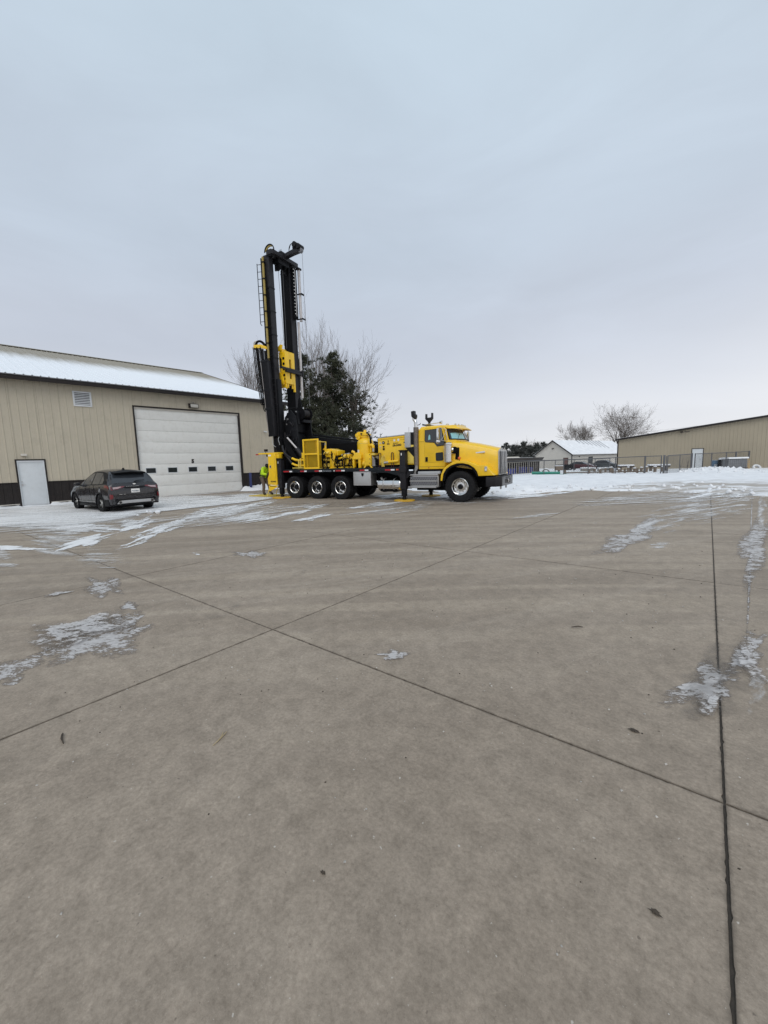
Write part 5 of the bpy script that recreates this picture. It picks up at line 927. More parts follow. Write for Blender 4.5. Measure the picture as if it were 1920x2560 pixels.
# parked cars far off
def far_car(loc, rz, paintm, lab, hgt=1.42, snowed=False, cat='car', name='parked_car'):
    c = link(name, None, loc=loc, rot=(0, 0, rz), label=lab, cat=cat, group='cars parked by the pale building')
    prof = [(-2.3, 0.35), (-2.32, 0.78), (-2.15, 0.95), (-1.6, 1.0), (-0.95, hgt-0.06), (-0.3, hgt), (0.35, hgt-0.03), (1.15, 1.0), (1.9, 0.88), (2.25, 0.70), (2.3, 0.35)]
    lower = [(-2.3, 0.35), (-2.32, 0.78), (-2.15, 0.95), (-1.6, 1.0), (1.15, 0.98), (1.9, 0.86), (2.25, 0.68), (2.3, 0.35), (1.85, 0.25), (-1.9, 0.25)]
    P('body', MB().prism(lower, -0.86, 0.86, 'y'), paintm, c, bevel=0.07, seg=3)
    P('cabin', MB().prism([(-1.62, 0.97), (-0.98, hgt-0.05), (-0.3, hgt), (0.35, hgt-0.03), (1.18, 0.97)], -0.72, 0.72, 'y'), glassg, c, bevel=0.06, seg=2)
    P('roof', MB().prism([(-0.98, hgt-0.05), (-0.3, hgt+0.01), (0.37, hgt-0.03), (0.3, hgt-0.06), (-0.3, hgt-0.04), (-0.9, hgt-0.08)], -0.66, 0.66, 'y'), paintm, c, bevel=0.01)
    for x in (-1.4, 1.4):
        for y in (-0.82, 0.82): w = P('wheel', MB().tube([(x, y-0.1, 0.32), (x, y+0.1, 0.32)], 0.32, 18), rubber, c); P('rim', MB().tube([(x, y-0.115, 0.32), (x, y+0.115, 0.32)], 0.19, 14), alu, w)
    for y in (-0.62, 0.62): P('headlight', MB().box(2.16, 2.27, y-0.16, y+0.16, 0.62, 0.74), greyp, c)
    if snowed: P('snow_cover', MB().prism([(0.9, 1.02), (1.15, 1.03), (1.9, 0.92), (2.2, 0.80), (2.2, 0.74), (1.15, 0.97)], -0.8, 0.8, 'y'), snowm, c, bevel=0.03)
    return c
far_car((-16.9, 75.0, -0.62), -0.15, redcar, 'maroon car parked left before the pale building')
far_car((-13.6, 76.8, -0.55), -0.15, paint('dark_green_grey', (0.05, 0.058, 0.06), 0.35, coat=0.5), 'dark grey-green car parked right before the pale building', 1.5)

# utility pole and wires
up = link('utility_pole', None, loc=(-31.9, 155, -0.7), label='far wooden utility pole with crossarm behind the pale building', cat='utility pole')
P('pole', MB().tube([(0, 0, 0), (0, 0, 9.9)], [0.13, 0.08], 8), bark, up); P('crossarm', MB().box(-1.7, 1.7, -0.06, 0.06, 9.1, 9.24), bark, up)
for k, x in enumerate((-1.7, -0.9, 0.9, 1.7)): P('insulator', MB().tube([(x, 0, 9.24), (x, 0, 9.4)], 0.05, 6), galv, up)
def wire(a, b, sag, lab, r=0.02):
    a = Vector(a); b = Vector(b); P('power_line', MB().tube([a.lerp(b, i/24)-Vector((0, 0, sag*4*(i/24)*(1-i/24))) for i in range(25)], r, 4), galvf, label=lab, cat='cable')
wire((-32.6, 155, 8.6), (-120, 165, 10.5), 2.2, 'overhead wire running left from the far utility pole'); wire((-31.0, 155, 8.6), (42, 120, 13.5), 1.5, 'overhead wire running right above the tan building')

# ------------------------------------------------------------------ trees
TM = [0.006]
def limb(mb, p, d, L, r, lvl, rd, tw, maxl, bend=0.12, upb=0.10, spread=0.55, seg=4):
    P_ = [p.copy()]; rs = [r]; q = p.copy(); dd = d.copy(); n = seg if lvl < 3 else 3
    for i in range(n):
        dd = (dd+Vector((rd.gauss(0, bend), rd.gauss(0, bend), rd.gauss(0, bend)+upb))).normalized()
        q = q+dd*(L/n); P_.append(q.copy()); rs.append(max(r*(1-0.65*(i+1)/n), TM[0]*0.7))
    (mb if lvl < 2 else tw).tube(P_, rs, 7 if lvl < 2 else (4 if lvl < 4 else 3), caps=False)
    if lvl >= maxl: return
    nb = {0: 6, 1: 5, 2: 4, 3: 4, 4: 4}[lvl]
    for k in range(nb):
        t = rd.uniform(0.30, 1.0) if k < nb-1 else 1.0; i = min(int(t*n), n-1); base = P_[i].lerp(P_[i+1], t*n-i) if i < n else P_[-1]
        ax = dd.orthogonal().normalized(); ax.rotate(Matrix.Rotation(rd.uniform(0, 6.283), 3, dd)); ang = rd.uniform(0.35, 1.0)*spread*1.5 if k < nb-1 else rd.uniform(0.05, .3)
        nd = dd.copy(); nd.rotate(Matrix.Rotation(ang, 3, ax))
        limb(mb, base, nd, L*rd.uniform(0.52, 0.78), max(rs[i]*rd.uniform(0.42, 0.62), TM[0]), lvl+1, rd, tw, maxl, bend, upb, spread, seg)
def bare_tree(loc, h, seed, lab, forks=2, maxl=4, spread=0.55, tm=None, upb=0.08, trunk=0.28, tr_r=None, twm=None):
    rd = random.Random(seed); mb = MB(); tw = MB(); r = tr_r or h*0.016; TM[0] = 0.0085 if Vector(loc).length < 90 else 0.017
    o = link('bare_tree', None, loc=loc, label=lab, cat='tree')
    mb.tube([(0, 0, -0.3), (0, 0, h*trunk*0.5), (rd.uniform(-.1, .1), rd.uniform(-.1, .1), h*trunk)], [r*1.15, r, r*0.85], 9)
    for k in range(forks):
        a = 6.283*k/forks+rd.uniform(0, 1); t = Vector((math.cos(a)*0.38, math.sin(a)*0.38, 1)).normalized()
        limb(mb, Vector((0, 0, h*trunk*0.95)), t, h*0.36, r*0.75, 0, rd, tw, maxl, 0.11, upb, spread)
    P('trunk', mb, tm or bark, o, clean=False, ang=80); P('crown', tw, twm or twig, o, clean=False, smooth=False)
    return o
def pine(loc, h, seed, lab, rad=2.6, nb=46, mat=None, gap=0.18, z0=0.12, tufts=9, ts=0.34, name='pine_tree', lean=0.0):
    rd = random.Random(seed); mb = MB(); nd = MB()
    o = link(name, None, loc=loc, label=lab, cat='tree')
    mb.tube([(0, 0, -0.4), (lean*0.3, 0, h*0.5), (lean, 0, h*0.97)], [h*0.018, h*0.011, 0.03], 8)
    for k in range(nb):
        t = z0+(1-z0)*(k+rd.random())/nb; z = h*t
        rr = rad*(1-t)**0.62*rd.uniform(0.55, 1.15)+0.35
        if rd.random() < gap: rr *= 0.45
        a = rd.uniform(0, 6.283); p0 = Vector((lean*t, 0, z)); tip = p0+Vector((math.cos(a)*rr, math.sin(a)*rr, rr*rd.uniform(0.15, 0.55)))
        mid = p0.lerp(tip, 0.5)+Vector((0, 0, -0.05*rr)); mb.tube([p0, mid, tip], [0.05, 0.03, 0.012], 4, caps=False)
        nt_ = int(tufts*2.1*(0.6+rr/rad))
        for j in range(nt_):
            u = rd.uniform(0.25, 1.05); c = (p0.lerp(mid, u*2) if u < 0.5 else mid.lerp(tip, u*2-1))
            sp_ = 0.16+0.30*rr*u*0.5; c = c+Vector((rd.gauss(0, sp_), rd.gauss(0, sp_), rd.gauss(0, sp_*0.7)))
            up_ = Vector((math.cos(a)*0.5, math.sin(a)*0.5, 0.9)).normalized()
            for q in range(11):
                dv = (up_*0.6+Vector((rd.gauss(0, .8), rd.gauss(0, .8), rd.gauss(0, .6)))).normalized()*ts*rd.uniform(0.6, 1.25)
                sd = dv.orthogonal().normalized()*ts*0.12; sd.rotate(Matrix.Rotation(rd.uniform(0, 3.14), 3, dv.normalized()))
                nd.add([c-sd, c+sd, c+dv], [(0, 1, 2)])
    P('trunk', mb, bark, o, clean=False, ang=80); P('crown', nd, mat or needle, o, clean=False, smooth=False)
    return o
# ------------------------------------------------------------------ drilling truck
TR = link('drill_truck', None, loc=(-15.79, 12.75, 0), rot=(0, 0, R(9.31)), label='yellow and black drilling rig truck with its mast raised upright', cat='drill rig')
def T(name, mb, mat, parent=TR, **kw): return P(name, mb, mat, parent, **kw)
CY = 1.22
def mir(mb): r = MB(); r.add([(x, 2*CY-y, z) for x, y, z in mb.v], [tuple(reversed(f)) for f in mb.f]); return r
random.seed(4)
# --- wheels
def tyre_mb(r, w, tread=40):
    rim = r*0.555
    prof = [(rim, -w*0.42), (rim+0.03, -w*0.47), (r*0.80, -w*0.5), (r*0.94, -w*0.46), (r*0.975, -w*0.40), (r*0.975, w*0.40), (r*0.94, w*0.46), (r*0.80, w*0.5), (rim+0.03, w*0.47), (rim, w*0.42)]
    m = MB(); m.lathe(prof, 48, close=True)
    for k in range(tread):
        a = 2*math.pi*k/tread
        for sg in (-1, 1):
            M = Matrix.Rotation(a+(0.5*math.pi/tread if sg > 0 else 0), 4, 'Z') @ Matrix.Translation((r*0.965, 0, 0))
            m.box(-0.015, r*0.035, -r*0.045, r*0.045, sg*w*0.09, sg*w*0.46, M)
        M = Matrix.Rotation(a, 4, 'Z') @ Matrix.Translation((r*0.965, 0, 0)); m.box(-0.015, r*0.034, -r*0.04, r*0.04, -w*0.06, w*0.06, M)
    return m
RY = Matrix.Rotation(R(90), 4, 'X')       # lathe z axis -> -y (outward on the near side)
def place(m, M): r = MB(); r.add(m.v, m.f, M); return r
rear_tyre = place(tyre_mb(0.545, 0.275), RY).mesh('tyre', ang=30); front_tyre = place(tyre_mb(0.615, 0.42, 34), RY).mesh('tyre', ang=30)
for m_ in (rear_tyre, front_tyre): m_.materials.append(rubber)
def holes(n, rad, r, z, M=None):
    m = MB()
    for k in range(n):
        a = 2*math.pi*k/n; m.tube([(rad*math.cos(a), rad*math.sin(a), z-0.004), (rad*math.cos(a), rad*math.sin(a), z+0.002)], r, 10)
    return place(m, RY)
frim = place(MB().lathe([(0.345, -0.17), (0.345, 0.165), (0.325, 0.185), (0.300, 0.175), (0.285, 0.13), (0.265, 0.075), (0.20, 0.060), (0.105, 0.075), (0.105, -0.1)], 40), RY).mesh('rim', ang=40); frim.materials.append(chrome)
rrim = place(MB().lathe([(0.31, -0.13), (0.305, 0.125), (0.290, 0.140), (0.272, 0.125), (0.262, 0.05), (0.245, -0.03), (0.215, -0.075), (0.14, -0.085), (0.14, -0.12)], 40), RY).mesh('rim', ang=40); rrim.materials.append(chrome)
fholes = holes(10, 0.215, 0.017, 0.066).mesh('hand_hole'); fholes.materials.append(decalk)
fnuts = place(MB().lathe([(0.10, 0.06), (0.10, 0.13), (0.075, 0.15), (0, 0.155)], 20), RY).mesh('hub'); fnuts.materials.append(black)
def nuts(n, rad, z0, z1, r=0.013):
    m = MB()
    for k in range(n): a = 2*math.pi*(k+0.5)/n; m.tube([(rad*math.cos(a), rad*math.sin(a), z0), (rad*math.cos(a), rad*math.sin(a), z1)], r, 6)
    return place(m, RY)
fn2 = nuts(10, 0.155, 0.05, 0.095).mesh('lug_nut'); fn2.materials.append(steel)
rh = holes(8, 0.19, 0.024, -0.078).mesh('hand_hole'); rh.materials.append(decalk)
rhub = place(MB().lathe([(0.15, -0.11), (0.15, -0.055), (0.125, -0.02), (0.105, 0.045), (0.09, 0.06), (0, 0.062)], 24), RY).mesh('hub'); rhub.materials.append(black)
rn2 = nuts(10, 0.148, -0.08, -0.035).mesh('lug_nut'); rn2.materials.append(steel)
def wheel(x, front, far):
    r = 0.61 if front else 0.54; w = link('wheel', None, TR)
    w.location = (x, 0.0 if not far else 2*CY, r); w.rotation_euler = (0, random.uniform(0, 6), R(180) if far else 0)
    if front:
        link('tyre', front_tyre, w, loc=(0, 0.21, 0)); link('rim', frim, w, loc=(0, 0.19, 0)); link('hand_hole', fholes, w, loc=(0, 0.19, 0)); link('hub', fnuts, w, loc=(0, 0.19, 0)); link('lug_nut', fn2, w, loc=(0, 0.19, 0))
    else:
        link('tyre', rear_tyre, w, loc=(0, 0.14, 0)); link('tyre', rear_tyre, w, loc=(0, 0.45, 0)); link('rim', rrim, w, loc=(0, 0.14, 0)); link('hand_hole', rh, w, loc=(0, 0.14, 0)); link('hub', rhub, w, loc=(0, 0.14, 0)); link('lug_nut', rn2, w, loc=(0, 0.14, 0))
for x in (0, 1.37, 2.74):
    for far in (False, True): wheel(x, False, far)
for far in (False, True): wheel(8.40, True, far)
T('axle', merge(*[MB().tube([(x, 0.3, 0.54), (x, 2.1, 0.54)], 0.09, 10) for x in (0, 1.37, 2.74, 8.4)]), blackm)
T('suspension', merge(*[MB().box(x-0.5, x+0.5, y-0.05, y+0.05, 0.62, 0.72) for x in (0, 1.37, 2.74, 8.4) for y in (0.80, 1.64)], *[MB().tube([(x+0.35, y, 0.5), (x+0.35, y, 0.85)], 0.13, 12) for x in (0, 1.37, 2.74) for y in (0.80, 1.64)]), blackm)
T('chassis_rail', merge(MB().box(-1.0, 9.75, 0.76, 0.84, 0.82, 1.10)), blackm); T('chassis_rail', MB().box(-1.0, 9.75, 1.60, 1.68, 0.82, 1.10), blackm)
T('cross_member', merge(*[MB().box(x, x+0.12, 0.84, 1.60, 0.86, 1.08) for x in (-0.9, 0.6, 2.0, 3.4, 4.6, 5.8, 7.0)]), blackm)
T('air_tank', merge(*[MB().tube([(x, 0.85, 0.60), (x+0.7, 0.85, 0.60)], 0.14, 12) for x in (3.5, 4.4)]), blackm)
T('wheel_well', merge(MB().box(-0.7, 3.45, 0.70, 0.74, 0.72, 1.27), MB().box(-0.7, 3.45, 1.70, 1.74, 0.72, 1.27), MB().box(3.42, 3.45, 0.05, 2.4, 0.75, 1.27), MB().box(-0.72, -0.69, 0.05, 2.4, 0.85, 1.27)), blackm)
T('underbody', merge(MB().box(4.4, 6.3, 0.62, 1.8, 0.50, 1.20), MB().box(6.3, 7.8, 0.6, 1.9, 0.42, 1.15), MB().box(7.7, 9.4, 0.72, 1.72, 0.55, 1.25), MB().tube([(3.0, 1.22, 0.65), (6.4, 1.22, 0.70)], 0.07, 8)), blackm, bevel=0.03)
T('cab_subframe', merge(MB().box(6.3, 7.72, 0.24, 2.2, 1.10, 1.305), MB().box(7.66, 7.72, 0.1, 2.34, 0.62, 1.30), MB().box(7.72, 9.45, 0.64, 0.68, 0.80, 1.56), MB().box(7.72, 9.45, 1.76, 1.80, 0.80, 1.56), MB().box(6.2, 7.7, 1.85, 2.3, 0.55, 1.12)), blackm)
# --- deck
T('deck', merge(MB().box(-0.75, 6.20, 0.03, 2.41, 1.36, 1.415)), deckm, bevel=0.006)
T('deck_side_rail', MB().box(-0.75, 6.15, 0.0, 0.06, 1.26, 1.41), deckm, bevel=0.008); T('deck_side_rail', MB().box(-0.75, 6.15, 2.38, 2.44, 1.26, 1.41), deckm, bevel=0.008)
T('deck_side_rail', MB().prism([(4.3, 1.26), (4.7, 1.20), (5.2, 1.20), (5.65, 1.08), (6.3, 1.08), (6.5, 1.26)], 0.005, 0.055, 'y'), deckm)
for (x0, xr, x1) in ((-0.66, -0.28, -0.10), (0.42, 0.66, 0.82), (1.30, 1.55, 1.74), (2.52, 2.83, 3.02), (3.82, 4.08, 4.27), (5.10, 5.38, 5.56)):
    T('reflective_tape', MB().box(x0, xr, -0.006, -0.001, 1.285, 1.345), redp, label='red section of reflective tape'); T('reflective_tape', MB().box(xr+0.005, x1, -0.006, -0.001, 1.285, 1.345), whitep, label='white section of reflective tape')
T('marker_lamp', MB().tube([(5.68, -0.005, 1.32), (5.68, -0.03, 1.32)], 0.035, 12), amberp); T('marker_lamp', MB().tube([(5.76, -0.005, 1.32), (5.76, -0.03, 1.32)], 0.035, 12), redp)
text_mesh('side_lettering', 'Foremost', 0.105, decalg, TR, (1.79, -0.004, 1.285), (1, 0, 0), (0, 0, 1), bold=0.002, shear=0.25, sx=1.12)
T('side_emblem', MB().box(2.40, 2.46, -0.006, -0.001, 1.29, 1.34), decalw)
# --- toolbox
tb = T('toolbox', merge(MB().box(3.49, 4.39, 0.01, 0.50, 0.645, 1.255)), alu, bevel=0.01)
T('toolbox_frame', merge(MB().box(3.49, 3.53, -0.012, 0.008, 0.65, 1.25), MB().box(4.35, 4.39, -0.012, 0.008, 0.65, 1.25), MB().box(3.53, 4.35, -0.012, 0.008, 1.21, 1.25), MB().box(3.53, 4.35, -0.012, 0.008, 0.65, 0.69)), steel, tb)
m = MB()
for k in range(14): m.box(3.56, 4.32, -0.002, 0.009, 0.715+k*0.034, 0.729+k*0.034)
T('tread_plate', m, greyp, tb); T('latch', MB().prism([(3.90, 1.19), (4.02, 1.19), (4.0, 1.08), (3.96, 1.04), (3.92, 1.08)], -0.02, 0.0, 'y'), black, tb)
# --- fuel tank
ft = T('fuel_tank', place(MB().lathe([(0.0, 4.62), (0.2, 4.63), (0.26, 4.68), (0.27, 4.72), (0.27, 5.72), (0.25, 5.78), (0, 5.80)], 32), Matrix.Translation((0, 0.30, 0.68)) @ Matrix.Rotation(R(90), 4, 'Y') ), chrome)
for x in (4.93, 5.43): T('tank_strap', MB().tube([(x, 0.30, 0.68), (x+0.045, 0.30, 0.68)], 0.282, 32), steel, ft)
T('tank_bracket', merge(*[MB().box(x, x+0.12, 0.12, 0.7, 0.36, 0.45) for x in (4.9, 5.4)], MB().prism([(4.75, 0.44), (5.6, 0.44), (5.5, 0.38), (4.85, 0.38)], 0.1, 0.6, 'y')), blackm, ft); T('filler_cap', MB().tube([(4.80, 0.22, 0.93), (4.80, 0.20, 0.99)], 0.05, 12), steel, ft)
T('bracket_plate', MB().box(5.72, 6.15, 0.35, 0.45, 0.5, 1.2), blackm)
# --- outriggers
def outrigger(x, y, ztop, label, fl=1, padr=0.44, inner=0.5, w=0.13, colz=0.5):
    o = link('outrigger', None, TR); o['label'] = label
    T('outer_tube', MB().box(x-w, x+w, y-w, y+w, colz, ztop), black2, o, bevel=0.012); T('cap', MB().box(x-w-0.03, x+w+0.03, y-w-0.03, y+w+0.03, ztop-0.01, ztop+0.04), black, o, bevel=0.01)
    T('inner_tube', MB().box(x-w*0.72, x+w*0.72, y-w*0.72, y+w*0.72, 0.20, colz), black, o, bevel=0.01)
    T('swivel', MB().lathe([(0.08, 0.05), (0.09, 0.12), (0.06, 0.22)], 16, Matrix.Translation((x, y, 0))), black, o)
    p = T('pad', MB().lathe([(padr, 0.006), (padr, 0.045), (padr-0.02, 0.06), (0.2, 0.062), (0, 0.062)], 40, Matrix.Translation((x, y, 0))), paint('pad_yellow', (0.62, 0.36, 0.02), 0.6, var=0.15, dirt=(0.2, 0.14, 0.06), dirt_amt=0.6) if 'pad_yellow' not in MATS else MATS['pad_yellow'], o)
    return o
o1 = outrigger(5.99, 0.02, 2.08, 'tall black outrigger leg behind the cab on the near side'); T('gusset', MB().prism([(5.6, 1.25), (6.4, 1.25), (6.15, 0.95), (5.84, 0.95)], -0.02, 0.02, 'y'), black2, o1)
T('decal', MB().box(5.93, 5.97, -0.117, -0.112, 1.90, 2.0), decalw, o1); T('collar', MB().box(5.83, 6.15, -0.14, 0.18, 1.20, 1.46), black2, o1, bevel=0.01)
o2 = outrigger(6.19, 2.42, 2.08, 'outrigger leg behind the cab on the far side')
o3 = outrigger(-0.84, 0.02, 1.93, 'black rear outrigger leg beside the yellow control panel', padr=0.5)
T('decal', MB().box(-0.90, -0.86, -0.117, -0.112, 1.72, 1.82), decalw, o3)
o4 = outrigger(-0.84, 2.42, 1.93, 'rear outrigger leg on the far side', padr=0.5)
T('rear_beam', MB().box(-0.98, -0.70, 0.15, 2.3, 0.78, 1.30), black2, bevel=0.01)
# --- engine enclosure
eb = T('engine_enclosure', MB().prism([(4.71, 1.52), (6.52, 1.52), (6.52, 2.74), (4.71, 2.66)], 0.15, 2.25, 'y'), yellow, bevel=0.012)
T('roof_cap', MB().prism([(4.72, 2.675), (6.50, 2.755), (6.50, 2.80), (4.72, 2.72)], 0.18, 2.2, 'y'), greyp, eb, bevel=0.01)
T('lid_lip', MB().prism([(4.70, 2.60), (6.1, 2.66), (6.1, 2.685), (4.70, 2.625)], 0.132, 0.149, 'y'), yellow, eb)
T('panel_seam', MB().box(5.30, 6.0, 0.142, 0.149, 2.555, 2.565), yel_mesh, eb)
T('enclosure_base', MB().box(4.71, 6.5, 0.20, 2.2, 1.416, 1.52), blackm, eb)
T('side_panel', MB().box(6.12, 6.40, 0.128, 0.148, 1.56, 2.32), yel_pale, eb, bevel=0.008)
text_mesh('model_lettering', 'DR-24HD', 0.115, decalk, eb, (5.42, 0.144, 2.29), (1, 0, 0.05), (0, 0, 1), bold=0.005, sx=0.86, shear=0.12)
text_mesh('maker_lettering', 'Foremost', 0.060, decalk, eb, (5.44, 0.144, 2.405), (1, 0, 0.05), (0, 0, 1), bold=0.002, shear=0.2)
T('decal', merge(MB().box(5.195, 5.225, 0.14, 0.148, 2.46, 2.56), MB().box(5.15, 5.27, 0.14, 0.148, 2.385, 2.43)), decalk, eb)
T('decal', merge(MB().box(5.99, 6.01, 0.14, 0.148, 2.50, 2.60), MB().box(5.94, 6.02, 0.14, 0.148, 2.42, 2.46)), decalk, eb)
for x, z in ((5.51, 2.545), (5.70, 2.555)): T('decal', MB().tube([(x, 0.149, z), (x, 0.142, z)], 0.05, 16), decalw, eb)
for x, z in ((4.83, 2.46), (4.83, 2.30), (4.85, 2.22)): T('decal', MB().box(x-0.045, x+0.045, 0.142, 0.148, z-0.02, z+0.02), yel_pale if z < 2.3 else trimw, eb)
T('gauge', MB().lathe([(0.062, 0), (0.062, 0.02), (0.05, 0.025), (0, 0.02)], 20, rot_to((4.98, 0.149, 2.47), (0, -1, 0))), black, eb); T('gauge_face', MB().tube([(4.98, 0.126, 2.47), (4.98, 0.122, 2.47)], 0.03, 12), greyp, eb)
T('switch', merge(MB().tube([(4.99, 0.149, 2.30), (4.99, 0.11, 2.30)], 0.035, 10), MB().box(4.95, 5.03, 0.12, 0.149, 2.16, 2.24)), black, eb)
for x in (4.81, 5.42):
    T('hand_rail', MB().tube([(x-0.05, 0.10, 1.42), (x-0.05, 0.10, 1.98)] + [(x-0.05*math.cos(a*math.pi/6), 0.10, 1.98+0.06*math.sin(a*math.pi/6)) for a in range(1, 6)] + [(x+0.05, 0.10, 1.98), (x+0.05, 0.10, 1.42)], 0.016, 8), paint('rail_dark_red', (0.06, 0.01, 0.01), 0.4) if 'rail_dark_red' not in MATS else MATS['rail_dark_red'])
T('outlet_pipe', merge(MB().tube([(5.02, 0.10, 1.62), (5.28, 0.10, 1.64)], 0.05, 12)), steel, eb); T('outlet_pipe', merge(MB().tube([(5.24, 0.10, 1.65), (5.34, 0.10, 1.66), (5.60, 0.10, 1.67), (5.66, 0.15, 1.68)], [0.07, 0.055, 0.055, 0.06], 12), MB().tube([(5.64, 0.155, 1.69), (5.64, 0.13, 1.69)], 0.08, 14)), yellow, eb)
m = MB()
for k in range(6): m.tube(bez((4.86+k*0.03, 0.12, 1.45), (4.84+k*0.03, 0.05, 1.85), (4.92+k*0.02, 0.1, 1.95-k*0.05), (5.06, 0.148, 1.92-k*0.06), 10), 0.014, 6)
T('hydraulic_hose', m, yel_pale)
m = MB()
for k in range(7): m.tube(bez((4.40+k*0.05, 0.3, 1.5), (4.42+k*0.04, 0.1+k*0.03, 1.95), (4.66, 0.2, 1.9-k*0.03), (4.74, 0.3, 1.55+k*0.03), 10), 0.018, 6)
T('hydraulic_hose', m, blackm)
# --- grey control cabinet and intake behind the cab
gb = T('control_cabinet', MB().box(6.02, 6.27, 0.08, 0.62, 2.22, 2.84), greyp, bevel=0.01); T('cabinet_side', MB().box(6.272, 6.44, 0.14, 0.6, 2.24, 2.83), black, gb, bevel=0.01)
T('antenna', MB().tube([(6.12, 0.3, 2.84), (6.12, 0.3, 3.06)], 0.006, 5), galv, gb)
T('bracket', MB().prism([(6.05, 2.2), (6.45, 2.25), (6.48, 1.75)], 0.12, 0.35, 'y'), black)
# --- exhaust stack
ex = T('exhaust_stack', MB().tube([(6.50, 0.18, 1.48), (6.50, 0.18, 3.02)], 0.105, 20), paint('heat_shield', (0.22, 0.185, 0.16), 0.42, metal=0.7, var=0.2, scale=8))
m = MB()
for k in range(30):
    for j in range(12):
        a = j*math.pi/6+(k % 2)*math.pi/12; z = 1.53+k*0.049; c = (6.50+0.1055*math.cos(a), 0.18+0.1055*math.sin(a), z)
        m.add([(c[0]-0.010*math.sin(a)*s1, c[1]+0.010*math.cos(a)*s1, z+0.009*s2) for s1, s2 in ((-1, -1), (1, -1), (1, 1), (-1, 1))], [(0, 1, 2, 3)])
T('shield_holes', m, blackm, ex, clean=False, kind='stuff')
T('stack_pipe', MB().tube([(6.50, 0.18, 2.98), (6.50, 0.18, 3.17), (6.48, 0.18, 3.26), (6.42, 0.18, 3.34), (6.42, 0.18, 3.42)], 0.065, 16), chrome, ex)
T('stack_elbow', MB().tube([(6.50, 0.18, 1.50), (6.49, 0.19, 1.36), (6.40, 0.22, 1.26), (6.36, 0.28, 1.10), (6.42, 0.4, 1.02)], 0.075, 14), steel, ex)
T('rain_cap', MB().prism([(6.33, 3.66), (6.46, 3.68), (6.47, 3.55), (6.53, 3.53), (6.53, 3.43), (6.49, 3.34), (6.37, 3.42), (6.34, 3.46)], 0.08, 0.28, 'y'), black2, ex, bevel=0.012)
T('stack_bracket', MB().tube([(6.50, 0.25, 3.10), (6.58, 0.4, 3.14), (6.60, 0.42, 3.20)], 0.015, 6), black, ex)
# --- mast rest fork
T('mast_rest', merge(MB().prism([(6.50, 3.42), (6.64, 3.27), (6.70, 3.27), (6.84, 3.42), (6.84, 3.66), (6.78, 3.66), (6.77, 3.48), (6.57, 3.47), (6.57, 3.63), (6.51, 3.63)], 1.13, 1.24, 'y'), MB().box(6.63, 6.71, 1.14, 1.23, 3.1, 3.28), MB().prism([(6.46, 3.14), (6.46, 3.21), (6.52, 3.18), (6.8, 3.16), (6.8, 3.12)], 0.9, 1.5, 'y')), black2, bevel=0.008)
# --- cab
def cab_mesh():
    zs = [(1.31, 0), (2.40, 0), (2.93, 1), (3.06, 2)]
    c = MB(); H = 1.02
    v = []
    # ring order: rear-bottom.. each level outline (x,y): rear-left, rear-right, Apillar-right, nose-right, nose-centre, nose-left, Apillar-left
    def ringpts(z, xr, xa, xn, h, hn): return [(xr, CY-h, z), (xr, CY+h, z), (xa, CY+h, z), (xn, CY+hn, z), (xn+0.10, CY, z), (xn, CY-hn, z), (xa, CY-h, z)]
    L = [ringpts(1.31, 6.58, 7.72, 7.74, H, 0.8), ringpts(1.9, 6.57, 7.80, 7.95, H, 0.8), ringpts(2.42, 6.57, 7.86, 8.13, H, 0.75), ringpts(2.92, 6.60, 7.72, 7.93, H-0.03, 0.72), ringpts(3.03, 6.66, 7.66, 7.84, H-0.14, 0.66), ringpts(3.08, 6.85, 7.45, 7.6, H-0.40, 0.4)]
    n = 7
    for r_ in L: v += r_
    f = [tuple(range(n-1, -1, -1)), tuple(range((len(L)-1)*n, len(L)*n))]
    for i in range(len(L)-1):
        for k in range(n): f.append((i*n+k, i*n+(k+1) % n, (i+1)*n+(k+1) % n, (i+1)*n+k))
    return c.add(v, f)
cb = T('cab', cab_mesh(), yellow, bevel=0.035, seg=3, ang=32)
yn = CY-1.02
def plate(pts, y, th=0.006): return MB().prism(pts, y-th, y, 'y')
win = [(6.90, 2.87), (7.58, 2.90), (7.60, 2.87), (7.71, 2.40), (7.72, 2.25), (7.40, 2.23), (7.29, 2.38), (6.93, 2.40), (6.89, 2.46)]
def grow(pts, d):
    cx = sum(p[0] for p in pts)/len(pts); cz = sum(p[1] for p in pts)/len(pts); o = []
    for x, z in pts: l = math.hypot(x-cx, z-cz); o.append((x+(x-cx)/l*d, z+(z-cz)/l*d))
    return o
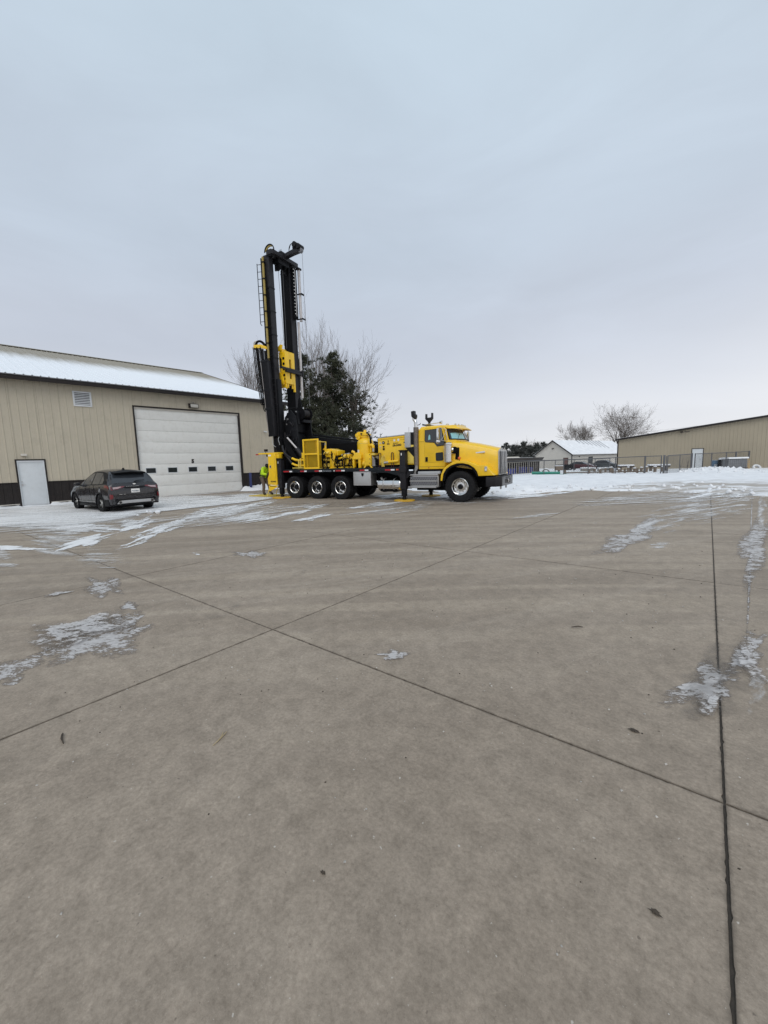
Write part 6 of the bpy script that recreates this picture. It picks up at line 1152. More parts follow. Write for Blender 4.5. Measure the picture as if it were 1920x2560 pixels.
for side in (0, 1):
    fx = (lambda m: m) if side == 0 else mir
    door = T('door', fx(plate([(6.86, 1.62), (6.84, 2.88), (6.92, 2.95), (7.66, 2.96), (7.76, 2.45), (7.76, 1.72), (7.68, 1.60), (6.92, 1.58)], yn-0.001, 0.008)), yellow, cb, bevel=0.003)
    T('door_seam', fx(plate(grow([(6.86, 1.62), (6.84, 2.88), (6.92, 2.95), (7.66, 2.96), (7.76, 2.45), (7.76, 1.72), (7.68, 1.60), (6.92, 1.58)], 0.012), yn+0.001, 0.004)), yel_mesh, cb)
    T('window_gasket', fx(plate(grow(win, 0.022), yn-0.010, 0.006)), blackm, door)
    T('window_glass', fx(plate(win, yn-0.018, 0.004)), glassg, door)
    T('seat_back', fx(plate([(7.03, 2.48), (7.05, 2.64), (7.09, 2.70), (7.12, 2.66), (7.13, 2.50)], yn-0.0225, 0.002)), glassc, door)
    T('lower_window', fx(plate([(7.37, 1.96), (7.64, 1.98), (7.66, 1.94), (7.67, 1.68), (7.64, 1.64), (7.38, 1.63), (7.35, 1.66), (7.34, 1.93)], yn-0.010, 0.006)), glassd, door)
    T('door_handle', fx(merge(MB().box(6.89, 7.00, yn-0.016, yn-0.009, 1.61, 1.80), MB().box(6.91, 6.95, yn-0.03, yn-0.016, 1.66, 1.76))), black, door, bevel=0.004)
    T('grab_handle', fx(MB().tube([(7.72, yn-0.01, 2.90), (7.79, yn-0.05, 2.85), (7.84, yn-0.05, 2.50), (7.83, yn-0.01, 2.42)], 0.014, 8)), chrome, cb)
T('cab_sill', MB().box(6.60, 7.72, yn-0.01, 2*CY-yn+0.01, 1.40, 1.425), yel_mesh, cb)
T('rear_seam', merge(MB().box(6.60, 6.615, yn-0.006, yn+0.01, 1.45, 2.95), MB().box(6.60, 6.86, yn-0.006, yn+0.01, 2.42, 2.44)), yel_mesh, cb)
T('marker_decal', merge(MB().box(7.02, 7.05, yn-0.008, yn+0.002, 1.34, 1.39)), redp, cb); T('cab_hinge', merge(*[MB().box(7.73, 7.78, yn-0.03, yn, z, z+0.07) for z in (1.8, 2.3)]), blackm, cb)
# windshield: two panes in a rubber frame, flat against the raked front
def wpane(s_):
    B0 = Vector((7.905, CY-s_*0.97, 2.47)); B1 = Vector((8.215, CY-s_*0.04, 2.47)); T0 = Vector((7.79, CY-s_*0.93, 2.87)); T1 = Vector((8.04, CY-s_*0.04, 2.87))
    Bm = Vector((8.12, CY-s_*0.72, 2.46)); Tm = Vector((7.96, CY-s_*0.68, 2.88))
    return B0, Bm, B1, T1, Tm, T0
for s_ in (1, -1):
    q = wpane(s_); nrm = Vector((0.93, -0.22*s_, 0.3)).normalized()
    def off(q, d, g=0.0):
        c = sum(q, Vector())/len(q); return [p+nrm*d+(p-c)*g for p in q]
    a, b2 = off(q, 0.004, 0.05), off(q, 0.022, 0.05)
    T('windshield_gasket', MB().add([*a, *b2], [(6, 7, 10, 11), (7, 8, 9, 10), (0, 5, 4, 1), (1, 4, 3, 2)]+[(i, (i+1) % 6, 6+(i+1) % 6, 6+i) for i in range(6)]), blackm, cb)
    a, b2 = off(q, 0.024, -0.02), off(q, 0.032, -0.02)
    g_ = T('windshield_pane', MB().add([*a, *b2], [(6, 7, 10, 11), (7, 8, 9, 10), (0, 5, 4, 1), (1, 4, 3, 2)]+[(i, (i+1) % 6, 6+(i+1) % 6, 6+i) for i in range(6)]), glassg, cb)
    # plate over the pane, coloured like daylight coming through the rear cab window
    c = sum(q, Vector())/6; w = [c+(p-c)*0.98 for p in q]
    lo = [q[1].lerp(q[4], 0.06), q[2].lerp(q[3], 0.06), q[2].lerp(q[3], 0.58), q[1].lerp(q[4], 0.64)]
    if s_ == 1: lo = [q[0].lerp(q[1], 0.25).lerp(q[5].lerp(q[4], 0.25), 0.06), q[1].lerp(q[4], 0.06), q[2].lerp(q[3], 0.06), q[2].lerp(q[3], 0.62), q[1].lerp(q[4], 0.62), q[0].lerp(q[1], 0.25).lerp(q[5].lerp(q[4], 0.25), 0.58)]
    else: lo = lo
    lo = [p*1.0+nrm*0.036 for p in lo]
    T('painted_pane_light', MB().add(lo, [tuple(range(len(lo)))] if len(lo) == 4 else [(0, 1, 4, 5), (1, 2, 3, 4)]), glassc if s_ == 1 else greyp, g_, clean=False)
    T('wiper', MB().tube([q[1]+nrm*0.045+Vector((0, 0, -0.02)), q[1].lerp(q[3], 0.55)+nrm*0.045], 0.008, 5), blackm, cb)
T('sun_visor', MB().add([(7.70, CY-0.97, 2.98), (8.00, CY-0.80, 3.00), (8.13, CY, 3.02), (8.00, CY+0.80, 3.00), (7.70, CY+0.97, 2.98),
                         (7.84, CY-0.99, 2.90), (8.26, CY-0.80, 2.87), (8.42, CY, 2.86), (8.26, CY+0.80, 2.87), (7.84, CY+0.99, 2.90),
                         (7.72, CY-0.95, 3.01), (8.00, CY-0.78, 3.04), (8.13, CY, 3.06), (8.00, CY+0.78, 3.04), (7.72, CY+0.95, 3.01),
                         (7.84, CY-0.99, 2.92), (8.26, CY-0.80, 2.90), (8.42, CY, 2.89), (8.26, CY+0.80, 2.90), (7.84, CY+0.99, 2.92)],
                        [(i, i+1, i+6, i+5) for i in range(4)]+[(i+10, i+15, i+16, i+11) for i in range(4)]+[(i+5, i+6, i+16, i+15) for i in range(4)]+[(i, i+10, i+11, i+1) for i in range(4)]+[(0, 5, 15, 10), (4, 14, 19, 9)]), yellow, cb, bevel=0.008)
for y in (-0.6, -0.3, 0, 0.3, 0.6): T('roof_lamp', MB().lathe([(0.045, 0), (0.04, 0.04), (0.02, 0.055), (0, 0.055)], 10, Matrix.Translation((7.99+0.1*(1-abs(y)), CY+y, 3.045))), trimw, cb)
T('roof_horn', merge(MB().tube([(6.75, 0.6, 3.14), (7.40, 0.55, 3.17)], [0.012, 0.02], 8), MB().tube([(7.38, 0.55, 3.17), (7.50, 0.54, 3.18)], [0.04, 0.075], 14)), chrome, cb)
T('beacon', MB().lathe([(0.07, 0), (0.065, 0.06), (0.04, 0.085), (0, 0.09)], 16, Matrix.Translation((7.55, 1.0, 3.07))), trimw, cb)
# mirrors
for side in (0, 1):
    fx = (lambda m: m) if side == 0 else (lambda m: place(mir(m), Matrix.Translation((0.24, 0.06, 0))))
    mi = T('mirror', fx(MB().box(7.60, 7.66, -0.34, -0.16, 2.46, 2.88)), chrome, bevel=0.012)
    T('mirror_glass', fx(MB().box(7.592, 7.599, -0.33, -0.17, 2.48, 2.86)), greyp, mi); T('mirror_arm', fx(merge(MB().tube([(7.75, 0.2, 2.88), (7.70, -0.12, 2.90), (7.64, -0.25, 2.90)], 0.012, 6), MB().tube([(7.78, 0.2, 2.40), (7.70, -0.12, 2.43), (7.64, -0.25, 2.44)], 0.012, 6), MB().tube([(7.70, -0.12, 2.90), (7.70, -0.12, 2.43)], 0.012, 6), MB().tube([(7.82, 0.2, 2.85), (7.72, -0.10, 2.45)], 0.009, 6))), steel, mi)
    T('round_mirror', fx(MB().lathe([(0.085, 0), (0.08, 0.03), (0.05, 0.055), (0, 0.065)], 18, rot_to((7.60, -0.2, 2.38), (0.6, -0.8, 0)))), chrome, mi)
# air cleaner canisters
for side in (0, 1):
    fx = (lambda m: m) if side == 0 else mir
    ac = T('air_cleaner', fx(MB().lathe([(0.0, 1.55), (0.10, 1.56), (0.135, 1.60), (0.135, 2.24), (0.15, 2.26), (0.15, 2.31), (0.11, 2.34), (0, 2.35)], 24, Matrix.Translation((7.93, 0.05, 0)))), chrome)
    m = MB()
    for a in (200, 225, 250, 275, 300, 325): x, y = 7.93+0.165*math.cos(R(a)), 0.05+0.165*math.sin(R(a)); m.tube([(x, y, 1.60), (x, y, 2.22)], 0.007, 5)
    for z in (1.60, 1.9, 2.22): m.tube([(7.93+0.165*math.cos(a*math.pi/10), 0.05+0.165*math.sin(a*math.pi/10), z) for a in range(21)], 0.007, 5)
    T('canister_guard', fx(m), steel, ac)
# --- hood
def hoodsec(x, hw, zt_, zb, crown): 
    return [(x, CY-hw, zb), (x, CY-hw-0.01, (zb+zt_)/2), (x, CY-hw+0.015, zt_-0.10), (x, CY-hw+0.07, zt_-0.02), (x, CY-hw*0.45, zt_+crown*0.7), (x, CY, zt_+crown), (x, CY+hw*0.45, zt_+crown*0.7), (x, CY+hw-0.07, zt_-0.02), (x, CY+hw-0.015, zt_-0.10), (x, CY+hw+0.01, (zb+zt_)/2), (x, CY+hw, zb)]
secs = [hoodsec(7.98, 0.90, 2.40, 1.40, 0.035), hoodsec(8.3, 0.845, 2.36, 1.35, 0.04), hoodsec(8.9, 0.745, 2.24, 1.25, 0.045), hoodsec(9.45, 0.655, 2.10, 1.05, 0.05), hoodsec(9.68, 0.62, 2.02, 1.02, 0.07), hoodsec(9.73, 0.60, 2.00, 1.03, 0.08)]
hd = MB(); hd.grid(secs); n = len(secs[0]); o_ = (len(secs)-1)*n; hd.f.append(tuple(range(n))); hd.f.append(tuple(range(o_+n-1, o_-1, -1))); hd.f.append(tuple([0]+[i*n for i in range(1, len(secs))]+[i*n+n-1 for i in range(len(secs)-1, -1, -1)]))
hood = T('hood', hd, yellow, ang=50)
T('hood_hinge_line', MB().tube([(7.99, CY-0.915, 1.5), (7.99, CY-0.915, 2.32)], 0.008, 5), yel_mesh, hood)
T('hood_intake', merge(MB().tube([(8.10, CY-0.80, 2.04), (8.10, 0.25, 2.04)], 0.135, 18), MB().box(8.05, 8.27, 0.335, 0.40, 1.66, 2.14)), blackm, hood, bevel=0.02)
T('intake_ring', MB().tube([(7.98, 0.18, 2.06), (8.06, 0.22, 2.06)], 0.085, 16), chrome, hood); T('turn_lamp', MB().lathe([(0.06, 0), (0.055, 0.04), (0, 0.06)], 14, rot_to((8.35, 0.13, 1.72), (0.3, -1, 0))), amberp, hood)
T('turn_lamp_stem', MB().tube([(8.35, 0.14, 1.66), (8.35, 0.14, 1.5)], 0.02, 6), black, hood)
T('hood_badge', MB().prism([(8.86, 1.885), (9.26, 1.91), (9.26, 1.945), (9.22, 1.965), (8.88, 1.925)], 0.475, 0.50, 'y'), chrome, hood)
# grille
gl = T('grille', MB().prism([(CY-0.63, 1.03), (CY+0.63, 1.03), (CY+0.63, 1.96), (CY+0.45, 2.02), (CY, 2.10), (CY-0.45, 2.02), (CY-0.63, 1.96)], 9.735, 9.775, 'x'), steel, bevel=0.008)
T('grille_core', MB().box(9.776, 9.785, CY-0.56, CY+0.56, 1.08, 1.93), blackm, gl)
for k in range(21):
    z = 1.10+k*0.040; T('grille_slat', MB().box(9.786, 9.812, CY-0.565, CY+0.565, z, z+0.022), galv, gl)
for y in (-0.38, -0.13, 0.13, 0.38): T('grille_bar', MB().tube([(9.815, CY+y, 1.06), (9.825, CY+y, 1.50), (9.812, CY+y, 1.95), (9.79, CY+y, 1.99)], 0.012, 8), chrome, gl)
T('crown_plate', MB().prism([(CY-0.58, 1.94), (CY+0.58, 1.94), (CY+0.42, 2.01), (CY, 2.07), (CY-0.42, 2.01)], 9.776, 9.79, 'x'), alu, gl)
T('hood_emblem', MB().box(9.70, 9.80, CY-0.05, CY+0.05, 2.03, 2.16), black, gl, bevel=0.015)
# fenders
fo = [(7.60, 0.84), (7.62, 1.08), (7.72, 1.30), (7.88, 1.46), (8.12, 1.585), (8.40, 1.625), (8.68, 1.60), (8.92, 1.50), (9.12, 1.425), (9.42, 1.42), (9.72, 1.04), (9.12, 1.02), (9.06, 1.18), (8.94, 1.33), (8.76, 1.445), (8.52, 1.505), (8.28, 1.50), (8.05, 1.425), (7.87, 1.30), (7.75, 1.12), (7.70, 0.84)]
lin = [(7.68, 0.84), (7.73, 1.12), (7.85, 1.31), (8.04, 1.44), (8.28, 1.52), (8.52, 1.525), (8.77, 1.465), (8.96, 1.345), (9.08, 1.19), (9.14, 1.0), (9.07, 1.0), (9.0, 1.17), (8.89, 1.30), (8.72, 1.39), (8.5, 1.44), (8.28, 1.435), (8.09, 1.37), (7.93, 1.26), (7.83, 1.09), (7.79, 0.84)]
for side in (0, 1):
    fx = (lambda m: m) if side == 0 else mir
    f_ = T('fender', fx(MB().prism(fo, 0.02, 0.62, 'y')), yellow, bevel=0.022, seg=3, ang=40)
    T('fender_liner', fx(MB().prism(lin, 0.005, 0.66, 'y')), blackm, f_, ang=40)
    T('fender_brace', fx(MB().add([(9.12, 0.019, 1.40), (9.40, 0.019, 1.40), (9.70, 0.30, 1.05), (9.72, 0.60, 1.05), (9.42, 0.60, 1.42), (9.40, 0.30, 1.46)], [(0, 1, 5), (1, 2, 5), (2, 3, 4, 5)])), yellow, f_, clean=False)
    T('headlight', fx(MB().box(9.37, 9.47, -0.012, 0.015, 1.20, 1.38)), steel, f_, bevel=0.012); T('headlight_lens', fx(MB().box(9.39, 9.455, -0.018, -0.013, 1.22, 1.30)), decalw, f_); T('headlight_lens', fx(MB().box(9.39, 9.455, -0.018, -0.013, 1.305, 1.365)), greyp, f_)
# bumper
bp = T('bumper', MB().add([(9.42, 0.0, 0.62), (9.78, 0.0, 0.62), (9.95, 0.25, 0.62), (9.95, 2.19, 0.62), (9.78, 2.44, 0.62), (9.42, 2.44, 0.62), (9.42, 0.0, 0.99), (9.78, 0.0, 0.99), (9.95, 0.25, 0.99), (9.95, 2.19, 0.99), (9.78, 2.44, 0.99), (9.42, 2.44, 0.99)],
    [(0, 1, 2, 3, 4, 5), (6, 11, 10, 9, 8, 7)]+[(i, i+6, (i+1) % 6+6, (i+1) % 6) for i in range(6)]), black2, bevel=0.012)
T('bumper_plate', MB().box(9.952, 9.962, 0.34, 2.10, 0.64, 0.97), paint('bumper_grey', (0.17, 0.17, 0.175), 0.4), bp)
T('winch_opening', MB().prism([(0.75, 0.72), (1.0, 0.70), (1.45, 0.70), (1.68, 0.72), (1.68, 0.86), (1.5, 0.88), (0.92, 0.88), (0.75, 0.86)], 9.963, 9.970, 'x'), decalk, bp); T('hook', MB().tube([(9.97, 1.22, 0.86), (10.0, 1.22, 0.80), (9.98, 1.22, 0.74)], 0.03, 8), steel, bp)
T('bumper_slot', merge(MB().box(9.963, 9.968, 0.85, 1.6, 0.905, 0.945), *[MB().tube([(9.963, y, 0.93), (9.968, y, 0.93)], 0.02, 8) for y in (0.45, 1.98)]), decalk, bp)
for y in (0.75, 1.65): T('tow_pin', merge(MB().box(9.78, 9.82, y-0.05, y-0.02, 0.48, 0.62), MB().box(9.78, 9.82, y+0.04, y+0.07, 0.48, 0.62)), steel, bp)
T('bumper_top_plate', MB().box(9.55, 9.93, 0.5, 1.95, 0.992, 1.01), black, bp)
# --- steps
st = T('step_box', MB().box(6.22, 7.48, 0.12, 0.62, 0.60, 1.06), alu, bevel=0.01)
T('upper_step', MB().box(6.22, 7.50, 0.0, 0.45, 1.065, 1.115), steel, st, bevel=0.01); T('battery_cover', MB().box(6.58, 7.55, 0.12, 0.60, 1.12, 1.225), greyp, st, bevel=0.01); T('lower_step', MB().box(6.18, 7.42, -0.02, 0.40, 0.56, 0.615), steel, st, bevel=0.01)
for z in (0.66, 0.86):
    t_ = T('tread_strip', MB().box(6.26, 7.44, 0.06, 0.118, z, z+0.15), galv, st, bevel=0.008); m = MB()
    for k in range(11):
        for j in (0, 1): x = 6.32+k*0.105+j*0.05; m.prism([(x-0.028, z+0.045+j*0.055), (x, z+0.062+j*0.055), (x+0.028, z+0.045+j*0.055), (x, z+0.028+j*0.055)], 0.054, 0.0595, 'y')
    T('grip_hole', m, blackm, t_, kind='stuff')
T('step_rail', MB().box(6.24, 7.46, 0.02, 0.1, 0.825, 0.85), chrome, st)
# --- deck machinery
cg = link('cooler_cage', None, TR)
def frame(x0, x1, z0, z1, y0, y1, w):
    return merge(MB().box(x0, x0+w, y0, y1, z0, z1), MB().box(x1-w, x1, y0, y1, z0, z1), MB().box(x0+w, x1-w, y0, y1, z1-w, z1), MB().box(x0+w, x1-w, y0, y1, z0, z0+w))
T('frame', merge(frame(0.64, 1.58, 1.42, 2.82, 0.0, 0.05, 0.075), MB().box(0.715, 1.505, 0.0, 0.05, 2.08, 2.16)), yellow, cg, bevel=0.006)
T('side_frame', merge(*[MB().box(x, x+0.04, 0.051, 0.6, z, z+0.04) for x in (1.53,) for z in (1.42, 2.08, 2.66)], MB().box(1.53, 1.57, 0.6, 0.64, 1.42, 2.70)), yel_pale, cg)
T('cooler_core', MB().box(0.70, 1.42, 0.12, 0.42, 1.48, 2.74), yel_mesh, cg)
for (a, b) in ((1.50, 2.08), (2.16, 2.745)):
    m = MB(); W = 0.79; Hh = b-a
    for sg in (1, -1):
        o_ = -Hh*2
        while o_ < W:
            # expanded metal: steep diagonals
            u0, v0, u1, v1 = o_, 0, o_+Hh*0.45, Hh
            if u0 < 0: v0 = -u0/0.45; u0 = 0
            if u1 > W: v1 = Hh-(u1-W)/0.45; u1 = W
            if u1 > u0 and v1 > v0:
                if sg < 0: u0, u1 = W-u0, W-u1
                m.tube([(0.715+u0, 0.03, a+v0), (0.715+u1, 0.03, a+v1)], 0.0055, 3, caps=False)
            o_ += 0.042
    T('expanded_mesh', m, yel_mesh, cg, clean=False, smooth=False, kind='stuff')
T('cage_post', MB().box(0.80, 0.87, 0.055, 0.10, 1.5, 2.08), yellow, cg); T('cage_post', MB().box(1.38, 1.46, 0.055, 0.10, 2.1, 2.74), yellow, cg); T('hinge', MB().box(0.56, 0.64, 0.0, 0.06, 1.95, 2.2), yellow, cg)
# rotary gearcase and valves
gc = T('gearcase', merge(MB().box(1.72, 2.05, 0.30, 0.85, 2.08, 2.30), MB().prism([(1.68, 2.02), (1.78, 1.95), (2.05, 1.95), (2.42, 2.02), (2.42, 2.24), (2.2, 2.28), (2.02, 2.34), (1.8, 2.34), (1.66, 2.22)], 0.35, 0.95, 'y'), MB().box(2.10, 2.36, 0.30, 0.36, 2.10, 2.28)), yellow, bevel=0.02)
T('cylinder_head', merge(*[MB().tube([(1.74+k*0.07, 0.31, 2.20), (1.72+k*0.07, 0.22, 2.12)], 0.026, 8) for k in range(4)]), yel_pale, gc)
T('support_column', merge(MB().prism([(1.92, 1.42), (2.16, 1.42), (2.12, 2.0), (1.94, 2.0)], 0.38, 0.62, 'y'), MB().box(1.88, 2.22, 0.34, 0.68, 1.415, 1.45), MB().box(2.17, 2.20, 0.30, 0.34, 1.9, 2.1)), yellow, gc, bevel=0.01)
def pipe(path, r, mat=yellow, nm='pipe', seg=10, **kw): return T(nm, MB().tube(path, r, seg), mat, **kw)
pipe([(2.20, 0.30, 2.12), (2.26, 0.28, 1.95), (2.26, 0.28, 1.72), (2.24, 0.28, 1.66)], [0.05, 0.05, 0.035, 0.05], nm='elbow_pipe'); pipe([(2.34, 0.3, 2.2), (2.34, 0.3, 1.88), (2.22, 0.3, 1.86)], 0.022, nm='small_pipe')
T('relief_valve', merge(MB().tube([(1.62, 0.5, 2.22), (1.58, 0.5, 2.30), (1.60, 0.5, 2.42), (1.60, 0.5, 2.52)], [0.03, 0.045, 0.035, 0.02], 8), MB().tube([(1.48, 0.5, 2.32), (1.60, 0.5, 2.38)], 0.03, 8)), yellow); T('valve_top', MB().tube([(1.60, 0.5, 2.52), (1.60, 0.5, 2.62)], 0.025, 8), steel)
for (z, r, y) in ((1.83, 0.055, 0.55), (1.62, 0.04, 0.55), (1.53, 0.055, 0.5)): pipe([(1.46, y, z), (1.90, y, z-0.01)], r, yel_pale, 'feed_pipe')
pipe([(2.18, 0.5, 1.58), (3.3, 0.5, 1.60)], 0.045, yel_pale, 'feed_pipe'); pipe([(2.18, 0.3, 1.45), (3.3, 0.3, 1.46)], 0.022, yellow, 'skid_pipe')
pipe([(2.42, 0.42, 1.86), (2.56, 0.42, 1.88), (2.64, 0.42, 1.90), (2.68, 0.42, 1.82), (2.66, 0.42, 1.46)], [0.05, 0.055, 0.075, 0.06, 0.05], nm='elbow_pipe', seg=12)
T('flange', merge(MB().tube([(2.63, 0.42, 1.46), (2.63, 0.42, 1.49)], 0.10, 14), MB().tube([(2.72, 0.42, 1.94), (2.80, 0.42, 1.92)], 0.075, 14)), yel_pale)
rnd = random.Random(31); m = MB(); m2 = MB(); m3 = MB()
for k in range(26):
    x = rnd.uniform(2.55, 3.25); y = rnd.uniform(0.3, 0.8); z = rnd.uniform(1.5, 1.98); d = Vector(rnd.choice([(1, 0, 0), (0, 0, 1), (0, 1, 0)])); l = rnd.uniform(0.05, 0.16); r_ = rnd.uniform(0.02, 0.055)
    (m if k % 3 else m2).tube([Vector((x, y, z))-d*l, Vector((x, y, z))+d*l], r_, 10)
    if k % 2: (m2 if k % 3 else m).tube([Vector((x, y, z))+d*l*0.4, Vector((x, y, z))+d*l*0.6], r_*1.6, 10)
for k in range(8):
    x = rnd.uniform(2.5, 3.2); m3.tube(bez((x, 0.35, 1.45), (x+0.1, 0.2, 1.9), (x+0.2, 0.3, 2.0), (x+0.3, 0.45, 1.7), 8), 0.014, 6)
T('valve_body', m, yellow); T('valve_fitting', m2, yel_pale); T('control_hose', m3, blackm); pipe([(2.55, 0.5, 2.02), (3.0, 0.5, 2.06)], [0.05, 0.06], steel, 'motor')
T('valve_bank', merge(MB().box(2.62, 3.02, 0.42, 0.7, 1.94, 2.06), MB().box(2.84, 3.0, 0.35, 0.6, 1.62, 1.90)), yellow, bevel=0.02)
pipe([(3.20, 0.6, 1.42), (3.20, 0.6, 2.05), (3.16, 0.6, 2.14), (3.06, 0.6, 2.17)], [0.05, 0.05, 0.06, 0.065], nm='standpipe', seg=12)
# deck skid rails, hoses at the rear
T('skid_rail', merge(MB().box(0.0, 0.62, 0.32, 0.38, 1.416, 1.45), MB().box(2.2, 3.3, 0.32, 0.38, 1.416, 1.45)), yel_pale)
rnd = random.Random(77); m = MB()
for k in range(26):
    x = rnd.uniform(1.62, 3.25); z = rnd.uniform(1.46, 1.95); dx_ = rnd.uniform(-.14, .14)
    m.tube(bez((x, 0.24, z+rnd.uniform(.1, .3)), (x+dx_, 0.16, z+.1), (x-dx_, 0.18, z), (x+dx_*1.5, 0.26, z-rnd.uniform(0.02, 0.2) if z > 1.6 else 1.43), 6), rnd.uniform(0.012, 0.022), 6)
T('hydraulic_hose', m, blackm)
T('gap_shade_plate', merge(MB().box(1.62, 3.3, 0.70, 0.72, 1.42, 1.96)), blackm)  # black sheet added for the shade in the gaps between yellow pipes
for (z, x1) in ((1.90, 0.62), (1.64, 0.60)):
    pipe([(-0.24, 0.22, z+0.05), (-0.18, 0.22, z+0.03), (-0.02, 0.22, z-0.03), (0.15, 0.22, z-0.05), (x1, 0.24, z-0.05)], [0.065, 0.055, 0.06, 0.05, 0.045], nm='elbow_pipe', seg=12)
T('hose_clamp', merge(MB().box(0.18, 0.24, 0.15, 0.30, 1.50, 1.90), MB().box(0.30, 0.34, 0.15, 0.30, 1.50, 1.95), MB().box(-0.2, 0.5, 0.15, 0.2, 1.46, 1.50)), yel_pale)
T('mud_hose', merge(*[MB().tube(bez((-0.95+0.1*k, 0.35, 2.6-0.25*k), (-0.8, 0.2, 2.2), (-0.55, 0.2, 2.1), (-0.26, 0.22, 1.94-0.26*k), 12), 0.06, 10) for k in (0, 1)]), black2)
m = MB()
for k in range(7): m.tube(bez((-1.0+0.05*k, 0.5, 3.0), (-0.7+0.05*k, 0.3, 2.2), (-0.4+0.1*k, 0.3, 2.3-0.1*k), (0.0+0.1*k, 0.35, 1.45), 12), 0.022, 6)
for k in range(5): m.tube(bez((-1.45+0.05*k, 0.3, 3.12), (-1.4, 0.2, 2.8), (-1.2+0.06*k, 0.2, 2.5), (-1.15+0.06*k, 0.25, 2.0), 10), 0.018, 6)
T('hydraulic_hose', m, blackm)
T('light_hose', merge(MB().tube(bez((-1.42, 0.2, 3.05), (-1.5, 0.15, 2.8), (-1.4, 0.15, 2.6), (-1.25, 0.2, 2.55), 8), 0.012, 6), MB().tube(bez((-1.05, 0.25, 3.05), (-1.15, 0.2, 2.9), (-1.0, 0.2, 2.8), (-1.0, 0.2, 2.65), 8), 0.012, 6)), greyp)
# separator vessel
sp = T('separator_tank', MB().lathe([(0.0, 1.46), (0.26, 1.47), (0.34, 1.56), (0.37, 1.70), (0.375, 2.50), (0.36, 2.60), (0.29, 2.69), (0.20, 2.73), (0.20, 2.80), (0.23, 2.80), (0.23, 2.84), (0, 2.84)], 40, Matrix.Translation((3.70, 0.75, 0))), yellow)
T('weld_ring', MB().lathe([(0.378, 2.49), (0.384, 2.50), (0.378, 2.51)], 40, Matrix.Translation((3.70, 0.75, 0))), yel_pale, sp)
T('inspection_sticker', MB().add([(3.70-0.378*math.sin(R(a))*1.0, 0.75-0.3785*math.cos(R(a)), z) for z in (2.03, 2.23) for a in (48, 38, 28, 18)], [(0, 1, 5, 4), (1, 2, 6, 5), (2, 3, 7, 6)]), decalw, sp, clean=False)
T('leg_frame', merge(MB().prism([(3.32, 1.85), (3.36, 1.99), (3.45, 2.10), (3.66, 2.10), (3.76, 1.99), (3.78, 1.85)], 0.24, 0.38, 'y'), MB().box(3.32, 3.40, 0.22, 0.36, 1.416, 1.85), MB().box(3.62, 3.74, 0.22, 0.36, 1.416, 1.85), MB().box(3.30, 3.76, 0.21, 0.37, 1.80, 1.88)), yellow, sp, bevel=0.008)
T('drain_vessel', MB().tube([(3.80, 0.42, 1.60), (4.10, 0.42, 1.60)], 0.16, 18), yellow, sp)
T('head_casting', merge(MB().prism([(3.36, 2.86), (3.36, 3.0), (3.44, 3.04), (3.74, 3.02), (3.92, 2.92), (3.92, 2.86)], 0.58, 0.92, 'y'), MB().tube([(3.40, 0.5, 2.88), (3.40, 0.8, 2.88)], 0.09, 14), MB().tube([(3.70, 0.75, 3.0), (3.70, 0.75, 3.12)], [0.09, 0.06], 12), MB().tube([(3.45, 0.52, 2.78), (3.45, 0.62, 2.78)], 0.10, 14)), yellow, sp, bevel=0.012)
T('head_bolt', merge(*[MB().tube([(3.70+0.2*math.cos(a), 0.75+0.2*math.sin(a), 2.84), (3.70+0.2*math.cos(a), 0.75+0.2*math.sin(a), 2.88)], 0.02, 6) for a in [k*math.pi/6 for k in range(12)]]), yel_mesh, sp)
T('gauge', MB().tube([(3.62, 0.56, 2.94), (3.62, 0.53, 2.94)], 0.04, 14), black, sp)
T('air_hose', merge(MB().tube(bez((3.86, 0.6, 2.98), (4.08, 0.5, 2.95), (4.15, 0.5, 2.75), (4.16, 0.5, 2.48), 14), 0.028, 8), MB().tube(bez((3.86, 0.7, 2.94), (4.0, 0.6, 2.9), (4.08, 0.6, 2.75), (4.10, 0.5, 2.48), 14), 0.022, 8)), blackm, sp)
T('outlet_elbow', merge(MB().tube([(4.02, 0.60, 2.43), (4.12, 0.52, 2.43)], 0.095, 16), MB().tube([(4.08, 0.55, 2.40), (4.18, 0.50, 2.42), (4.26, 0.48, 2.38), (4.28, 0.48, 2.28)], [0.06, 0.07, 0.07, 0.065], 14), MB().tube([(4.12, 0.52, 2.32), (4.12, 0.52, 2.1)], 0.03, 8)), yellow, sp)
T('outlet_coupling', MB().tube([(4.28, 0.48, 2.28), (4.28, 0.48, 2.12)], 0.06, 14), steel, sp)
fb = T('filter_box', MB().prism([(4.03, 1.52), (4.34, 1.52), (4.34, 2.05), (4.05, 2.05)], 0.10, 0.50, 'y'), yellow, bevel=0.01)
T('filter_feet', merge(MB().prism([(4.03, 1.52), (4.12, 1.52), (4.03, 1.416), (3.96, 1.416)], 0.10, 0.14, 'y'), MB().prism([(4.26, 1.52), (4.34, 1.52), (4.42, 1.416), (4.35, 1.416)], 0.10, 0.14, 'y')), yellow, fb)
T('filter_hole', merge(*[MB().tube([(4.30, 0.099, z), (4.30, 0.094, z)], 0.022, 10) for z in (1.62, 1.80, 1.99)]), decalk, fb); T('filter_cover', MB().box(4.35, 4.52, 0.16, 0.45, 1.96, 2.05), yel_pale, fb)
T('coil_pack', merge(*[MB().box(4.37+k*0.03, 4.385+k*0.03, 0.18, 0.42, 1.48, 1.94-k*0.03) for k in range(5)]), steel, fb)
T('motor_housing', merge(MB().tube([(4.50, 0.5, 1.72), (4.70, 0.5, 1.72)], 0.16, 16), MB().box(4.55, 4.70, 0.2, 0.3, 1.80, 1.92)), paint('motor_bronze', (0.20, 0.17, 0.10), 0.5))
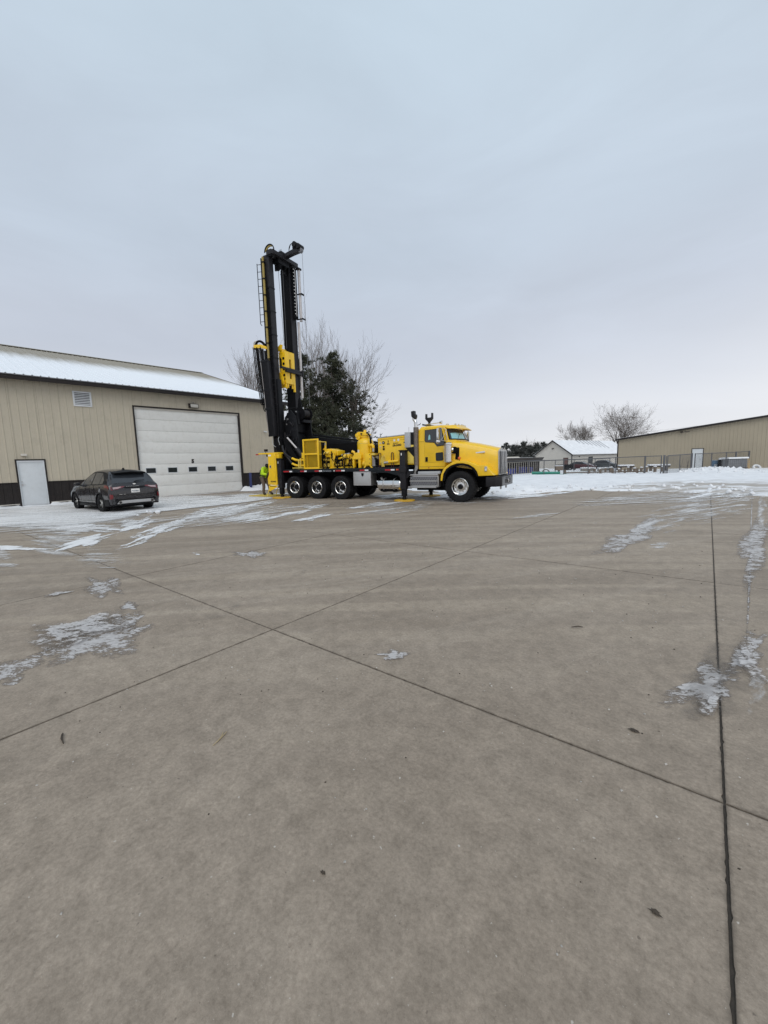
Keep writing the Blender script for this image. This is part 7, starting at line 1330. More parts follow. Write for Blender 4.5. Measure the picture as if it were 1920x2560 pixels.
# ------------------------------------------------------------------ mast (part of the truck)
def channel(mb, x0, x1, y0, y1, z0, z1, rib=0.02):
    mb.box(x0+rib, x1-rib, y0+rib, y1-rib, z0, z1)
    for (a, b, c, d) in ((x0, x0+0.09, y0, y1), (x1-0.09, x1, y0, y1)): mb.box(a, b, c, d, z0, z1)
    return mb
nc = T('mast_column', channel(MB(), -1.62, -1.22, 0.42, 0.71, 2.2, 11.62), black2, bevel=0.006)
fc = T('mast_column', channel(MB(), -1.62, -1.08, 1.66, 2.06, 2.2, 11.62), black2, bevel=0.006)
T('column_box', MB().box(-1.21, -1.10, 0.44, 0.70, 2.3, 5.9), black, bevel=0.006)
T('inner_flange', merge(MB().box(-1.61, -1.23, 0.712, 0.722, 2.3, 11.5), MB().box(-1.62, -1.10, 1.64, 1.655, 2.3, 11.5)), blackm)
T('column_stiffener', merge(*[MB().box(-1.63, -1.21, 0.405, 0.735, z, z+0.05) for z in (3.2, 4.55, 5.7, 6.9, 8.0, 9.1, 10.2)], *[MB().box(-1.64, -1.07, 1.635, 2.08, z, z+0.05) for z in (3.2, 4.6, 11.3)]), black)
T('line_bundle', merge(*[MB().tube([(-1.50+k*0.04, 0.395, 3.0+0.2*k), (-1.50+k*0.04, 0.395, 11.2-0.3*k)], 0.014, 6) for k in range(5)]), blackm)
# crown
cw = T('crown_beam', merge(MB().box(-1.30, -0.86, 0.36, 2.14, 11.66, 11.84), MB().box(-1.62, -1.30, 0.45, 2.05, 11.62, 11.74)), black2, bevel=0.012)
T('crown_gusset', merge(MB().prism([(0.82, 11.66), (1.20, 11.66), (1.20, 11.40), (0.90, 11.10), (0.82, 11.10)], -1.24, -1.20, 'x'), MB().prism([(1.64, 11.66), (1.26, 11.66), (1.26, 11.38), (1.55, 11.15), (1.64, 11.15)], -1.24, -1.20, 'x'), MB().box(-1.35, -1.0, 0.85, 1.62, 11.45, 11.66)), black, cw)
T('crown_sheave', merge(MB().tube([(-1.15, 0.92, 11.30), (-1.15, 1.00, 11.30)], 0.17, 24), MB().tube([(-1.15, 1.35, 11.42), (-1.15, 1.43, 11.42)], 0.15, 24)), blackm, cw)
T('crown_post', merge(MB().box(-1.1, -0.92, 1.0, 1.25, 11.84, 12.02), *[MB().tube([(-1.08+0.05*k, 1.02, 12.02), (-1.08+0.05*k, 1.02, 12.10)], 0.008, 5) for k in range(4)]), black, cw)
jb = T('jib', MB().prism([(-0.95, 11.72), (-0.95, 11.90), (-0.6, 11.95), (0.05, 12.02), (0.12, 11.94), (0.12, 11.80), (-0.4, 11.78)], 1.12, 1.34, 'y'), black2, bevel=0.01)
T('jib_winch', merge(MB().tube([(-0.14, 1.02, 12.13), (-0.14, 1.44, 12.13)], 0.13, 16), MB().box(-0.30, -0.02, 1.10, 1.36, 11.98, 12.16), MB().tube([(0.06, 1.05, 12.02), (0.06, 1.41, 12.02)], 0.12, 14)), black, jb, bevel=0.01)
T('jib_sheave', MB().tube([(0.10, 1.15, 11.86), (0.10, 1.31, 11.86)], 0.11, 18), galv, jb)
T('jib_hose', merge(*[MB().tube(bez((-0.52, 1.1, 11.95), (-0.5+0.05*k, 1.08, 12.15), (-0.35, 1.05, 12.22), (-0.2, 1.05, 12.2), 8), 0.012, 6) for k in range(3)]), blackm, jb)
T('jib_line', MB().tube([(0.19, 1.23, 11.86), (0.19, 1.23, 4.6)], 0.009, 5), galv, jb)
# hose hoop on top left
hp = T('hose_hoop', MB().tube([(-1.15+0.30*math.cos(a*math.pi/12), 0.42, 11.82+0.30*math.sin(a*math.pi/12)) for a in range(13)], 0.028, 8), black, TR)
T('hoop_plate', MB().prism([(-1.42, 11.86), (-1.38, 12.0), (-1.25, 12.09), (-1.1, 12.11), (-1.0, 12.06), (-0.98, 12.0), (-1.1, 12.03), (-1.25, 12.0), (-1.32, 11.86)], 0.43, 0.47, 'y'), paint('olive_yellow', (0.30, 0.22, 0.05), 0.5), hp)
T('hoop_bracket', MB().box(-1.34, -1.02, 0.40, 0.50, 11.6, 11.9), black, hp)
ol = MATS['olive_yellow']
T('stand_pipe', MB().tube([(-1.52, 0.34, 11.62), (-1.52, 0.34, 5.9)], 0.055, 12), ol, label='upright olive yellow pipe on the near mast column')
T('pipe_clamp', merge(*[MB().box(-1.60, -1.44, 0.27, 0.42, 6.1+k*0.75, 6.15+k*0.75) for k in range(8)]), black)
T('hose_line', MB().tube([(-1.66, 0.36, 11.6), (-1.64, 0.34, 4.2)], 0.03, 8), blackm)
# ladder
ld = link('ladder', None, TR)
T('ladder_rail', MB().tube([(-1.88, 0.30, 11.38), (-1.88, 0.30, 8.6), (-1.80, 0.30, 8.5)], 0.018, 6), black, ld); T('ladder_rail', MB().tube([(-1.10, 0.28, 6.0), (-1.10, 0.28, 2.4)], 0.018, 6), black, ld)
for k in range(14): z = 11.33-k*0.33; T('rung', MB().tube([(-1.88 if z > 8.5 else -1.6, 0.30, z), (-1.58, 0.40, z)] if z > 8.5 else [(-1.60, 0.36, z), (-1.2, 0.36, z)], 0.013, 6), black, ld)
for k in range(12): z = 5.9-k*0.30; T('rung', MB().tube([(-1.42, 0.28, z), (-1.10, 0.28, z)], 0.013, 6), black2, ld)
# cables between the columns
T('feed_cable', merge(MB().tube([(-1.16, 0.98, 11.2), (-1.10, 1.05, 7.6)], 0.010, 5), MB().tube([(-1.16, 1.30, 11.3), (-1.08, 1.2, 7.5)], 0.010, 5)), galvf)
# rod rack on the far column
T('rod_rack', merge(MB().box(-1.06, -0.90, 1.78, 2.02, 9.1, 11.55)), blackm, bevel=0.01)
T('rack_tab', merge(*[MB().box(-0.895, -0.875, 1.77, 1.82, 9.30+k*0.165, 9.335+k*0.165) for k in range(14)]), decalw)
T('rack_rod', MB().tube([(-0.86, 1.86, 11.45), (-0.86, 1.86, 9.2)], 0.018, 8), steel, label='thin bright rod beside the rack')
T('drill_rod', MB().tube([(-0.80, 2.10, 11.55), (-0.80, 2.10, 9.0)], 0.075, 14), pipegr, label='upper light grey pipe on the far mast column')
T('drill_rod', MB().tube([(-1.00, 2.12, 9.0), (-1.00, 2.12, 5.15)], 0.065, 14), pipegr, label='lower light grey pipe on the far mast column')
T('rod_clamp', merge(MB().box(-0.98, -0.62, 2.0, 2.05, 10.30, 10.34), MB().box(-0.66, -0.62, 2.0, 2.22, 10.26, 10.34), MB().box(-1.0, -0.60, 2.0, 2.05, 9.08, 9.12), MB().box(-0.64, -0.60, 2.0, 2.24, 9.05, 9.12), MB().box(-0.9, -0.7, 1.98, 2.2, 11.5, 11.58)), black)
# drill head
dh = T('drill_head', merge(MB().box(-1.06, -1.02, 0.95, 1.26, 5.76, 7.34), MB().box(-1.06, -1.02, 1.40, 1.66, 5.76, 7.34), MB().box(-1.06, -1.02, 1.26, 1.40, 5.76, 6.02), MB().box(-1.06, -1.02, 1.26, 1.40, 6.98, 7.34)), yellow, bevel=0.008)
m = MB(); m.box(-1.42, -1.061, 0.95, 0.99, 5.80, 7.30); m.box(-1.42, -1.061, 1.62, 1.66, 5.76, 7.30); m.box(-1.44, -1.061, 0.99, 1.62, 7.18, 7.22); m.box(-1.44, -1.061, 0.99, 1.62, 5.80, 5.86)
T('head_frame', m, yellow, dh, bevel=0.006)
T('head_opening', merge(*[MB().tube([(-1.12, 0.949, z), (-1.12, 0.942, z)], 0.07, 14) for z in (6.98, 6.72, 6.46, 6.16, 5.98)], MB().prism([(-1.36, 6.5), (-1.24, 6.6), (-1.24, 6.95), (-1.36, 7.1)], 0.942, 0.949, 'y')), blackm, dh)
T('slot_backing', MB().box(-1.16, -1.12, 1.22, 1.44, 5.95, 7.05), black2, dh)
T('head_bracket', merge(MB().prism([(-1.50, 7.32), (-1.18, 7.38), (-1.10, 7.62), (-1.22, 7.66), (-1.50, 7.50)], 0.88, 0.94, 'y'), MB().box(-1.35, -1.15, 0.93, 1.1, 7.22, 7.45)), yellow, dh, bevel=0.006)
T('head_bracket', MB().prism([(-1.45, 5.7), (-1.1, 5.7), (-1.1, 6.05), (-1.3, 6.3), (-1.45, 6.3)], 0.86, 0.92, 'y'), yellow, dh, bevel=0.006)
T('head_lug', merge(MB().box(-1.10, -1.04, 0.98, 1.06, 5.50, 5.76), MB().box(-1.10, -1.04, 1.12, 1.18, 5.56, 5.76), MB().box(-1.10, -1.04, 1.44, 1.50, 5.55, 5.76), MB().box(-1.10, -1.02, 1.56, 1.66, 5.40, 5.76), MB().box(-1.4, -1.1, 0.98, 1.05, 5.55, 5.80)), yellow, dh, bevel=0.006)
T('carriage_bar', merge(MB().box(-1.01, -0.93, 0.52, 2.14, 6.42, 6.52), MB().box(-1.01, -0.88, 0.9, 2.14, 6.30, 6.40), MB().box(-1.04, -0.86, 2.08, 2.16, 6.24, 6.56), MB().tube([(-0.93, 0.55, 6.47), (-0.86, 0.55, 6.47)], 0.035, 10)), black2, dh, bevel=0.008)
T('head_motor', merge(*[MB().tube([(-1.35, 1.1+0.22*k, 7.22), (-1.35, 1.1+0.22*k, 7.5)], 0.09, 12) for k in range(2)]), yel_mesh, dh)
# gooseneck, hoses and casing shroud at the back
gn = T('hose_boom', merge(MB().prism([(-2.40, 7.56), (-2.36, 7.66), (-1.9, 7.62), (-1.55, 7.46), (-1.55, 7.34), (-1.9, 7.44), (-2.3, 7.50)], 0.22, 0.38, 'y')), yellow, bevel=0.012)
T('boom_hoop', merge(MB().tube([(-2.44, 0.30, 7.50), (-2.44, 0.30, 7.74), (-2.38, 0.30, 7.82), (-2.20, 0.30, 7.84), (-2.12, 0.30, 7.76)], 0.028, 8), MB().tube([(-2.44, 0.2, 7.52), (-2.44, 0.42, 7.52)], 0.05, 10)), trimw, gn)
m = MB(); rnd = random.Random(2)
for k in range(9):
    x0 = -2.42+k*0.062; y = 0.22+0.03*(k % 4); zb = 4.35+0.09*rnd.random()*4; xr = -1.86+0.02*k
    path = [(x0, y, 7.52)] + bez((x0+0.02, y, 7.3), (x0+0.08, y, 6.2), (x0+0.22, y, 5.4), (x0+0.26, y, zb+0.35), 10) + bez((x0+0.26, y, zb+0.3), (x0+0.28, y, zb-0.12), (x0+0.48, y, zb-0.12), (x0+0.5, y, zb+0.4), 8) + [(min(x0+0.52, -1.55), y, zb+1.4)]
    m.tube(path, 0.023, 6)
T('hose_loop', m, blackm, gn)
m = MB()
for k in range(4): m.tube(bez((-2.36+0.06*k, 0.26, 7.6), (-2.2, 0.26, 7.98-0.04*k), (-1.8, 0.3, 7.9), (-1.56, 0.36, 7.4-0.1*k), 10), 0.02, 6)
T('hose_loop', m, blackm, gn); T('drop_hose', MB().tube(bez((-1.72, 0.22, 5.0), (-1.80, 0.2, 4.4), (-1.78, 0.2, 3.7), (-1.58, 0.2, 3.5), 10), 0.035, 8), blackm, gn)
T('top_cylinder', merge(MB().tube([(-1.88, 0.32, 7.4), (-1.88, 0.32, 6.7)], 0.055, 12), MB().tube([(-1.72, 0.32, 7.3), (-1.72, 0.32, 6.7)], 0.05, 12)), black, gn); T('cylinder_rod', MB().tube([(-1.98, 0.30, 7.35), (-1.96, 0.30, 6.85)], 0.03, 10), whitepl, gn)
sh_ = T('casing_shroud', MB().prism([(-1.86, 6.82), (-1.42, 6.80), (-1.22, 3.10), (-1.62, 3.10)], 0.14, 0.36, 'y'), black2, bevel=0.01)
T('shroud_edge', MB().prism([(-1.93, 6.80), (-1.865, 6.82), (-1.625, 3.12), (-1.68, 3.2)], 0.16, 0.34, 'y'), paint('edge_grey', (0.30, 0.27, 0.25), 0.55), sh_, bevel=0.006)
T('shroud_band', merge(*[MB().prism([(-1.87+0.24*t, 6.82-3.7*t), (-1.40+0.20*t, 6.82-3.7*t), (-1.40+0.20*t, 6.72-3.7*t), (-1.87+0.24*t, 6.72-3.7*t)], 0.12, 0.139, 'y') for t in (0.0, 0.38, 0.63, 0.985)]), black, sh_)
T('shroud_rib', merge(*[MB().tube([(-1.84+0.06*k, 0.13, 6.75), (-1.60+0.055*k, 0.13, 3.15)], 0.010, 5) for k in range(7)]), galvf if False else black, sh_)
# pivot tower, winches
for y in (0.86, 1.98):
    T('mast_support', MB().prism([(-1.20, 1.40), (-0.10, 1.40), (-0.30, 2.6), (-0.42, 4.05), (-0.75, 4.40), (-1.15, 4.05)], y-0.03, y+0.03, 'y'), black, bevel=0.01)
T('mast_foot', merge(MB().box(-1.60, -0.85, 0.42, 2.1, 1.35, 2.3), MB().prism([(-1.15, 1.4), (-0.35, 1.4), (-0.8, 3.3), (-1.1, 3.5)], 1.0, 1.9, 'y'), MB().box(-1.5, -0.7, 0.9, 1.9, 3.3, 3.9)), black, bevel=0.02)
T('cross_tube', merge(MB().tube([(-0.82, 0.55, 3.10), (-0.82, 2.1, 3.12)], 0.05, 10), *[MB().tube([(-0.82, y, 3.1), (-0.82, y+0.12, 3.1)], 0.075, 12) for y in (0.7, 1.15, 1.75)]), black2)
T('winch_drum', merge(MB().tube([(-0.52, 1.30, 4.22), (-0.52, 1.85, 4.22)], 0.22, 24)), paint('drum_line', (0.05, 0.04, 0.035), 0.7)); T('drum_flange', merge(MB().tube([(-0.52, 1.24, 4.22), (-0.52, 1.30, 4.22)], 0.33, 28), MB().tube([(-0.52, 1.85, 4.22), (-0.52, 1.90, 4.22)], 0.33, 28)), blackm)
m = MB()
for k in range(14): m.lathe([(0.225, 0), (0.235, 0.012), (0.225, 0.024)], 24, rot_to((-0.52, 1.31+k*0.038, 4.22), (0, 1, 0)))
T('wound_line', m, black2); T('winch_motor', merge(MB().tube([(-0.60, 1.0, 4.22), (-0.60, 1.24, 4.22)], 0.16, 16), MB().box(-0.75, -0.45, 1.0, 1.2, 3.7, 4.2), MB().box(-0.8, -0.3, 1.3, 1.95, 3.78, 3.92)), black, bevel=0.01)
T('winch_fitting', merge(MB().tube([(-0.5, 0.97, 4.3), (-0.5, 1.0, 4.3)], 0.03, 8), MB().tube([(-0.62, 0.95, 4.12), (-0.62, 0.99, 4.12)], 0.035, 8), MB().tube([(-0.95, 0.82, 3.95), (-0.95, 0.86, 3.95)], 0.05, 10), MB().tube([(-1.02, 0.80, 3.70), (-1.02, 0.84, 3.70)], 0.04, 10)), steel)
T('line_guard', MB().prism([(-0.62, 4.4), (-0.72, 4.9), (-0.80, 5.1), (-0.88, 4.9), (-0.95, 4.3)], 1.6, 1.7, 'y'), blackm)
T('breakout_table', merge(MB().box(-1.15, -0.75, 1.0, 1.6, 4.05, 4.3), MB().box(-1.2, -0.9, 0.85, 1.2, 3.75, 3.95)), black2, bevel=0.02)
rnd = random.Random(9); m = MB()
for k in range(30):
    x = rnd.uniform(-1.15, -0.3); z = rnd.uniform(1.6, 3.9); y = rnd.uniform(0.75, 0.85); m.tube([(x, y-0.05, z), (x+rnd.uniform(-.15, .15), y, z+rnd.uniform(-.2, .2))], rnd.uniform(0.012, 0.035), 7)
T('fitting_cluster', m, black2)
T('raise_cylinder', MB().tube([(0.02, 0.3, 2.42), (0.34, 0.3, 2.02)], 0.095, 14), black2); T('raise_cylinder_rod', MB().tube([(-0.56, 0.3, 2.98), (0.03, 0.3, 2.42)], 0.042, 12), pipegr); T('raise_cylinder_barrel', MB().tube([(0.18, 0.32, 2.22), (0.62, 0.32, 1.70)], 0.085, 14), yel_mesh)
# pipe rack beam lying over the far side of the deck
T('rod_carousel', merge(MB().prism([(-0.45, 3.12), (6.2, 2.13), (6.2, 1.75), (-0.45, 2.75)], 1.85, 2.15, 'y'), MB().prism([(-0.3, 3.22), (5.2, 2.40), (5.2, 2.30), (-0.3, 3.12)], 1.95, 2.05, 'y')), black, bevel=0.012)
T('carousel_edge', MB().prism([(-0.45, 2.80), (6.2, 1.82), (6.2, 1.78), (-0.45, 2.76)], 1.82, 1.849, 'y'), black2); T('gap_shade_backing', merge(MB().box(0.3, 3.2, 1.3, 1.4, 1.42, 2.6), MB().box(3.2, 4.6, 1.4, 1.5, 1.42, 2.3)), blackm)  # black sheets added behind the deck machinery to darken its gaps like shade
# --- control station at the tail
ps = T('control_panel', MB().prism([(-1.50, 2.22), (-0.99, 2.22), (-0.97, 0.68), (-1.02, 0.64), (-1.30, 0.66), (-1.58, 0.68), (-1.60, 0.98), (-1.50, 1.18)], -0.16, -0.10, 'y'), yellow, bevel=0.008)
T('panel_body', MB().box(-1.46, -1.02, -0.099, 0.45, 0.7, 2.2), yellow, ps, bevel=0.008)
T('panel_seam', MB().box(-1.06, -1.05, -0.168, -0.158, 0.75, 2.1), yel_mesh, ps); T('lower_bracket', MB().prism([(-1.56, 0.63), (-1.0, 0.63), (-0.98, 0.56), (-1.44, 0.36), (-1.52, 0.34)], -0.16, -0.12, 'y'), yellow, ps, bevel=0.005)
T('bracket_slot', MB().box(-1.48, -1.05, -0.166, -0.161, 0.575, 0.60), decalk, ps)
T('platform_leg', merge(MB().tube([(-1.52, -0.14, 0.55), (-1.72, -0.14, 0.07)], 0.02, 6), MB().tube([(-1.50, 0.45, 0.55), (-1.72, 0.45, 0.07)], 0.02, 6)), yel_pale, ps)
T('shelf', merge(MB().box(-2.16, -0.80, -0.14, 0.40, 2.20, 2.27), MB().box(-0.98, -0.80, -0.12, 0.1, 1.98, 2.2)), yellow, ps, bevel=0.008); T('reflector_bar', MB().box(-2.36, -2.165, -0.13, -0.10, 2.17, 2.23), redp, ps); T('work_lamp', merge(MB().tube([(-1.92, 0.1, 2.27), (-1.86, 0.1, 2.36)], 0.015, 6), MB().box(-1.92, -1.80, 0.03, 0.17, 2.34, 2.46)), decalk, ps)
T('gauge_box', MB().box(-1.74, -1.55, -0.02, 0.2, 2.08, 2.195), blackm, ps); T('nameplate', MB().box(-1.47, -1.28, -0.166, -0.161, 2.09, 2.17), decalw, ps); T('warning_label', MB().box(-1.42, -1.31, -0.166, -0.161, 1.50, 1.64), decalg, ps); T('warning_label', MB().box(-1.39, -1.33, -0.172, -0.167, 1.53, 1.61), decalk, ps)
text_mesh('model_lettering', 'DR-24HD', 0.095, decalk, ps, (-1.40, -0.164, 0.80), (1, 0, 0), (0, 0, 1), bold=0.004, sx=0.92, shear=0.12)
T('operator_platform', merge(MB().box(-3.35, -1.75, 0.15, 1.25, 0.02, 0.075), MB().tube([(-3.35, 0.15, 0.06), (-1.8, 0.15, 0.06)], 0.025, 6)), paint('platform_yellow', (0.58, 0.42, 0.06), 0.6, dirt=(0.2, 0.15, 0.08), dirt_amt=0.6), ps, bevel=0.01)
T('control_lever', merge(*[MB().tube([(-1.55, 0.0+k*0.06, 1.35), (-1.68, 0.0+k*0.06, 1.42)], 0.012, 6) for k in range(6)]), black, ps)
# ------------------------------------------------------------------ grey SUV
CA = R(182.3); dx, dy = math.cos(CA), math.sin(CA); nx_, ny_ = math.sin(CA), -math.cos(CA)
car = link('parked_suv', None, loc=(-18.54+nx_*0.93, 5.38+ny_*0.93, 0.0), rot=(0, 0, CA), label='dark grey SUV seen from behind, parked in front of the big white door', cat='car')
# stations: x, sill z, half width sill, mid z, half width mid, belt z, belt hw, roof edge z, roof edge hw, roof centre z
ST = [(-0.955, 0.46, 0.55, 0.60, 0.66, 0.70, 0.70, 0.74, 0.66, 0.76), (-0.93, 0.34, 0.78, 0.58, 0.86, 0.80, 0.86, 0.90, 0.80, 0.93), (-0.86, 0.30, 0.84, 0.60, 0.915, 0.98, 0.88, 1.07, 0.80, 1.09), (-0.80, 0.29, 0.86, 0.62, 0.93, 1.04, 0.885, 1.14, 0.775, 1.16),
      (-0.60, 0.27, 0.88, 0.64, 0.94, 1.07, 0.90, 1.34, 0.765, 1.375), (-0.44, 0.27, 0.88, 0.64, 0.94, 1.07, 0.905, 1.485, 0.70, 1.53), (-0.28, 0.25, 0.88, 0.64, 0.94, 1.065, 0.905, 1.545, 0.67, 1.60), (0.1, 0.23, 0.87, 0.64, 0.935, 1.045, 0.905, 1.59, 0.64, 1.65), (0.7, 0.22, 0.86, 0.64, 0.925, 1.03, 0.90, 1.61, 0.63, 1.675),
      (1.25, 0.22, 0.86, 0.64, 0.925, 1.015, 0.90, 1.565, 0.61, 1.635), (1.6, 0.22, 0.86, 0.64, 0.93, 1.005, 0.90, 1.455, 0.63, 1.53), (2.05, 0.22, 0.87, 0.64, 0.94, 0.995, 0.895, 1.27, 0.70, 1.335), (2.42, 0.23, 0.88, 0.64, 0.945, 0.985, 0.88, 1.06, 0.76, 1.11), (2.8, 0.24, 0.88, 0.64, 0.945, 0.96, 0.87, 1.01, 0.76, 1.06), (3.2, 0.26, 0.86, 0.62, 0.92, 0.90, 0.83, 0.945, 0.72, 0.99), (3.5, 0.30, 0.76, 0.56, 0.84, 0.80, 0.74, 0.84, 0.62, 0.87), (3.62, 0.36, 0.60, 0.52, 0.68, 0.68, 0.62, 0.72, 0.5, 0.74)]
def cint(x):
    if x <= ST[0][0]: return ST[0][1:]
    if x >= ST[-1][0]: return ST[-1][1:]
    for i in range(len(ST)-1):
        if ST[i][0] <= x <= ST[i+1][0]: break
    p1, p2 = ST[i], ST[i+1]; p0 = ST[max(i-1, 0)]; p3 = ST[min(i+2, len(ST)-1)]; t = (x-p1[0])/(p2[0]-p1[0]); o = []
    for k in range(1, 10):
        m1 = (p2[k]-p0[k])/max(p2[0]-p0[0], 1e-6)*(p2[0]-p1[0]); m2 = (p3[k]-p1[k])/max(p3[0]-p1[0], 1e-6)*(p2[0]-p1[0])
        # limit tangents so that the surface stays between the stations
        dlt = p2[k]-p1[k]
        if dlt*m1 <= 0: m1 = 0
        else: m1 = math.copysign(min(abs(m1), 3*abs(dlt)), dlt)
        if dlt*m2 <= 0: m2 = 0
        else: m2 = math.copysign(min(abs(m2), 3*abs(dlt)), dlt)
        o.append((2*t**3-3*t**2+1)*p1[k]+(t**3-2*t**2+t)*m1+(-2*t**3+3*t**2)*p2[k]+(t**3-t**2)*m2)
    return o
def half(x):
    zs, ws, zm, wm, zb, wb, ze, we, zc = cint(x)
    return [(0, zs), (ws*0.6, zs), (ws, zs), (ws+0.03, zs+0.06), (wm-0.01, zm-0.12), (wm, zm), (wm, zm+0.10), (wb+0.012, zb-0.05), (wb, zb), (wb-0.012, zb+0.02), (we+(wb-we)*0.5, zb+(ze-zb)*0.5), (we+0.01, ze-0.03), (we-0.03, ze+0.01), (we*0.6, zc-(zc-ze)*0.25), (we*0.3, zc-0.006), (0, zc)]
def ring(x):
    h_ = half(x); return [(x, y, z) for y, z in h_] + [(x, -y, z) for y, z in reversed(h_[1:-1])]
xs_ = []
x = ST[0][0]
while x < ST[-1][0]: xs_.append(x); x += 0.02 if x < -0.38 else 0.08
xs_.append(ST[-1][0])
bm_ = MB(); rr = [ring(x) for x in xs_]; n = len(rr[0]); 
for r_ in rr: bm_.v += r_
for i in range(len(rr)-1):
    for k in range(n): bm_.f.append((i*n+k, i*n+(k+1) % n, (i+1)*n+(k+1) % n, (i+1)*n+k))
bm_.f.append(tuple(range(n))); bm_.f.append(tuple(range(len(rr)*n-1, (len(rr)-1)*n-1, -1)))
tmp = P('tmp_body', bm_, carp, None, ang=38)
cut_ = MB()
for x in (0, 2.71):
    for s_ in (-1, 1): cut_.tube([(x, s_*0.62, 0.36), (x, s_*1.1, 0.36)], 0.385, 40)
ct = P('tmp_cut', cut_, blackm, None)
md = tmp.modifiers.new('b', 'BOOLEAN'); md.operation = 'DIFFERENCE'; md.solver = 'EXACT'; md.object = ct
me = eval_mesh(tmp); me.name = 'body'; bpy.data.objects.remove(tmp); bpy.data.objects.remove(ct)
me.materials.clear(); me.materials.append(carp)
for p_ in me.polygons: p_.material_index = 0
body = link('body', me, car)
def C(nm, mb, mat, parent=car, **kw): return P(nm, mb, mat, parent, **kw)
def sidept(x, t, off=0.0):     # t 0 belt, 1 roof edge
    zs, ws, zm, wm, zb, wb, ze, we, zc = cint(x); return (wb-0.012)+(we-wb+0.02)*t+off, (zb+0.02)+(ze-0.05-zb)*t
def sidepatch(xa, lo, hi, s_, off): return MB().grid([[(x, s_*sidept(x, lo(x)+(hi(x)-lo(x))*k/4, off)[0], sidept(x, lo(x)+(hi(x)-lo(x))*k/4)[1]) for x in xa] for k in range(5)])
def lowpt(x, f):  # f 0 sill .. 1 belt
    h_ = half(x)[2:9]; p = f*(len(h_)-1); i = min(int(p), len(h_)-2); t = p-i; return h_[i][0]*(1-t)+h_[i+1][0]*t, h_[i][1]*(1-t)+h_[i+1][1]*t
for s_ in (1, -1):
    fr = lambda a, b, n_=14: [a+(b-a)*k/n_ for k in range(n_+1)]
    hi = lambda x: min(0.97, 0.97-max(0, -(x-0.15))*0.9) if x < 0.15 else 0.97
    C('window_surround', sidepatch(fr(-0.66, 2.22, 30), lambda x: 0.0, lambda x: 1.0, s_, 0.005), carblk, clean=False)
    for a, b in ((-0.30, 0.02), (0.07, 0.80), (0.90, 1.98)):
        C('side_window', sidepatch(fr(a, b), lambda x: 0.06, lambda x: (0.32+0.60*min(1, max(0, (x+0.35)/0.45))) if x < 0.1 else 0.92, s_, 0.009), glassg, clean=False)
    for xq in (0.42, 0.86, 1.95): C('door_seam', MB().tube([(xq+0.02*f_, s_*(lowpt(xq, f_/8)[0]+0.001), lowpt(xq, f_/8)[1]) for f_ in range(1, 9)], 0.004, 4), blackm)
    for xq in (0.60, 1.50): C('door_handle', MB().tube([(xq-0.09, s_*(lowpt(xq, 0.80)[0]+0.02), lowpt(xq, 0.80)[1]), (xq+0.09, s_*(lowpt(xq, 0.80)[0]+0.02), lowpt(xq, 0.80)[1]+0.005)], 0.014, 6), carp)
    C('door_mirror', MB().box(1.93, 2.10, min(s_*0.93, s_*1.10), max(s_*0.93, s_*1.10), 1.02, 1.15), carp, bevel=0.03, seg=3); C('mirror_base', MB().box(1.98, 2.06, min(s_*0.88, s_*0.94), max(s_*0.88, s_*0.94), 1.02, 1.06), carblk)
    C('rocker_cladding', MB().box(0.42, 2.30, min(s_*0.80, s_*0.925), max(s_*0.80, s_*0.925), 0.20, 0.34), carblk, bevel=0.03)
    C('rocker_strip', MB().tube([(0.45, s_*0.935, 0.40), (2.25, s_*0.935, 0.38)], 0.014, 6), carsil)
    for x in (0, 2.71):
        arch = []
        for k in range(25):
            a = R(-12+204*k/24); arch.append((x+0.40*math.cos(a), 0.36+0.40*math.sin(a)))
        inn = [(x+0.372*math.cos(R(-12+204*k/24)), 0.36+0.372*math.sin(R(-12+204*k/24))) for k in range(24, -1, -1)]
        ring_ = MB(); vs = []; 
        for (p, q_) in zip(arch, reversed(inn)):
            vs += [(p[0], s_*0.952, p[1]), (q_[0], s_*0.955, q_[1]), (q_[0], s_*0.80, q_[1]), (p[0], s_*0.90, p[1])]
        ring_.v = vs; ring_.f = [(i*4+k, i*4+(k+1) % 4, (i+1)*4+(k+1) % 4, (i+1)*4+k) for i in range(24) for k in range(4)]
        C('arch_cladding', ring_, carblk)
    C('tail_lamp', MB().grid([[(x, s_*(lowpt(x, f_)[0]+0.012), lowpt(x, f_)[1]) for x in fr(-0.86, -0.52, 6)] for f_ in (0.80, 0.88, 0.97)]), taill, clean=False)
    C('bumper_reflector', MB().add([(-0.935, s_*0.865, 0.52), (-0.905, s_*0.905, 0.54), (-0.905, s_*0.90, 0.72), (-0.935, s_*0.86, 0.70), (-0.955, s_*0.80, 0.56), (-0.955, s_*0.80, 0.70)], [(0, 1, 2, 3), (0, 3, 5, 4)]), taill, clean=False)
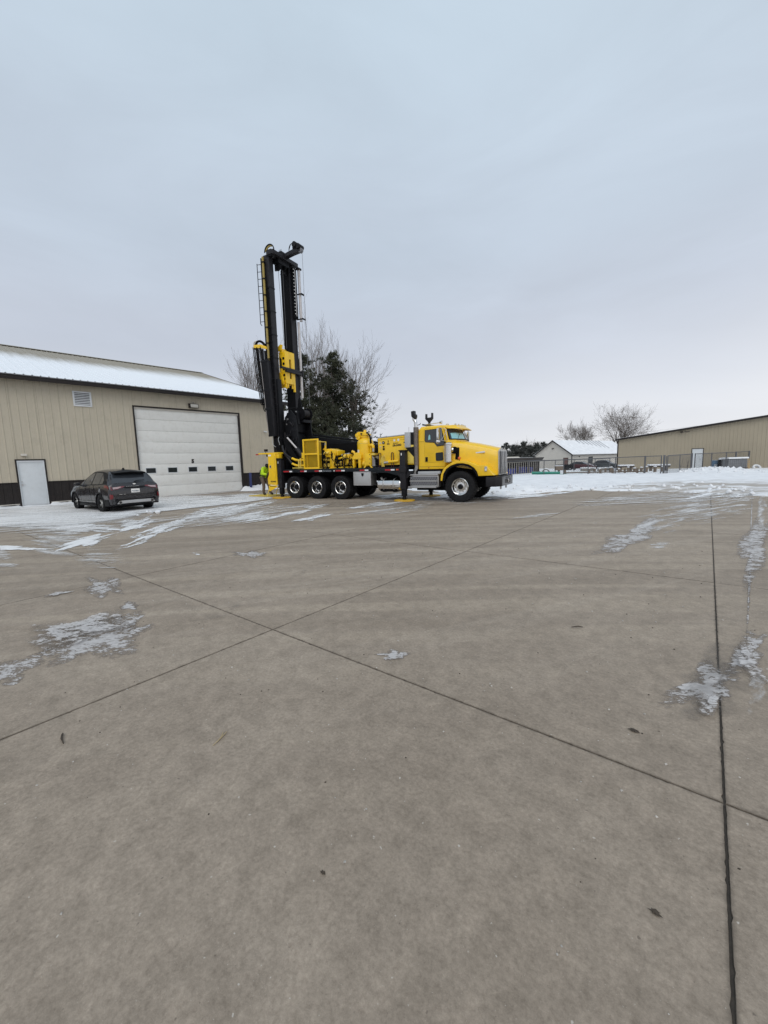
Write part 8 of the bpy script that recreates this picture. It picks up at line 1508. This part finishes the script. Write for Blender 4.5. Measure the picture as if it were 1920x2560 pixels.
# rear face fittings follow the tailgate surface
def rearx(y, z):      # find station where the section reaches height z at lateral y
    lo_, hi_ = -0.955, 0.3
    def topz_(x):
        h_ = half(x); b = None
        for (y0, z0), (y1, z1) in zip(h_[5:], h_[6:]):
            if y1 <= abs(y) <= y0 + 1e-6: b = z0+(z1-z0)*(y0-abs(y))/max(y0-y1, 1e-6)
        return b if b is not None else -1
    for x in [lo_+0.004*k for k in range(260)]:
        if topz_(x) >= z: return x
    return 0
def rearpatch(ys_, zs_, off): return MB().grid([[(rearx(y, z)-off, y, z) for y in ys_] for z in zs_])
lin_ = lambda a, b, n_: [a+(b-a)*k/n_ for k in range(n_+1)]
C('rear_window', MB().grid([[(rearx(u*(0.755-0.13*v), 1.13+0.36*v)-0.007, u*(0.755-0.13*v), 1.13+0.36*v-0.03*(1-abs(u))*0) for u in lin_(-1, 1, 14)] for v in lin_(0, 1, 6)]), glassg, clean=False)
C('window_frame', MB().grid([[(rearx(u*(0.79-0.14*v), 1.10+0.41*v)-0.003, u*(0.79-0.14*v), 1.10+0.41*v) for u in lin_(-1, 1, 14)] for v in lin_(0, 1, 6)]), carblk, clean=False)
C('spoiler', MB().add([(-0.66, -0.58, 1.515), (-0.70, 0, 1.56), (-0.66, 0.58, 1.515), (-0.20, -0.59, 1.575), (-0.20, 0, 1.635), (-0.20, 0.59, 1.575), (-0.60, -0.56, 1.46), (-0.64, 0, 1.50), (-0.60, 0.56, 1.46)], [(0, 1, 4, 3), (1, 2, 5, 4), (0, 6, 7, 1), (1, 7, 8, 2), (6, 3, 4, 7), (7, 4, 5, 8), (0, 3, 6), (2, 8, 5)]), carblk, bevel=0.006)
C('rear_wiper', MB().tube([(-0.865, -0.02, 1.155), (-0.83, -0.10, 1.19), (-0.80, -0.42, 1.215)], [0.02, 0.016, 0.008], 6), blackm)
C('roof_antenna', MB().prism([(-0.12, 1.63), (-0.06, 1.71), (-0.03, 1.71), (0.08, 1.66), (0.08, 1.63)], -0.02, 0.02, 'y'), blackm)
for s_ in (1, -1):
    C('tail_lamp', MB().add([(rearx(s_*y, z)-0.014, s_*y, z) for y, z in ((0.845, 1.0), (0.845, 0.86), (0.62, 0.89), (0.36, 0.98), (0.40, 1.01))], [(0, 1, 2, 3, 4)]), taill, clean=False)
    C('lamp_lens', MB().add([(rearx(s_*y, z)-0.018, s_*y, z) for y, z in ((0.78, 0.975), (0.78, 0.90), (0.60, 0.92), (0.48, 0.97), (0.50, 0.99))], [(0, 1, 2, 3, 4)]), taillc, clean=False)
    C('exhaust_tip', MB().tube([(-0.99, s_*0.58, 0.385), (-0.80, s_*0.58, 0.385)], 0.062, 18), chrome); C('exhaust_bore', MB().tube([(-0.993, s_*0.58, 0.385), (-0.989, s_*0.58, 0.385)], 0.05, 18), decalk)
C('tailgate_recess', MB().add([(rearx(y, z)-0.008, y, z) for y, z in ((-0.40, 0.985), (0.40, 0.985), (0.40, 0.94), (0.30, 0.905), (-0.30, 0.905), (-0.40, 0.94))], [(0, 1, 2, 3, 4, 5)]), carblk, clean=False)
text_mesh('tailgate_lettering', 'ESCAPE', 0.055, chrome, car, (-0.915, 0.31, 0.955), (0, -1, 0), (0, 0, 1), bold=0.001, sx=2.6)
C('badge', MB().lathe([(0.052, 0), (0.05, 0.008), (0, 0.010)], 20, Matrix.Translation((-0.895, 0, 1.075)) @ Matrix.Rotation(R(-90), 4, 'Y') @ Matrix.Diagonal((0.45, 1.1, 1, 1))), decalw)
C('licence_plate', MB().box(-0.957, -0.945, -0.155, 0.155, 0.735, 0.885), decalw, bevel=0.006)
text_mesh('plate_number', 'AZ18846', 0.075, decalg, car, (-0.960, 0.095, 0.775), (0, -1, 0), (0, 0, 1), bold=0.003, sx=0.72); C('plate_mark', MB().box(-0.9605, -0.9575, 0.105, 0.135, 0.79, 0.83), decalg)
C('lower_bumper', MB().add([(-0.965, -0.72, 0.50), (-0.965, 0.72, 0.50), (-0.80, 0.935, 0.50), (-0.42, 0.955, 0.50), (-0.42, 0.93, 0.25), (-0.80, 0.90, 0.25), (-0.93, 0.70, 0.28), (-0.93, -0.70, 0.28), (-0.80, -0.90, 0.25), (-0.42, -0.93, 0.25), (-0.42, -0.955, 0.50), (-0.80, -0.935, 0.50)],
   [(0, 1, 6, 7), (1, 2, 5, 6), (2, 3, 4, 5), (0, 7, 8, 11), (11, 8, 9, 10), (0, 11, 2, 1), (11, 10, 3, 2), (7, 6, 5, 8), (8, 5, 4, 9)]), carblk, clean=True)
C('skid_plate', MB().add([(-0.972, y, z) for y, z in ((-0.70, 0.335), (-0.62, 0.42), (-0.50, 0.455), (0.50, 0.455), (0.62, 0.42), (0.70, 0.335), (0.60, 0.335), (0.42, 0.34), (-0.42, 0.34), (-0.60, 0.335))], [(0, 1, 2, 8, 9), (2, 3, 7, 8), (3, 4, 5, 6, 7)]), carsil, clean=False)
C('tailgate_strip', MB().box(-0.960, -0.950, -0.66, 0.66, 0.655, 0.665), blackm); C('chrome_lettering', merge(MB().box(-0.958, -0.95, 0.48, 0.58, 0.685, 0.70), MB().box(-0.958, -0.95, 0.36, 0.43, 0.685, 0.70)), chrome)
C('underbody', MB().box(-0.6, 3.3, -0.7, 0.7, 0.18, 0.32), blackm)
ctyre = place(tyre_mb(0.355, 0.225, 36), RY).mesh('tyre', ang=30); ctyre.materials.append(rubber)
crim_m = MB(); crim_m.lathe([(0.225, -0.08), (0.228, 0.085), (0.215, 0.095), (0.205, 0.07), (0.20, 0.0)], 32); crim_m.lathe([(0.0, 0.075), (0.045, 0.07), (0.055, 0.05), (0.055, 0.0)], 18)
for k in range(10):
    a = 2*math.pi*(k//2)/5 + (0.14 if k % 2 else -0.14)
    crim_m.add([(0.04, -0.02, 0.05), (0.21, -0.018, 0.07), (0.21, 0.018, 0.07), (0.04, 0.02, 0.05), (0.04, -0.02, 0.02), (0.21, -0.018, 0.04), (0.21, 0.018, 0.04), (0.04, 0.02, 0.02)], [(0, 1, 2, 3), (4, 7, 6, 5), (0, 4, 5, 1), (3, 2, 6, 7)], Matrix.Rotation(a, 4, 'Z'))
crim = place(crim_m, RY).mesh('rim', ang=40); crim.materials.append(alu)
cdisc = place(MB().lathe([(0.0, -0.01), (0.17, -0.01), (0.2, -0.03)], 20), RY).mesh('brake_disc'); cdisc.materials.append(blackm)
for x in (0, 2.71):
    for s_ in (-1, 1):
        w = link('wheel', None, car, loc=(x, s_*0.815, 0.352), rot=(0, random.uniform(0, 6), 0 if s_ < 0 else R(180)))
        link('tyre', ctyre, w); link('rim', crim, w); link('brake_disc', cdisc, w)

# ------------------------------------------------------------------ operator in hi-vis jacket at the control panel
def skinned(name, pts, edges, rad, mat, parent, sub=2, root=0):
    me = bpy.data.meshes.new(name); me.from_pydata([tuple(p) for p in pts], edges, [])
    o = bpy.data.objects.new(name+'_tmp', me); col.objects.link(o); o.modifiers.new('s', 'SKIN')
    sv = me.skin_vertices[0].data if me.skin_vertices else None
    if sv is None:
        bm = bmesh.new(); bm.from_mesh(me); bm.verts.layers.skin.verify(); bm.to_mesh(me); bm.free(); sv = me.skin_vertices[0].data
    for i, r_ in enumerate(rad): sv[i].radius = r_ if isinstance(r_, tuple) else (r_, r_)
    sv[root].use_root = True
    m2 = o.modifiers.new('u', 'SUBSURF'); m2.levels = sub; m2.render_levels = sub
    me2 = eval_mesh(o); bpy.data.objects.remove(o); me2.name = name
    for p_ in me2.polygons: p_.use_smooth = True
    me2.materials.clear(); me2.materials.append(mat)
    return link(name, me2, parent)
tw_ = Matrix.Translation((-15.79, 12.75, 0)) @ Matrix.Rotation(R(9.31), 4, 'Z')
pl = tw_ @ Vector((-2.60, 0.62, 0.077))
pe = link('person', None, loc=pl, rot=(0, 0, R(9.31)), label='worker in a hi-vis yellow jacket and brown trousers bent over the controls', cat='person')
# faces +x, near side is -y; pelvis above the feet, trunk leaning forward
H_ = {'pel': (-0.06, 0, 0.90), 'waist': (-0.07, 0, 1.04), 'chest': (0.03, 0, 1.30), 'neck': (0.16, 0, 1.47), 'headc': (0.24, 0, 1.56), 'headt': (0.27, 0, 1.66),
      'hipR': (-0.05, -0.10, 0.86), 'kneeR': (0.03, -0.12, 0.48), 'ankR': (-0.03, -0.12, 0.10), 'toeR': (0.14, -0.14, 0.05), 'hipL': (-0.05, 0.10, 0.86), 'kneeL': (0.16, 0.13, 0.49), 'ankL': (0.22, 0.14, 0.10), 'toeL': (0.39, 0.16, 0.05),
      'shR': (0.09, -0.19, 1.40), 'elR': (0.16, -0.25, 1.12), 'wrR': (0.38, -0.18, 1.10), 'haR': (0.46, -0.16, 1.13), 'shL': (0.09, 0.19, 1.40), 'elL': (0.22, 0.25, 1.15), 'wrL': (0.44, 0.18, 1.20), 'haL': (0.52, 0.16, 1.22)}
def sk(name, names, eds, rads, mat, sub=2):
    idx = {n_: i for i, n_ in enumerate(names)}; return skinned(name, [H_[n_] for n_ in names], [(idx[a], idx[b]) for a, b in eds], rads, mat, pe, sub)
sk('body', ['pel', 'waist', 'chest', 'neck', 'headc', 'headt', 'shR', 'elR', 'wrR', 'haR', 'shL', 'elL', 'wrL', 'haL', 'hipR', 'kneeR', 'ankR', 'hipL', 'kneeL', 'ankL'],
   [('pel', 'waist'), ('waist', 'chest'), ('chest', 'neck'), ('neck', 'headc'), ('headc', 'headt'), ('chest', 'shR'), ('shR', 'elR'), ('elR', 'wrR'), ('wrR', 'haR'), ('chest', 'shL'), ('shL', 'elL'), ('elL', 'wrL'), ('wrL', 'haL'), ('pel', 'hipR'), ('hipR', 'kneeR'), ('kneeR', 'ankR'), ('pel', 'hipL'), ('hipL', 'kneeL'), ('kneeL', 'ankL')],
   [.12, .11, .12, .055, .095, .08, .06, .045, .03, .035, .06, .045, .03, .035, .08, .05, .035, .08, .05, .035], skinm)
H_['hem'] = (-0.08, 0, 0.88)
jk = sk('jacket', ['hem', 'waist', 'chest', 'neck', 'shR', 'elR', 'wrR', 'shL', 'elL', 'wrL'], [('hem', 'waist'), ('waist', 'chest'), ('chest', 'neck'), ('chest', 'shR'), ('shR', 'elR'), ('elR', 'wrR'), ('chest', 'shL'), ('shL', 'elL'), ('elL', 'wrL')],
   [(.185, .20), (.175, .19), (.19, .20), .085, .105, .085, .065, .105, .085, .065], hivis)
sk('trousers', ['pel', 'hipR', 'kneeR', 'ankR', 'hipL', 'kneeL', 'ankL'], [('pel', 'hipR'), ('hipR', 'kneeR'), ('kneeR', 'ankR'), ('pel', 'hipL'), ('hipL', 'kneeL'), ('kneeL', 'ankL')], [.15, .115, .088, .075, .115, .088, .075], trous)
sk('boot', ['ankR', 'toeR'], [('ankR', 'toeR')], [.075, .055], boot); sk('boot', ['ankL', 'toeL'], [('ankL', 'toeL')], [.075, .055], boot)
sk('hood', ['neck', 'headc', 'headt'], [('neck', 'headc'), ('headc', 'headt')], [.095, .125, .105], cloth_bk)
for sd in ('R', 'L'):
    w_ = Vector(H_['wr'+sd]); h_ = Vector(H_['ha'+sd]); pts = [w_, h_]; eds = [(0, 1)]; rad = [.036, .042]; y_ = -1 if sd == 'R' else 1
    g_ = skinned('glove', pts, eds, rad, cloth_bk, pe)
    for k in range(4):
        b = h_+Vector((0.02, (k-1.5)*0.020, 0)); skinned('finger', [b, b+Vector((0.045-0.004*abs(k-1), 0, -0.008)), b+Vector((0.062-0.005*abs(k-1), 0, -0.036))], [(0, 1), (1, 2)], [.011, .010, .009], cloth_bk, g_, 1)
    skinned('thumb', [h_+Vector((-0.02, -y_*0.03, 0.0)), h_+Vector((0.015, -y_*0.05, 0.0)), h_+Vector((0.045, -y_*0.045, -0.01))], [(0, 1), (1, 2)], [.013, .011, .010], cloth_bk, g_, 1)
def band(z, x, rx, ry, tilt, hgt=0.035, mat=cloth_bk):
    m = MB(); M = Matrix.Translation((x, 0, z)) @ Matrix.Rotation(R(tilt), 4, 'Y') @ Matrix.Diagonal((rx, ry, 1, 1)); m.lathe([(1.0, -hgt), (1.03, 0), (1.0, hgt)], 24, M); P('stripe', m, mat, jk)
band(1.05, -0.068, 0.205, 0.225, 12, 0.022); P('stripe', MB().tube([(-0.10, -0.16, 1.02), (-0.11, -0.16, 1.25), (0.02, -0.14, 1.47)], 0.016, 5), cloth_bk, jk); P('back_mark', MB().prism([(-0.155, 1.16), (-0.13, 1.26), (-0.10, 1.33), (-0.06, 1.36), (-0.09, 1.26)], -0.205, -0.19, 'y'), cloth_bk, jk)
# ------------------------------------------------------------------ trees
pine((-34.2, 29.6, 0), 12.9, 41, 'dark shaggy pine directly behind the mast, left of its taller twin', rad=3.6, nb=60, tufts=14)
pine((-32.4, 32.0, 0), 13.2, 42, 'tallest dark pine, right of the mast', rad=3.9, nb=64, tufts=14)
pine((-30.3, 33.0, 0), 10.2, 43, 'lower broad pine at the right edge of the dark clump', rad=3.7, nb=48, tufts=10, gap=0.3)
pine((-31.3, 30.0, 0), 7.6, 44, 'short pine in front of the dark clump, above the rig deck', rad=3.4, nb=38, tufts=13, z0=0.05)
pine((-36.5, 27.4, 0), 9.0, 45, 'pine peeping out left of the mast above the snowy roof', rad=2.8, nb=36, tufts=11)
bare_tree((-37.0, 36.2, 0), 13.2, 11, 'bare tree standing directly behind the tallest pine', forks=3, maxl=4, spread=0.36, tm=barkl, upb=0.10, twm=twig, tr_r=0.2)
bare_tree((-33.3, 34.6, 0), 12.6, 19, 'wide bare tree leaning out to the right of the pines', forks=4, maxl=4, spread=0.46, tm=barkl, upb=0.07, twm=twig, tr_r=0.19)
bare_tree((-42.5, 38.5, 0), 18.0, 12, 'bare tree whose top shows just above the pines by the mast', forks=3, maxl=4, spread=0.38, tm=barkl, upb=0.14)
bare_tree((-53.5, 36.0, 0), 17.0, 13, 'pale bare tree left of the mast behind the warehouse roof', forks=3, maxl=4, spread=0.42, tm=barkl, upb=0.12)
bare_tree((-40.2, 45.2, 0), 7.6, 14, 'small far bare tree between the yellow tank and engine box', forks=3, maxl=3, spread=0.35, tm=barkl, upb=0.12)
bare_tree((-21.6, 144.0, -0.7), 18.0, 15, 'big round-crowned bare tree behind the right-hand building', forks=7, maxl=4, spread=0.85, upb=0.03, trunk=0.16, tr_r=0.34)
bare_tree((-39.3, 162.0, -0.7), 14.8, 16, 'left of the two small bare trees above the snowy gable roof', forks=3, maxl=4, spread=0.5, upb=0.08, trunk=0.2)
bare_tree((-36.5, 164.2, -0.7), 14.8, 17, 'right of the two small bare trees above the snowy gable roof', forks=3, maxl=4, spread=0.5, upb=0.08, trunk=0.2)
rnd = random.Random(77)
NM = ['leftmost, just beyond the truck grille', 'second from the grille', 'third from the grille', 'fourth from the grille', 'fifth from the grille', 'sixth from the grille', 'last, touching the pale gable']
for k in range(7):
    t = k/6; x = -63.0+15*t; y = 158-3*t
    pine((x, y, -0.75), 7.0+rnd.uniform(-.4, 1.6), 60+k, 'far dark evergreen of the low tree line, '+NM[k], rad=3.4, nb=34, tufts=6, ts=0.7, mat=needle2, z0=0.03, name='far_evergreen')
for k, (x, y, h) in enumerate(((-59.5, 163, 8.6), (-54.5, 162, 9.0), (-51.0, 158, 7.6))):
    bare_tree((x, y, -0.75), h, 80+k, ['pale bare tree rising at the left of the far tree line', 'pale bare tree rising mid-way in the far tree line', 'pale bare tree beside the pale gable in the far tree line'][k], forks=3, maxl=3, spread=0.5, tm=barkl, upb=0.08, trunk=0.3, twm=MATS['pale_bark'])
far = link('far_shed', None, loc=(-52.5, 135, -0.8), rot=(0, 0, 0.4), label='tiny cream-roofed shed far off just right of the truck grille', cat='shed')
P('wall', MB().box(-3.5, 3.5, -2, 2, 0, 2.0), siding2, far); P('roof', MB().prism([(-4, 1.9), (4, 1.9), (2.5, 3.0), (-2.5, 3.0)], -2.3, 2.3, 'y'), trimw, far)
